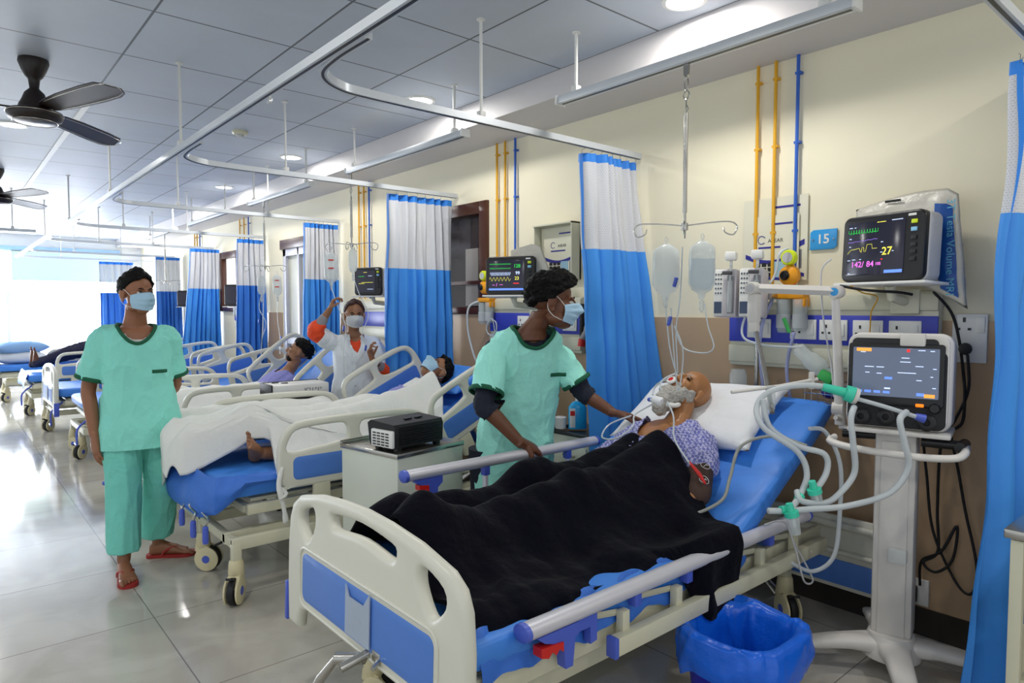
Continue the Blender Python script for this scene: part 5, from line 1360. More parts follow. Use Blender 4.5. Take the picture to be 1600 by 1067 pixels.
# ---- number sign
t = thing('number_sign', 'small blue wall sign with white number 15', 'sign', (3.39, 1.56, 1.845))
M = wallM(3.392, 1.56, 1.845)
me = flat_shape([[(-.068, -.05), (.050, -.05), (.066, -.038), (.068, .05), (-.050, .05), (-.066, .038)]], .008, .002, 1); obj('plate', place(me, M), M_signb, t)
txt(t, 'number', '15', .066, M @ T3(0, 0, .005), M_socket, bold=.001)
for s_ in (-1, 1): b = B(M); b.ell((s_*.052, 0, .006), (.005, .005, .004), n=10, m=6); obj('screw', b, M_chrome, t)

# ---- bedhead service panels
def socket(parent, M, two=True):
    b = B(M); b.box((0, 0, .004), (.135 if two else .075, .10, .010), bev=.003); o = obj('socket_plate', b, M_socket, parent)
    b = B(M)
    c = -.033 if two else 0
    b.box((c, .018, .0095), (.009, .016, .002)); b.box((c-.016, -.014, .0095), (.011, .010, .002)); b.box((c+.016, -.014, .0095), (.011, .010, .002))
    obj('pin_holes', b, M_black, o)
    if two: b = B(M); b.box((.038, 0, .011), (.034, .060, .006), bev=.002); obj('rocker_switch', b, M_socket, o)
    return o
def service_panel(ya, yb, label, socks, zb=1.19, flip=False):
    t = thing('service_panel', label, 'bedhead panel', (3.36, (ya+yb)/2, zb))
    obj('trunking', B().b2((3.335, ya, zb), (3.388, yb, 1.575), bev=.006), M_panel, t)
    obj('top_channel', B().b2((3.322, ya, 1.49), (3.337, yb, 1.565), bev=.004), M_panel, t)
    obj('blue_band', B().b2((3.326, ya, 1.32), (3.336, yb, 1.465), bev=.003), M_panelb, t)
    obj('lower_channel', B().b2((3.322, ya, zb+.02), (3.337, yb, 1.30), bev=.004), M_panel, t)
    for y in socks: socket(t, wallM(3.326, y, 1.393))
    return t
sp = service_panel(1.02, 2.04, 'service panel with blue socket band behind the syringe pumps and ventilator', [1.15, 1.31, 1.47, 1.62, 1.86])
service_panel(3.17, 4.16, 'service panel with blue band behind the attendant in mint', [3.27, 3.5, 3.75])
service_panel(5.35, 6.35, 'service panel with white sockets beside the woman in the white coat', [5.42, 5.6])
service_panel(9.3, 10.2, 'service panel below the dark square monitor in the far bay', [9.45, 9.7])
service_panel(11.5, 12.3, 'service panel in the farthest visible bay', [11.7])

# ---- patient monitors
def wave(M, x0, x1, y, h, fn, n, r=.0009):
    b = B(M); b.tube([(x0+(x1-x0)*k/n, y+h*fn(k/n), .0012) for k in range(n+1)], r, n=4); return b
def monitor(o_, xd, w_, h, label, kind, tilt=0.0, stand=True):
    """o_ centre of the screen face, xd left-to-right direction"""
    xd = V(xd).normalized(); yd = V((0, 0, 1)); zd = xd.cross(yd)
    yd = (yd-zd*tilt).normalized()
    M = frame(o_, xd, yd); 
    t = thing('patient_monitor', label, 'monitor', o_)
    me = flat_shape([rrect(w_, h, .035, 6)], .09, .012, 3); obj('rear_case', place(me, M @ T3(.004, -.004, -.070)), M_grey, t)
    me = flat_shape([rrect(w_, h, .034, 6)], .045, .010, 3); obj('front_case', place(me, M @ T3(0, 0, -.0235)), M_black, t)
    sw, sh_ = w_*.71, h*.80; cx = -w_*.075
    scr = obj('screen', place(flat_shape([rrect(sw, sh_, .006, 3)], .003, .0005, 1), M @ T3(cx, 0, .0)), M_scr, t)
    S = M @ T3(cx-sw/2, -sh_/2, .0016)                        # screen origin bottom-left
    def dg(s, x, y, sz, mt, nm='digits'): txt(scr, nm, s, sz, S @ T3(x*sw, y*sh_, .0006), mt, .0003, bold=.0004)
    rnd = random.Random(5)
    if kind == 1:
        obj('ecg_trace', wave(S, .02*sw, .55*sw, .80*sh_, .012, lambda q: (1.3 if (q*11) % 1 < .10 else .15*math.sin(q*60)), 200), M_lg, scr)
        obj('flat_trace', wave(S, .02*sw, .55*sw, .63*sh_, .006, lambda q: q*1.5+.2*math.sin(q*30), 40), mat('violet trace', '8060C0', .4, emit='9070E0', es=.9, var=0), scr)
        pts = [(0, 0), (.05, .3), (.12, .6), (.25, .65), (.33, .75), (.40, .8), (.44, .3), (.47, .1), (.50, .9), (.55, .9), (.57, .2), (.62, .2), (.66, 1.3), (.82, 1.3), (.84, .6), (1, .6)]
        b = B(S); b.tube([(.02*sw+.53*sw*x, .42*sh_+.028*y, .0012) for x, y in pts], .0009, n=4); obj('yellow_trace', b, M_ly, scr)
        dg('27', .72, .42, .048, M_ly); dg('142/', .21, .20, .036, M_lp); dg('84', .44, .20, .036, M_lp); dg('105', .58, .20, .018, M_lp)
        b = B(S); b.box((.84*sw, .05*sh_, .0008), (.30*sw, .055*sh_, .001)); obj('status_bar', b, M_lb, scr)
        for x, y, ww in ((.06, .91, .06), (.14, .91, .03), (.55, .97, .04), (.63, .97, .10), (.87, .98, .18), (.06, .70, .04), (.06, .55, .03), (.63, .60, .04), (.63, .41, .04), (.05, .29, .05), (.14, .30, .06), (.26, .30, .03), (.82, .42, .03), (.06, .04, .04)):
            b = B(S); b.box((x*sw, y*sh_, .0008), (ww*sw, .012*sh_, .0008)); obj('readout_line', b, M_ly if (x, y) in ((.63, .97), (.55, .97)) else M_lc, scr)
        b = B(S); b.box((.64*sw, .28*sh_, .0008), (.03*sw, .02*sh_, .0008)); obj('alarm_mark', b, M_lr, scr)
    elif kind == 2:
        obj('ecg_trace', wave(S, .02*sw, .62*sw, .86*sh_, .004, lambda q: (1.5 if (q*20) % 1 < .15 else 0), 160), M_lg, scr)
        obj('second_trace', wave(S, .02*sw, .62*sw, .72*sh_, .004, lambda q: (1.8 if (q*18) % 1 < .15 else 0), 160), M_lg, scr)
        obj('pulse_trace', wave(S, .04*sw, .62*sw, .55*sh_, .012, lambda q: math.sin(q*85), 160), M_lc, scr)
        obj('breath_trace', wave(S, .02*sw, .62*sw, .38*sh_, .013, lambda q: math.sin(q*38), 120), M_ly, scr)
        dg('128', .80, .80, .034, M_lg); dg('99', .82, .57, .032, M_lc); dg('23', .80, .40, .032, M_ly)
        b = B(S); b.box((.5*sw, .05*sh_, .0008), (.98*sw, .06*sh_, .001)); obj('status_bar', b, M_lb, scr)
        b = B(S); b.box((.78*sw, .24*sh_, .0008), (.16*sw, .03*sh_, .0008)); obj('alarm_mark', b, M_lr, scr)
        b = B(S); b.tube([(.22*sw, .15*sh_, .001), (.24*sw, .25*sh_, .001)], .0016, n=4); b.box((.36*sw, .20*sh_, .0008), (.10*sw, .015*sh_, .0008)); b.box((.14*sw, .19*sh_, .0008), (.07*sw, .015*sh_, .0008)); obj('pressure_readout', b, M_lp, scr)
    elif kind == 3:
        for x, y, ww, m_ in ((.5, .90, .18, M_ly), (.3, .72, .3, M_lg), (.75, .74, .2, M_lc), (.6, .45, .6, M_ly), (.3, .40, .3, M_ly), (.75, .15, .3, M_lc)):
            b = B(S); b.box((x*sw, y*sh_, .0008), (ww*sw, .018*sh_, .0008)); obj('readout_line', b, m_, scr)
    # buttons on the right of the bezel
    bx = w_*.385
    for k, (mt, yy) in enumerate([(M_lime, .33), (mat('pale blue button', '8CC8E8', .4, var=0), .22), (M_blackm, .10), (M_blackm, 0), (M_blackm, -.10), (M_blackm, -.20)]):
        b = B(M); b.box((bx, yy*h, .002), (.026, .017, .006), bev=.002); obj('button', b, mt if k < 2 else M_grey if False else M_blackm, t)
    txt(t, 'maker_plate', 'COMEN' if False else 'VITAL', .010, M @ T3(bx*.92, h*.43, .0004), M_socket, .0002) if False else obj('name_plate', B(M).box((bx*.92, h*.43, .0006), (.034, .010, .001)), M_socket, t)
    if stand:
        s_ = B(M); s_.box((.01, -h/2-.010, -.05), (w_*1.12, .012, .16), bev=.004); obj('shelf_plate', s_, M_socket, t)
        c0 = M @ V((0, -h/2-.014, -.08)); s_ = B(); s_.tube([c0, c0+V((.02, 0, -.05)), V((3.32, c0.y-.02, c0.z-.07))], .022, n=12); s_.box((3.318, c0.y-.02, c0.z-.07), (.02, .12, .11), bev=.004)
        obj('wall_bracket', s_, M_panel, t)
    return t, M
mon1, MM1 = monitor((3.13, 1.19, 1.765), (-.26, -.96, 0), .385, .295, 'patient monitor showing 142/84, on a shelf next to the sign 15', 1, tilt=.05)
mon2, MM2 = monitor((3.06, 3.60, 1.73), (.50, -.86, 0), .37, .27, 'patient monitor with wavy traces and 128, behind the attendant in mint', 2, tilt=.05)
monitor((3.05, 5.64, 1.75), (.45, -.89, 0), .30, .26, 'patient monitor above the woman in the white coat', 3)
monitor((3.12, 9.52, 1.68), (.55, -.83, 0), .36, .30, 'blank dark square monitor on a shelf in the far bay', 0)
monitor((3.10, 11.86, 1.66), (.75, -.66, 0), .30, .26, 'farthest dark monitor beside a blue curtain', 0)
# cables below monitors
def cable(label, pts, r, mt, cat='cable', sm=8, name='cable', grp=None):
    b = B(); b.tube(pts, r, n=8, sm=sm); o = obj(name, b, mt, None, 180); return tag(o, label, cat, grp)
cable('yellow and green leads hanging under the monitor showing 142/84', [(3.10, 1.30, 1.60), (3.15, 1.27, 1.57), (3.24, 1.24, 1.55), (3.28, 1.28, 1.48), (3.29, 1.29, 1.38), (3.27, 1.31, 1.30)], .003, M_yellow)
cable('black cable hooked beneath the monitor showing 142/84', [(3.06, 1.33, 1.60), (3.10, 1.27, 1.585), (3.14, 1.20, 1.575), (3.20, 1.14, 1.57), (3.25, 1.10, 1.56)], .006, M_rubber)
cable('grey sensor cables looping left of the monitor showing 142/84', [(3.06, 1.37, 1.72), (3.03, 1.40, 1.66), (3.04, 1.39, 1.45), (3.06, 1.36, 1.25), (3.05, 1.34, 1.10)], .004, M_grey)
cable('long black power cable from the monitor down past the right wall socket', [(3.26, 1.02, 1.57), (3.36, .98, 1.48), (3.375, .95, 1.35), (3.375, .93, 1.2), (3.36, .92, 1.12), (3.37, .93, 1.0), (3.36, .98, .97), (3.36, 1.0, 1.05)], .006, M_rubber)
cable('black power cable hanging from the wall plug right of the ventilator', [(3.36, .915, 1.30), (3.37, .91, 1.15), (3.36, .95, 1.02), (3.35, 1.00, .9), (3.36, 1.01, .6), (3.35, 1.0, .42), (3.33, 1.05, .36), (3.33, 1.0, .33), (3.34, .94, .40), (3.35, .93, .55), (3.33, .98, .43), (3.34, 1.06, .36), (3.36, 1.07, .24)], .006, M_rubber)
cable('second black cable hanging behind the ventilator column', [(3.30, 1.06, .95), (3.34, 1.05, .75), (3.35, 1.02, .50), (3.34, .92, .30), (3.33, .86, .28), (3.34, .85, .40), (3.35, .90, .62), (3.34, .93, .80), (3.30, .95, .95)], .006, M_rubber)
# plastic bag hung behind the nearest monitor
t = thing('plastic_bag', 'ivory carrier bag with a blue lettered band hanging behind the monitor showing 142/84', 'bag', (3.30, 1.1, 1.75))
bd = V((-.16, -.99, 0)).normalized(); MB_ = frame((3.285, 1.165, 1.765), bd, (0.03, 0, 1))
b = B(MB_)
def bagf(s_):
    def f(u, v_):
        # corners: wider towards the lower right
        xl, xr = -.225+.01*v_, .285-.055*v_
        x = xl+(xr-xl)*u; top = .20+.045*math.sin(min(1, u*1.15)*PI*.62)+(-.03 if u > .9 else 0)*(u-.9)*10
        bot = -.10-.17*u*u
        y = bot+(top-bot)*v_
        e = min(1, 8*min(u, 1-u))*min(1, 8*min(v_, 1-v_))
        return (x, y, (s_*.018+.012*nz((u*5, v_*5, 0), 1, 61))*e+.006*nz((u*11, v_*9, 2), 1, 62))
    return f
b.grid(bagf(1), 30, 30); b.grid(bagf(-1), 30, 30); bmesh.ops.remove_doubles(b.bm, verts=b.bm.verts, dist=.001)
obj('bag_body', b, mat('ivory plastic film', 'C8C4B8', .35, var=.04, bump=.3, bscale=25), t, 180)
b = B(MB_); f1 = bagf(1)
def bandf(u, v_):
    p = f1(.80+.145*u, .06+.80*v_); return (p[0], p[1], p[2]+.004)
b.grid(bandf, 6, 24); obj('blue_band', b, mat('blue teal print', '1450A0', .35, var=.25, scale=4), t, 180)
Rt = Matrix.Rotation(-PI/2-.10, 4, 'Z')
txt(t, 'lettering', '3T Tesla Volume MRI', .046, MB_ @ T3(.224, -.012, .036) @ Matrix.Rotation(-PI/2+.03, 4, 'Z'), mat('teal letters', '5CA8C4', .5, var=0), .0004)
b = B(MB_); b.box((-.03, .215, .024), (.07, .010, .004)); obj('handle_slot', b, M_black, t)
# second bag behind monitor two
t = thing('plastic_bag', 'grey-white carrier bag tucked behind the monitor showing 128', 'bag', (3.25, 3.5, 1.8))
M_ = frame((3.16, 3.56, 1.80), (.40, -.9, 0), (0, 0, 1)); b = B(M_); b.prism([(-.10, -.02), (.22, -.12), (.12, .13), (.06, .15), (-.10, .11)], -.012, .012)
obj('bag_body', b, mat('ivory plastic film', 'C8C4B8', .35), t)

# ---- calendars / chart boxes
def poster(M, w_, h, t, full=True):
    obj('sheet', B(M).box((0, 0, 0), (w_, h, .004)), M_paper, t)
    b = B(M)
    arc = [(-w_*.46+w_*.92*k/16, -.02*h-.10*h*math.sin(PI*k/16)) for k in range(17)]
    b.rings([[(x, y, .0024), (x, y-.055*h-.02*h*abs(x)/w_, .0024), (x, y-.055*h-.02*h*abs(x)/w_, .0034), (x, y, .0034)] for x, y in arc]); obj('blue_swoosh', b, M_ink, t)
    b = B(M); arc2 = [(-w_*.46+w_*.92*k/16, -.42*h+.07*h*math.sin(PI*k/16)) for k in range(17)]
    b.rings([[(x, y, .0024), (x, y-.04*h, .0024), (x, y-.04*h, .0034), (x, y, .0034)] for x, y in arc2]); obj('blue_swoosh', b, M_ink, t)
    b = B(M); b.box((.20*w_, .38*h, .003), (.38*w_, .025*h, .001)); b2_ = B(M); b2_.box((-.02*w_, .06*h, .003), (.40*w_, .025*h, .001)); obj('print_bar', b, M_ink, t); obj('print_bar', b2_, M_ink, t)
    b = B(M); b.tube([(-.16*w_+.055*h*math.cos(a*PI/12), .17*h+.055*h*math.sin(a*PI/12), .003) for a in range(2, 22)], .0022, n=5); obj('logo_ring', b, M_ink, t)
    txt(t, 'lettering', 'ABEAR', .075*h, M @ T3(.09*w_, .15*h, .0025), M_inkk, .0004)
    for k in range(3):
        for j in range(3): b = B(M); b.box((-.22*w_+k*.11*w_, -.18*h-j*.07*h, .003), (.085*w_, .055*h, .001)); obj('small_picture', b, M_inkk, t)
    b = B(M); b.box((.16*w_, -.25*h, .003), (.20*w_, .22*h, .001)); obj('picture', b, mat('pale blue print', '9CC4D8', .5), t)
    b = B(M); b.box((.36*w_, -.25*h, .003), (.12*w_, .22*h, .001)); obj('picture', b, mat('grey print', '70707A', .5), t)
t = thing('wall_calendar', 'upper cream calendar sheet hanging behind the yellow and blue pipes, half covered', 'calendar', (3.392, 1.83, 1.9)); poster(wallM(3.390, 1.82, 1.865), .36, .44, t)
t = thing('wall_calendar', 'lower cream calendar with blue swoosh hanging in front of another behind the yellow pipes', 'calendar', (3.384, 1.83, 1.8)); poster(wallM(3.380, 1.835, 1.80), .31, .38, t)
t = thing('wall_calendar', 'cream calendar with blue swoosh in a shallow white box above the switch box', 'calendar', (3.36, 3.45, 1.9))
b = B(); b.b2((3.30, 3.235, 1.70), (3.392, 3.245, 2.095)); b.b2((3.30, 3.235, 2.085), (3.392, 3.63, 2.095)); b.b2((3.38, 3.235, 1.70), (3.392, 3.63, 2.095)); b.b2((3.31, 3.62, 1.70), (3.392, 3.63, 2.095)); obj('box', b, M_panel, t)
poster(wallM(3.372, 3.43, 1.885), .36, .38, t)

# ---- wall sockets and switch box on the right
t = thing('wall_socket', 'white double wall socket with a black plug beside the right curtain', 'socket', (3.39, .915, 1.37))
b = B(); b.box((3.382, .915, 1.37), (.012, .13, .21), bev=.003); pl = obj('socket_plate', b, M_socket, t)
Mw = wallM(3.375, .915, 1.43); b = B(Mw); b.box((-.02, .02, .001), (.010, .02, .003)); b.box((-.04, -.02, .001), (.012, .010, .003)); b.box((0, -.02, .001), (.012, .010, .003)); obj('pin_holes', b, M_black, pl)
b = B(Mw); b.box((.042, 0, .002), (.03, .07, .006), bev=.002); obj('rocker_switch', b, M_socket, pl)
b = B(wallM(3.375, .925, 1.325)); b.lathe((0, 0, 0), [(0, 0), (.022, 0), (.026, .01), (.022, .028), (.010, .034), (0, .034)], n=16); obj('plug', b, M_rubber, t)
t = thing('wall_socket', 'small low wall outlet with a black plug behind the ventilator column', 'socket', (3.38, 1.085, .2))
obj('socket_plate', B().box((3.388, 1.085, .20), (.02, .09, .12), bev=.003), M_socket, t); obj('plug', B().box((3.37, 1.11, .19), (.03, .05, .08), bev=.01), M_rubber, t)
t = thing('switch_box', 'white wall switch box with a large grey plug and red tip beside the curtain', 'switch box', (3.35, 3.06, 1.4))
b = B(); b.b2((3.325, 2.985, 1.26), (3.39, 3.125, 1.565), bev=.004); obj('box', b, M_socket, t)
Ms = wallM(3.324, 3.055, 1.47); b = B(Ms); b.box((-.01, 0, .002), (.06, .04, .004)); bk = obj('breaker', b, M_grey, t)
b = B(Ms); [b.box((-.028+k*.018, 0, .006), (.006, .012, .006)) for k in range(3)]; obj('breaker_levers', b, M_black, bk)
b = B(); b.lathe((3.325, 3.06, 1.36), [(0, 0), (.045, 0), (.045, -.03), (.035, -.05), (0, -.05)], n=20, ax='x'); b.cyl((3.285, 3.06, 1.36), (3.27, 3.10, 1.29), .024, n=14); obj('plug_housing', b, mat('grey plug', '8A8C90', .4), t)
b = B(); b.cyl((3.27, 3.10, 1.295), (3.266, 3.105, 1.245), .026, n=14); obj('red_tip', b, M_red, t)
b = B(); b.b2((3.30, 3.135, 1.28), (3.39, 3.16, 1.53), bev=.008); tag(obj('conduit', b, M_blackm), 'dark cable conduit left of the wall switch box', 'conduit')

# ---- suction regulators, flow meters and jars
def suction(y, label, lime=True, jar=True, scale=1.0):
    t = thing('suction_unit', label, 'suction unit', (3.30, y, 1.6))
    if lime:
        b = B(); b.lathe((3.30, y, 1.755), [(0, 0), (.034, 0), (.040, -.008), (.040, -.03), (.034, -.038), (0, -.038)], n=24, ax='x'); g = obj('gauge', b, M_lime, t)
        b = B(); b.lathe((3.262, y, 1.755), [(0, 0), (.026, 0), (.026, -.003), (0, -.003)], n=20, ax='x'); obj('dial', b, M_grey, g)
    b = B(); b.lathe((3.31, y, 1.665), [(0, 0), (.044, 0), (.052, -.010), (.050, -.035), (.03, -.05), (0, -.05)], n=24, ax='x'); b.cyl((3.31, y, 1.70), (3.31, y, 1.72), .014, n=10); o = obj('regulator', b, M_amber, t)
    b = B(); b.lathe((3.262, y+.01, 1.665), [(0, 0), (.022, 0), (.026, -.008), (.018, -.02), (0, -.02)], n=16, ax='x'); obj('knob', b, M_black, o)
    b = B(); b.box((3.30, y-.01, 1.565), (.07, .15, .035), bev=.008); b.box((3.30, y-.06, 1.53), (.06, .06, .05), bev=.008); obj('jar_lid', b, M_amber, t)
    b = B(); b.cyl((3.33, y, 1.665), (3.385, y, 1.665), .014, n=12); b.cyl((3.33, y, 1.60), (3.385, y, 1.60), .012, n=12); obj('wall_fitting', b, M_steel, t)
    if jar:
        for dy, h in ((.03, .17), (-.055, .16)):
            b = B(); b.lathe((3.295, y+dy, 1.545-h), [(0, 0), (.026, 0), (.033, .01), (.036, h-.02), (.036, h), (.0335, h), (.031, .014), (0, .006)], n=20); obj('jar', b, M_clear, t)
        for k, dy in enumerate((.03, -.055)):
            b = B(); b.lathe((3.295, y+dy, 1.40), [(0, 0), (.0368, 0), (.0368, .07), (0, .07)], n=20); obj('scale_label', b, mat('frosted label', 'D8DCE0', .5, alpha=.6, var=0), t)
    return t
suction(1.68, 'yellow suction regulator set with lime gauge left of the sign 15')
suction(4.18, 'yellow suction regulator set with lime gauge left of the monitor showing 128')
suction(5.55, 'yellow suction regulator behind the woman in the white coat', False)
suction(10.0, 'yellow suction regulator under the dark square monitor in the far bay')
suction(12.1, 'yellow suction regulator in the farthest bay')
# ---- tubing bundles by the suction units
def tubing(label, pts, r=.006, mt=None): return cable(label, pts, r, mt or M_tube, 'tubing', name='tubing')
tubing('clear hose hanging down from the suction unit left of the monitor showing 128', [(3.28, 4.22, 1.56), (3.22, 4.30, 1.50), (3.22, 4.30, 1.3), (3.25, 4.22, 1.05), (3.30, 4.12, .98), (3.30, 4.02, 1.05), (3.28, 4.06, 1.3)], .009)
tubing('coiled tubing hung below the suction unit left of the monitor showing 128', [(3.24, 4.05, 1.42)]+[(3.24+.01*math.sin(k), 4.03+.055*math.cos(k*1.1), 1.35+.06*math.sin(k*1.1)) for k in range(14)]+[(3.26, 4.0, 1.2)], .004)
tubing('curled white hose from the suction gauge down to the clear pouch', [(3.25, 1.67, 1.80), (3.22, 1.70, 1.77), (3.20, 1.72, 1.65), (3.10, 1.80, 1.48), (3.06, 1.80, 1.36), (3.10, 1.72, 1.32), (3.16, 1.62, 1.31), (3.20, 1.58, 1.31)], .006)
tubing('lilac hose running down the wall behind the syringe pumps', [(3.28, 1.75, 1.58), (3.24, 1.80, 1.40), (3.24, 1.80, 1.2), (3.26, 1.78, 1.0)], .009, mat('lilac hose', 'A8B0DC', .3, alpha=.8, var=0))
tubing('second lilac hose hanging below the suction jars', [(3.27, 1.64, 1.38), (3.24, 1.66, 1.2), (3.26, 1.64, 1.0)], .009, mat('lilac hose', 'A8B0DC', .3, alpha=.8, var=0))
t = thing('resuscitator_pouch', 'clear pouch with a green valve hanging under the service panel', 'pouch', (3.22, 1.5, 1.2))
b = B(); b.tube([(3.20, 1.60, 1.32), (3.20, 1.56, 1.28), (3.20, 1.48, 1.22), (3.21, 1.42, 1.19)], [.012, .035, .045, .02], n=12, sm=4, flat=.6); obj('pouch', b, M_clear, t, 180)
b = B(); b.box((3.20, 1.44, 1.175), (.05, .07, .05), R=Matrix.Rotation(.5, 3, 'X'), bev=.008); obj('green_valve', b, mat('green plastic', '2FA84C', .4), t)
b = B(); b.tube([(3.20, 1.66, 1.45), (3.20, 1.63, 1.38)], .010, n=10); obj('green_connector', b, mat('green plastic', '2FA84C', .4), t)
# wire basket below the panel
t = thing('wire_basket', 'chrome wire basket mounted under the service panel', 'basket', (3.28, 1.42, 1.08))
b = B()
for z in (1.04, 1.09, 1.14): b.tube([(3.20, 1.55, z), (3.20, 1.28, z), (3.35, 1.28, z), (3.35, 1.55, z)], .0025, n=5, closed=True)
for k in range(9): y = 1.29+k*.032; b.tube([(3.20, y, 1.14), (3.20, y, 1.04), (3.35, y, 1.04)], .0018, n=4)
obj('wires', b, M_chrome, t)
b = B(); b.ell((3.28, 1.45, 1.09), (.05, .05, .03)); tag(obj('glove_packet', b, mat('violet plastic', '3A2C88', .4)), 'violet packet lying in the wire basket', 'packet')

# ---- syringe pumps on a stand rail
def pump(x, y, z, label, rz=0.30, tilt=.10):
    t = thing('syringe_pump', label, 'syringe pump', (x, y, z))
    M = Matrix.Translation((x, y, z)) @ Matrix.Rotation(rz, 4, 'Z') @ frame((0, 0, 0), (0, -1, 0), (.05, -tilt*1.6, 1))
    b = B(M); b.box((0, 0, 0), (.115, .245, .13), bev=.010); obj('case', b, mat('pale pump case', 'D4D0D4', .4, var=.02), t)
    b = B(M); b.box((-.032, 0, .066), (.046, .235, .004), bev=.002); fp = obj('keypad_panel', b, M_socket, t)
    b = B(M); b.box((-.032, -.075, .069), (.038, .060, .003)); obj('display', b, mat('pump display', '2C3648', .2, var=0, emit='384868', es=.3), fp)
    for r_ in range(5):
        for c in range(3):
            b = B(M); b.box((-.045+c*.013, .095-r_*.024, .0695), (.008, .009, .003), bev=.001); obj('key', b, mat('slate key', '5A6470', .5), fp)
    b = B(M); b.box((.030, -.01, .070), (.034, .19, .012), bev=.004); obj('syringe_slot', b, mat('dim grey', '8C8C90', .4), t)
    b = B(M); b.tube([(.030, -.10, .082), (.030, .06, .082)], .012, n=12); b.tube([(.030, .06, .082), (.030, .14, .082)], .005, n=8); obj('syringe', b, M_clear, t)
    b = B(M); b.box((.015, .10, .085), (.05, .018, .02), bev=.004); obj('syringe_clamp', b, mat('dark grey plastic', '48484C', .4), t)
    b = B(M); b.box((.030, .185, .075), (.055, .045, .05), bev=.008); b.box((.030, .15, .07), (.014, .05, .014), bev=.003); obj('plunger_head', b, M_socket, t)
    return t
pump(3.13, 1.93, 1.575, 'left grey syringe pump beside the hanging drip bottle')
pump(3.13, 1.785, 1.575, 'right grey syringe pump, in front of the cream calendar')
t = thing('pump_stand', 'grey steel pole stand carrying the two syringe pumps', 'stand', (3.22, 1.84, 0))
b = B(); b.cyl((3.306, 1.86, .10), (3.306, 1.86, 1.66), .011, n=12); b.box((3.255, 1.86, 1.56), (.10, .26, .03), bev=.004); obj('pole', b, M_steel, t)
b = B(); [b.tube([(3.306, 1.86, .12), (3.29+.06*math.cos(a), 1.86+.18*math.sin(a), .02)], .012, n=8) for a in (1.2, 2.7, 4.2, 5.5)]; obj('base', b, M_steel, t)
b = B(); b.lathe((3.19, 1.90, 1.02), [(0, 0), (.04, 0), (.045, .02), (.045, .13), (.035, .16), (0, .16)], n=20); tag(obj('clear_bottle', b, M_clear), 'clear plastic humidifier bottle hanging under the syringe pumps', 'bottle')

# ---- infusion hangers
def hanger(y, zt, zh, label, ang=.5, x=2.6):
    t = thing('infusion_hanger', label, 'drip hanger', (x, y, zt))
    b = B(); b.prism([(-.014, .0), (.014, 0), (.012, -.05), (0, -.062), (-.012, -.05)], -.006, .006, R=frame((0, 0, 0), (0, -1, 0), (0, 0, 1)), o=(x, y, zt)); obj('glider', b, M_steel, t)
    b = B(); z = zt-.06
    b.tube([(x, y+.010*math.cos(a*PI/8), z-.028+.030*math.sin(a*PI/8)) for a in range(16)], .003, n=6, closed=True)
    b.tube([(x, y, z-.055), (x, y-.016, z-.075), (x, y-.002, z-.10), (x, y+.014, z-.082), (x, y+.004, z-.06)], .0032, n=6, sm=4); b.tube([(x, y, z-.10), (x, y, z-.17)], .003, n=6)
    b.tube([(x, y, z-.12), (x, y-.012, z-.14), (x, y-.004, z-.155)], .0028, n=6); obj('hook_chain', b, M_steel, t)
    zc = zt-.22
    b = B(); b.cyl((x, y, zc), (x, y, zh+.06), .010, n=14); b.cyl((x, y, zc+.01), (x, y, zc), .005, n=8); obj('outer_pole', b, M_steel, t)
    b = B(); b.cyl((x, y, zh+.08), (x, y, zh-.04), .0065, n=12); b.cyl((x, y, zh+.012), (x, y, zh-.02), .016, n=14); hub = obj('hub', b, M_steel, t)
    for k in range(4):
        a = ang+k*PI/2; d = V((math.cos(a), math.sin(a), 0)); c = V((x, y, zh)); L_ = .20 if k % 2 == 0 else .09
        b = B(); b.tube([c, c+d*L_*.6+V((0, 0, .012)), c+d*L_+V((0, 0, .012)), c+d*(L_+.028)+V((0, 0, -.01)), c+d*(L_+.012)+V((0, 0, -.045)), c+d*(L_-.022)+V((0, 0, -.035)), c+d*(L_-.03)+V((0, 0, -.012))], .0032, n=6, sm=4); obj('hook_arm', b, M_steel, t)
    return t
hanger(1.83, 2.60, 1.875, 'nearest chrome infusion hanger with two hanging bottles above the old man', ang=math.radians(-56))
hanger(5.07, 2.60, 2.02, 'chrome infusion hanger above the woman in the white coat', ang=math.radians(-50))
hanger(7.0, 2.60, 1.93, 'chrome infusion hanger in front of the dark blue curtain with a drip bag', ang=math.radians(-45))
hanger(11.0, 2.60, 1.90, 'distant chrome infusion hanger by the far bay', ang=math.radians(-40))
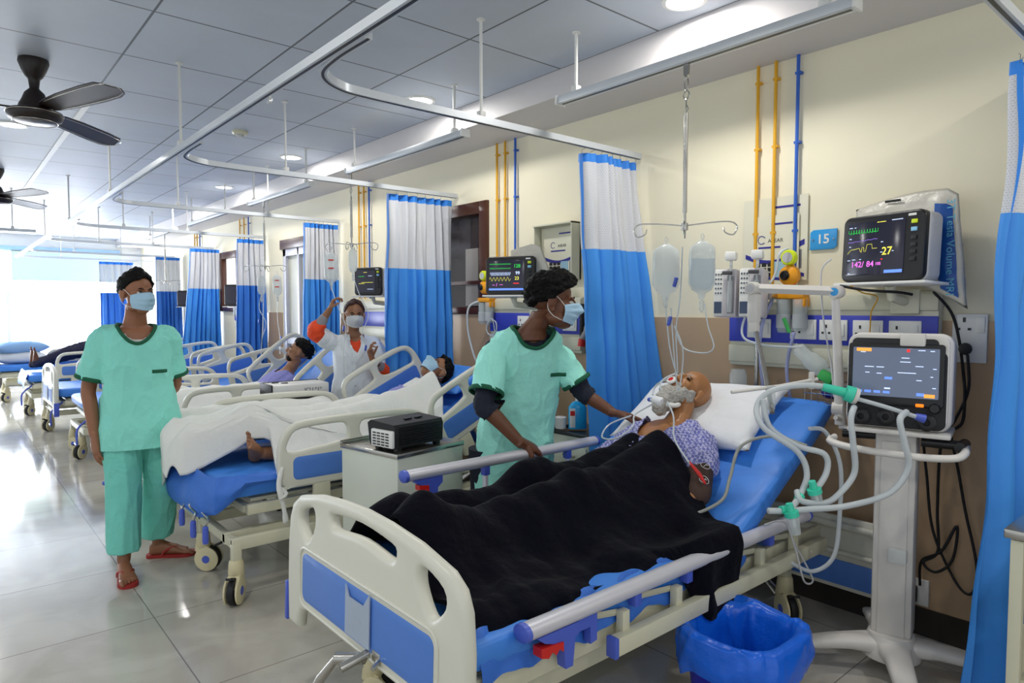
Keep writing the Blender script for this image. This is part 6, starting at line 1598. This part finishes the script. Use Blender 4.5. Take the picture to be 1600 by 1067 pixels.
def bottle(x, y, z, label, h=.20, w_=.042, fluid=False, kind='bag', red=False):
    t = thing('drip_bottle' if kind == 'b' else 'drip_bag', label, 'drip bottle' if kind == 'b' else 'drip bag', (x, y, z))
    n_ = V((-.65, -.76, 0)); l = V((.76, -.65, 0))
    b = B(); secs = []
    for hh, ww, dd in ((0, .25, .25), (-.012, .55, .5), (-.03, .95, .9), (-.07, 1, 1), (-h*.8, 1, 1), (-h*.93, .75, .7), (-h, .28, .3), (-h-.025, .2, .25)):
        secs.append(((x, y, z+hh), w_*ww, w_*.55*dd, l, n_))
    b.loft(secs, n=24, pw=2.8); obj('body', b, M_bag, t, 60)
    b = B(); b.tube([(x, y, z), V((x, y, z))+l*.008+V((0, 0, .02)), (x, y, z+.035), V((x, y, z))-l*.008+V((0, 0, .02)), (x, y, z)], .0022, n=6); obj('hanging_loop', b, M_socket, t)
    if fluid:
        b = B(); b.loft([((x, y, z-.08), w_*.9, w_*.48, l, n_), ((x, y, z-h*.8), w_*.9, w_*.48, l, n_), ((x, y, z-h*.92), w_*.6, w_*.3, l, n_)], n=20, pw=2.8); obj('fluid', b, mat('pale blue fluid', 'B4D0E4', .2, alpha=.5, var=0), t)
    if red:
        for q in (-.06, -.125): b = B(); b.box(V((x, y, z+q))+n_*(w_*.56)+l*.006, (.04, .014, .010), rz=math.atan2(l.y, l.x)); obj('red_marking', b, M_red, t)
    return t
def dripset(label, pts, chamber, clamp=None):
    t = thing('drip_line', label, 'drip line', pts[0])
    b = B(); b.tube(pts, .0032, n=7, sm=7); obj('line', b, M_tube, t)
    c = V(chamber); b = B(); b.lathe(c-V((0, 0, .06)), [(0, 0), (.004, 0), (.010, .012), (.011, .05), (.005, .06), (0, .06)], n=14); obj('drip_chamber', b, M_clear, t)
    if clamp: c = V(clamp); b = B(); b.box(c, (.014, .014, .045), R=Matrix.Rotation(.3, 3, 'X'), bev=.003); obj('roller_clamp', b, M_blueclip, t)
    return t
bottle(2.6, 1.93, 1.80, 'milky drip bottle on the left of the nearest infusion hanger', h=.235, w_=.062, kind='b')
bottle(2.6, 1.735, 1.80, 'clear drip bottle half full on the right of the nearest infusion hanger', h=.235, w_=.058, fluid=True, kind='b')
dripset('drip line looping below the left bottle of the nearest hanger', [(2.6, 1.93, 1.52), (2.6, 1.92, 1.42), (2.6, 1.90, 1.30), (2.6, 1.86, 1.20), (2.6, 1.87, 1.40), (2.6, 1.85, 1.55), (2.6, 1.84, 1.78)], (2.6, 1.93, 1.56), (2.59, 1.87, 1.62))
dripset('drip line looping below the right bottle of the nearest hanger', [(2.6, 1.72, 1.52), (2.6, 1.70, 1.42), (2.6, 1.67, 1.33), (2.6, 1.72, 1.30), (2.6, 1.83, 1.32), (2.6, 1.88, 1.42), (2.6, 1.83, 1.30), (2.6, 1.85, 1.12), (2.6, 1.87, 1.20), (2.6, 1.90, 1.50)], (2.6, 1.735, 1.54), (2.59, 1.90, 1.44))
bottle(2.42, 5.07, 1.945, 'white drip bag held up by the woman in the white coat', h=.24, w_=.055, red=True)
bottle(2.6, 5.05, 1.99, 'small bag hanging right of the raised hand of the woman in the white coat', h=.20, w_=.035)
dripset('crossing drip lines falling in front of the woman in the white coat', [(2.6, 5.05, 1.76), (2.56, 4.86, 1.60), (2.60, 4.80, 1.45), (2.50, 4.72, 1.30), (2.54, 4.72, 1.20)], (2.6, 5.05, 1.78), (2.52, 4.70, 1.19))
dripset('drip line hanging from the bag beside the raised hand', [(2.42, 5.07, 1.66), (2.42, 4.95, 1.50), (2.43, 4.85, 1.35), (2.40, 4.83, 1.2), (2.40, 4.83, .95)], (2.42, 5.07, 1.70), (2.42, 4.87, 1.34))
bottle(2.62, 6.72, 1.84, 'drip bag with red marks in front of the dark blue curtain', h=.21, w_=.045, red=True)
bottle(2.6, 7.1, 1.84, 'crumpled clear drip bag left of the one with red marks', h=.20, w_=.04)
dripset('tangled drip lines hanging in front of the dark blue curtain', [(2.6, 7.1, 1.66), (2.6, 7.18, 1.5), (2.6, 7.0, 1.35), (2.6, 7.1, 1.2), (2.55, 6.95, 1.25), (2.6, 7.05, 1.6), (2.6, 7.0, 1.905), (2.55, 6.98, 1.2), (2.5, 6.9, .9)], (2.6, 7.1, 1.62), (2.6, 7.2, 1.36))
dripset('drip line falling to the propped up patient in lilac', [(2.62, 6.72, 1.60), (2.6, 6.68, 1.4), (2.6, 6.62, 1.2), (2.55, 6.5, 1.05)], (2.62, 6.72, 1.62), (2.6, 6.60, 1.20))
# ================================================================== FLOOR EQUIPMENT
# ---- ventilator
def ventilator():
    t = thing('ventilator', 'white ventilator on a wheeled column with a large grey touch screen', 'ventilator', (2.88, 1.05, 0))
    xd = V((.22, -.975, 0)).normalized(); C0 = V((2.90, 1.03, 0))
    H = frame(C0+V((0, 0, 1.21)), xd, (.06, .02, 1)); w_, h = .365, .385
    zb = -.11
    obj('housing', place(flat_shape([rrect(w_, h, .045, 8)], .19, .016, 3), H @ T3(.006, 0, -.11)), M_ventw, t)
    obj('front_frame', place(flat_shape([rrect(w_-.012, h-.012, .04, 8), rrect(w_-.07, .035, .015, 5, -.01, h/2-.045)], .03, .006, 2), H @ T3(0, 0, -.005)), M_ventw, t)
    obj('handle_recess', place(flat_shape([rrect(w_-.06, .05, .02, 5, -.01, h/2-.045)], .004, .001, 1), H @ T3(0, 0, .0075)), M_black, t)
    fp = obj('control_face', place(flat_shape([rrect(w_-.022, h-.075, .03, 6, 0, -.030)], .018, .004, 2), H @ T3(0, 0, .004)), M_blackm, t)
    bz = obj('screen_bezel', place(flat_shape([rrect(w_-.030, .245, .012, 4, -.004, .026)], .022, .004, 2), H @ T3(0, 0, .014)), M_black, t)
    sw, sh_ = w_-.065, .195
    scr = obj('screen', place(flat_shape([rrect(sw, sh_, .004, 2)], .003, .0005, 1), H @ T3(-.004, .034, .0255)), M_scrv, bz)
    S = H @ T3(-.004-sw/2, .034-sh_/2, .0272)
    def bar(x, y, ww, hh, mt, nm): obj(nm, B(S).box((x*sw, y*sh_, .0003), (ww*sw, hh*sh_, .0008)), mt, scr)
    bar(.13, .95, .18, .07, M_lo, 'orange_button'); bar(.90, .06, .12, .07, M_lo, 'orange_button'); bar(.65, .95, .035, .06, M_lr, 'alarm_mark')
    for x, y, ww in ((.80, .96, .08), (.92, .95, .05), (.20, .60, .11), (.33, .60, .09), (.18, .48, .05), (.32, .47, .06), (.62, .80, .09), (.62, .72, .12), (.78, .64, .09), (.64, .50, .21), (.95, .60, .04), (.92, .44, .03), (.78, .36, .06), (.95, .22, .04), (.12, .90, .06)):
        bar(x, y, ww, .016, M_lc, 'readout_line')
    for x in (.08, .19, .30, .41): bar(x, .09, .08, .05, M_lb, 'menu_button')
    bar(.43, .38, .09, .05, M_lb, 'menu_button'); bar(.80, .08, .09, .06, M_lb, 'menu_button'); bar(.42, .17, .07, .03, M_lc, 'readout_line')
    b = B(H); b.lathe((.135, -.098, .026), [(0, .012), (.016, .012), (.020, 0), (0, 0)], n=20); obj('dial_knob', b, M_black, fp)
    b = B(H); b.box((.085, -.090, .027), (.028, .013, .004), bev=.003); obj('orange_key', b, mat('orange key', 'F08C14', .4, emit='F08C14', es=.6, var=0), fp)
    for x, y in ((-.03, -.145), (.11, -.155), (-.12, -.150)):
        b = B(H); b.lathe((x, y, .012), [(.012, 0), (.030, 0), (.033, .010), (.026, .014), (.013, .014), (.012, 0)], n=20); obj('gas_port', b, M_black, fp)
    b = B(H); b.box((.055, h/2-.028, .02), (.085, .05, .05), bev=.006); b.box((.055, h/2-.03, -.02), (.08, .035, .08), bev=.006); obj('adapter_box', b, M_ventw, t)
    # column, tray, handle loop
    b = B(); yv = xd.cross(V((0, 0, 1)))
    def Cc(x, y, z): return C0+xd*x+yv*y+V((0, 0, z))
    F = frame(C0, xd, (0, 0, 1))                # x right, y up, z toward the viewer
    obj('tray', B(F).box((.01, 1.005, -.09), (.36, .02, .24), bev=.006), M_ventw, t)
    obj('column', B(F).box((0, .575, -.09), (.15, .84, .12), bev=.014), M_ventw, t)
    obj('column_face', B(F).box((0, .56, -.026), (.10, .80, .008), bev=.003), M_ventw, t)
    b = B(F); b.tube([(-.215, .965, .05), (-.21, .955, .10), (-.10, .945, .135), (.08, .940, .14), (.20, .945, .12), (.235, .955, .06), (.235, .965, -.06)], .020, n=12, sm=5, flat=.7, up=(0, 0, 1)); obj('handle_bar', b, M_ventw, t, 60)
    b = B(F); b.tube([(-.20, .972, -.05), (-.06, .975, -.06)], .018, n=10); o = obj('handle_grip', b, M_black, t); b = B(F); b.tube([(.22, .972, .03), (.23, .972, -.08)], .020, n=10); b.tube([(.09, .972, -.02), (.22, .972, -.02)], .018, n=10); obj('handle_grip', b, M_black, t)
    b = B(F); b.box((.02, .50, -.012), (.07, .06, .04), bev=.012); obj('clip_holder', b, M_clear, t)
    # star base with castors
    for k, (ax_, az) in enumerate(((-.30, .16), (-.12, -.33), (.10, .34), (.33, -.06))):
        b = B(F); b.loft([((0, .11, -.06), .075, .045, V((az, 0, -ax_)).normalized(), (0, 1, 0)), ((ax_*.5, .115, -.06+az*.5), .048, .026, V((az, 0, -ax_)).normalized(), (0, 1, 0)), ((ax_, .095, -.06+az), .040, .018, V((az, 0, -ax_)).normalized(), (0, 1, 0))], n=20, sub=3, pw=3)
        lg = obj('base_leg', b, M_ventw, t, 60)
        b = B(F); b.lathe((ax_*.98-.012, .038, -.06+az*.98), [(0, 0), (.034, 0), (.037, .004), (.037, .02), (.034, .024), (0, .024)], n=20, ax='x'); b.box((ax_*.98, .068, -.06+az*.98), (.03, .03, .03), bev=.005); obj('castor', b, M_grey, lg)
    obj('base_hub', B(F).lathe((0, .07, -.06), [(0, 0), (.11, 0), (.11, .03), (.085, .09), (0, .09)], n=24, R=frame((0, 0, 0), (1, 0, 0), (0, 0, -1))), M_ventw, t, 60)
    return F
VF = ventilator()
# ---- circuit support arm
t = thing('circuit_arm', 'white jointed support arm holding the breathing hoses over the pillow', 'support arm', (3.06, 1.34, 1.0))
b = B(); b.tube([(3.065, 1.315, .98), (3.06, 1.32, 1.10), (3.02, 1.33, 1.54)], [.024, .022, .017], n=14); obj('upright', b, M_ventw, t)
b = B(); b.cyl((3.05, 1.345, 1.05), (3.06, 1.30, 1.05), .028, n=16); b.cyl((2.98, 1.30, 1.02), (3.06, 1.31, 1.0), .010, n=8); b.cyl((3.065, 1.315, .97), (3.02, 1.20, .965), .012, n=8); obj('clamp', b, M_ventw, t)
b = B(); b.tube([(3.02, 1.32, 1.575), (2.83, 1.60, 1.590)], .021, n=4, flat=1.0); obj('cross_arm', b, M_ventw, t, 30)
for p, q in (((3.02, 1.325, 1.572), 0), ((2.82, 1.612, 1.59), 1)):
    b = B(frame(p, (0, -1, 0), (0, 0, 1))); b.lathe((0, 0, -.026), [(0, 0), (.026, 0), (.029, .004), (.029, .048), (.026, .052), (0, .052)], n=22); o = obj('joint', b, M_ventw, t)
    b = B(frame(p, (0, -1, 0), (0, 0, 1))); b.lathe((0, 0, .0265), [(0, 0), (.018, 0), (.018, .002), (0, .002)], n=18); obj('joint_cap', b, M_signb if q == 0 else M_grey, o)
b = B(); b.box((2.82, 1.605, 1.50), (.045, .05, .13), bev=.01); b.box((2.82, 1.603, 1.42), (.035, .04, .06), bev=.006); obj('elbow_block', b, M_ventw, t)
b = B(); b.tube([(2.82, 1.60, 1.41), (2.76, 1.53, 1.28), (2.60, 1.39, 1.07)], .010, n=10); obj('dark_rod', b, M_steel, t)
b = B(); b.tube([(2.47, 1.50, 1.155), (2.66, 1.395, 1.175), (2.82, 1.31, 1.20)], .0075, n=10); b.cyl((2.80, 1.325, 1.23), (2.80, 1.325, 1.16), .012, n=8); obj('holder_rod', b, M_ventw, t)
b = B(); b.box((2.615, 1.405, 1.13), (.02, .03, .10), bev=.003); obj('tube_clamp', b, M_clear, t)
# ---- breathing circuit
t = thing('breathing_circuit', 'milky corrugated breathing hoses with aqua green connectors linking ventilator and patient', 'breathing hose', (2.6, 1.25, 1.0))
def corr(pts, r=.0125, nm='hose'):
    P = spl(pts, 10); L = [0]
    for i in range(1, len(P)): L.append(L[-1]+(P[i]-P[i-1]).length)
    n = int(L[-1]/.0042); out = []; j = 0
    for k in range(n+1):
        d = L[-1]*k/n
        while j < len(L)-2 and L[j+1] < d: j += 1
        f = (d-L[j])/max(1e-6, L[j+1]-L[j]); out.append(P[j].lerp(P[j+1], f))
    b = B(); b.tube(out, [r*(1.0 if k % 2 else .86) for k in range(len(out))], n=12); return obj(nm, b, M_hose, t, 180)
corr([(2.75, 1.14, 1.165), (2.66, 1.26, 1.19), (2.58, 1.38, 1.165), (2.53, 1.42, 1.10), (2.50, 1.37, 1.02), (2.58, 1.27, .93), (2.60, 1.24, .84), (2.52, 1.23, .77), (2.44, 1.225, .735)])
corr([(2.54, 1.40, 1.13), (2.545, 1.37, 1.02), (2.60, 1.28, .95), (2.66, 1.20, .92), (2.66, 1.19, .85), (2.57, 1.195, .785)])
corr([(2.72, 1.115, 1.115), (2.68, 1.11, 1.07), (2.68, 1.10, .98), (2.70, 1.10, .86), (2.64, 1.13, .78), (2.59, 1.165, .745), (2.50, 1.21, .76), (2.52, 1.24, .79)])
corr([(2.80, .955, 1.105), (2.735, .955, 1.08), (2.74, .94, 1.0), (2.76, .93, .90), (2.72, .98, .80), (2.62, 1.09, .745), (2.50, 1.18, .735), (2.42, 1.22, .735), (2.34, 1.26, .742)])
corr([(2.74, 1.12, 1.145), (2.79, 1.02, 1.115), (2.83, .93, 1.085)], .009)
def conn(a, c, r1, r2, mt, nm='connector'): b = B(); b.cyl(a, c, r1, r2, n=18); return obj(nm, b, mt, t)
conn((2.685, 1.225, 1.185), (2.73, 1.155, 1.165), .016, .019, M_aqua); conn((2.73, 1.155, 1.165), (2.745, 1.13, 1.155), .031, .034, M_aqua, 'filter_disc'); conn((2.745, 1.13, 1.155), (2.753, 1.118, 1.15), .034, .032, M_ventw, 'filter_disc')
conn((2.83, .935, 1.087), (2.85, .91, 1.078), .012, .017, M_blueclip); conn((2.52, 1.225, .775), (2.50, 1.225, .76), .017, .017, M_aqua)
for (p, q) in (((2.565, 1.195, .80), (2.585, 1.18, .715)), ((2.405, 1.205, .74), (2.42, 1.19, .655))):
    p, q = V(p), V(q); d = (q-p)
    conn(p-d*.35, p, .013, .016, M_aqua); conn(p, p+d*.22, .027, .027, M_aqua, 'trap_collar'); conn(p+d*.2, q, .024, .018, M_clear, 'water_trap'); conn(p+d*.2, p+d*.7, .008, .006, M_socket, 'trap_valve')
conn((2.43, 1.215, .742), (2.385, 1.235, .742), .015, .015, M_aqua)
cable('grey hose curving over the raised blue mattress', [(2.72, 1.30, .93), (2.66, 1.42, .96), (2.55, 1.50, .92), (2.47, 1.50, .80), (2.42, 1.50, .72), (2.36, 1.56, .665), (2.30, 1.60, .655)], .007, mat('grey hose', '9A9C94', .4), 'hose')
cable('thin cable drooping from the bed end towards the floor', [(2.50, 1.36, .63), (2.62, 1.34, .62), (2.68, 1.32, .50), (2.72, 1.30, .36), (2.80, 1.30, .34), (2.78, 1.33, .42), (2.80, 1.40, .50)], .004, M_grey)
cable('white hose hanging beside the ventilator column', [(2.74, 1.30, 1.0), (2.82, 1.27, .98), (2.85, 1.22, .85), (2.86, 1.22, .65), (2.86, 1.24, .45), (2.80, 1.30, .38), (2.72, 1.36, .42)], .009, M_hose, 'hose')
# low ivory panel on the head end of the nearest bed
b = B(); b.b2((3.262, 1.12, .145), (3.292, 2.45, .50), bev=.014); o = obj('head_end_panel', b, M_plastic, bed1); b = B(); b.b2((3.255, 1.18, .17), (3.262, 2.40, .29), bev=.003); obj('inset_panel', b, M_bluebed, o)
b = B(); b.tube([(3.25, 1.10, .46), (3.25, 2.45, .46)], .018, n=10); b.tube([(3.25, 1.10, .33), (3.25, 2.45, .33)], .012, n=10); obj('bead', b, M_plastic, o)

# ---- bin
t = thing('waste_bin', 'blue waste bin with a plastic liner folded over its rim, beside the nearest bed', 'bin', (2.16, 1.22, 0))
bc = V((2.11, 1.22, 0)); 
def sq(z, r, rr=None): return [bc+V((math.copysign(abs(math.cos(a))**.6, math.cos(a))*r, math.copysign(abs(math.sin(a))**.6, math.sin(a))*r*.92, z)) for a in [2*PI*k/40 for k in range(40)]]
b = B(); b.rings([sq(.0, .14), sq(.02, .145), sq(.34, .18), sq(.345, .188), sq(.36, .188), sq(.36, .175), sq(.03, .13)]); obj('bin_body', b, M_binb, t, 60)
b = B()
def lf(u, v_):
    a = 2*PI*u; ca_, sa_ = math.cos(a), math.sin(a); dx = math.copysign(abs(ca_)**.65, ca_); dy = math.copysign(abs(sa_)**.65, sa_)*.92
    n1 = nz((ca_*3, sa_*3, v_*3), 1, 71)+.6*nz((ca_*8, sa_*8, v_*5), 1, 72)
    if v_ < .45: s_ = v_/.45; r = .205+.010*math.sin(s_*PI)+.012*n1; z = .255+.05*nz((ca_*2, sa_*2, 0), 1, 73)+.135*s_
    elif v_ < .6: s_ = (v_-.45)/.15; r = .205-.045*s_+.012*n1; z = .385+.012*math.sin(s_*PI)+.012*n1
    else: s_ = (v_-.6)/.4; r = .160-.04*s_+.02*n1; z = .385-.22*s_+.02*n1
    return bc+V((dx*r, dy*r, z))
b.grid(lf, 96, 26); obj('bin_liner', b, M_liner, t, 180)

# ---- bedside cabinets
def cabinet(c, sx, sy, h, rz, label, top=M_steel, door=True):
    t = thing('bedside_cabinet', label, 'cabinet', (c[0], c[1], 0)); M = Matrix.Translation((c[0], c[1], 0)) @ Matrix.Rotation(rz, 4, 'Z')
    b = B(M); b.box((0, 0, h/2+.02), (sx, sy, h-.08), bev=.004); obj('body', b, M_cabi, t)
    b = B(M); b.box((0, 0, h-.012), (sx+.012, sy+.012, .024), bev=.003); b.box((0, sy/2, h+.004), (sx+.012, .012, .02)); obj('steel_top', b, top, t)
    if door: b = B(M); b.box((-sx/2-.006, 0, h*.36), (.012, sy-.03, h*.52), bev=.003); d = obj('door', b, M_cabi, t); b = B(M); b.box((-sx/2-.018, sy*.36, h*.42), (.012, .012, .09), bev=.003); obj('handle', b, M_steel, d); b = B(M); b.box((-sx/2-.006, 0, h*.78), (.012, sy-.03, h*.20), bev=.003); d = obj('drawer', b, M_cabi, t); b = B(M); b.box((-sx/2-.018, 0, h*.80), (.012, .10, .012), bev=.003); obj('handle', b, M_steel, d)
    for x in (-1, 1):
        for y in (-1, 1): b = B(M); b.cyl((x*(sx/2-.04), y*(sy/2-.04), 0), (x*(sx/2-.04), y*(sy/2-.04), .07), .016, n=10); obj('foot', b, M_rubber, t)
    return t, M
_, CM = cabinet((1.835, 3.03), .45, .44, .80, .17, 'white bedside cabinet with a steel top carrying the black heater', door=False)
# ---- heater on the cabinet
t = thing('fan_heater', 'black slatted fan heater with white grille on the steel-topped cabinet', 'heater', (1.80, 2.93, .80))
HM = Matrix.Translation((1.80, 2.92, .81)) @ Matrix.Rotation(.17, 4, 'Z')
b = B(HM @ frame((0, 0, 0), (0, 1, 0), (0, 0, 1)))
prof = [(-.09, .01), (.09, .01), (.10, .02), (.115, .12), (.09, .135), (-.085, .125), (-.095, .10)]
b.rings([[(x, y, z) for x, y in prof] for z in (-.165, -.155, .10, .155)]); obj('case', b, M_blackm, t, 30)
for k in range(8): b = B(HM); b.box((.0, -.098, .025+k*.0125), (.28, .006, .005)); obj('slat', b, M_black, t)
b = B(HM); b.box((-.172, -.01, .055), (.02, .16, .085), bev=.006); gr = obj('white_grille', b, M_socket, t)
for k in range(5):
    for j in range(4): b = B(HM); b.box((-.183, -.055+j*.032, .025+k*.014), (.004, .022, .006)); obj('grille_slot', b, M_black, gr)
for x in (-.02, .05): b = B(HM); b.box((x, -.02, .135), (.045, .02, .008), bev=.003); obj('top_button', b, M_black, t)
for x in (-.13, .13):
    for y in (-.07, .07): b = B(HM); b.box((x, y, .005), (.03, .03, .03), bev=.004); obj('foot', b, M_black, t)
cabinet((3.16, 2.95), .32, .30, .72, .05, 'grey bedside cabinet behind the attendant in mint, holding the blue sanitizer bottle', top=mat('dark steel', '4C5458', .3, metal=.6))
t = thing('sanitizer_bottle', 'blue sanitizer bottle with a red and white label on the cabinet by the attendant', 'bottle', (3.10, 2.98, .73))
b = B(); b.loft([((3.08, 2.96, .735), .058, .035, (.76, -.65, 0), (.65, .76, 0)), ((3.08, 2.96, .87), .058, .035, (.76, -.65, 0), (.65, .76, 0)), ((3.08, 2.96, .90), .035, .025, (.76, -.65, 0), (.65, .76, 0)), ((3.08, 2.96, .91), .014, .014, (.76, -.65, 0), (.65, .76, 0))], n=24, pw=4)
obj('body', b, mat('cyan liquid bottle', '28B4F0', .2, var=.03), t, 40); obj('cap', B().cyl((3.08, 2.96, .91), (3.08, 2.96, .94), .014, n=14), M_socket, t)
b = B(frame((3.045, 2.945, .81), (.76, -.65, 0), (0, 0, 1))); b.box((-.02, 0, .030), (.035, .12, .003)); lb = obj('label', b, M_socket, t); b = B(frame((3.045, 2.945, .81), (.76, -.65, 0), (0, 0, 1))); b.box((-.02, .03, .033), (.028, .03, .002)); obj('label_print', b, M_red, lb)
b = B(); b.lathe((3.0, 3.03, .735), [(0, 0), (.035, 0), (.038, .07), (.030, .075), (0, .075)], n=18); tag(obj('steel_cup', b, M_grey), 'small grey cup left of the blue sanitizer bottle', 'cup')
b = B(); b.b2((3.22, 2.90, .735), (3.29, 3.0, .84), bev=.01); tag(obj('supply_packet', b, M_pillow), 'white packets right of the blue sanitizer bottle', 'packet')
cabinet((2.06, 5.0), .45, .36, .80, .0, 'white bedside cabinet behind the second bed, carrying the white box marked ICU 1', door=False)
t = thing('fan_heater', 'white heater box marked ICU 1, between the second and third beds', 'heater', (2.05, 4.98, .80))
HM = Matrix.Translation((2.07, 4.98, .81)) @ Matrix.Rotation(-.02, 4, 'Z')
b = B(HM); b.box((0, 0, .065), (.44, .24, .11), bev=.012); obj('case', b, M_socket, t)
b = B(HM); b.box((0, .0, .008), (.46, .26, .03), bev=.005); b.box((-.225, 0, .065), (.012, .25, .12), bev=.005); b.box((0, .118, .118), (.46, .012, .012)); obj('black_trim', b, M_blackm, t)
for x, y in ((-.14, .05), (-.09, -.01)): b = B(HM); b.box((x, y, .123), (.05, .022, .008), bev=.003); obj('top_button', b, M_black, t)
txt(t, 'lettering', 'ICU *1*', .042, HM @ frame((.09, -.1205, .072), (1, 0, 0), (0, 0, 1)), M_inkk, .0006)

# ---- trolley at the right edge
t = thing('instrument_trolley', 'ivory framed steel-topped trolley cut off by the right edge', 'trolley', (2.65, .33, 0))
for x, y in ((2.36, .50), (2.95, .50), (2.36, .10), (2.95, .10)):
    b = B(); b.box((x, y, .43), (.032, .032, .80), bev=.003); o = obj('leg', b, M_cremet, t); b = B(); b.lathe((x, y-.01, .03), [(0, 0), (.028, 0), (.028, .02), (0, .02)], n=16, ax='y'); obj('castor', b, M_rubber, o)
obj('steel_top', B().b2((2.33, .07, .835), (2.98, .53, .862), bev=.004), M_steel, t)
b = B(); b.b2((2.36, .10, .40), (2.95, .50, .42), bev=.003); obj('shelf', b, M_cremet, t); b = B(); b.b2((2.385, .485, .43), (2.93, .495, .56)); obj('side_panel', b, M_cremet, t)
b = B(); b.b2((2.42, .15, .09), (2.9, .45, .38), bev=.01); tag(obj('storage_box', b, M_bluebed), 'blue box on the floor level of the trolley at the right edge', 'box')
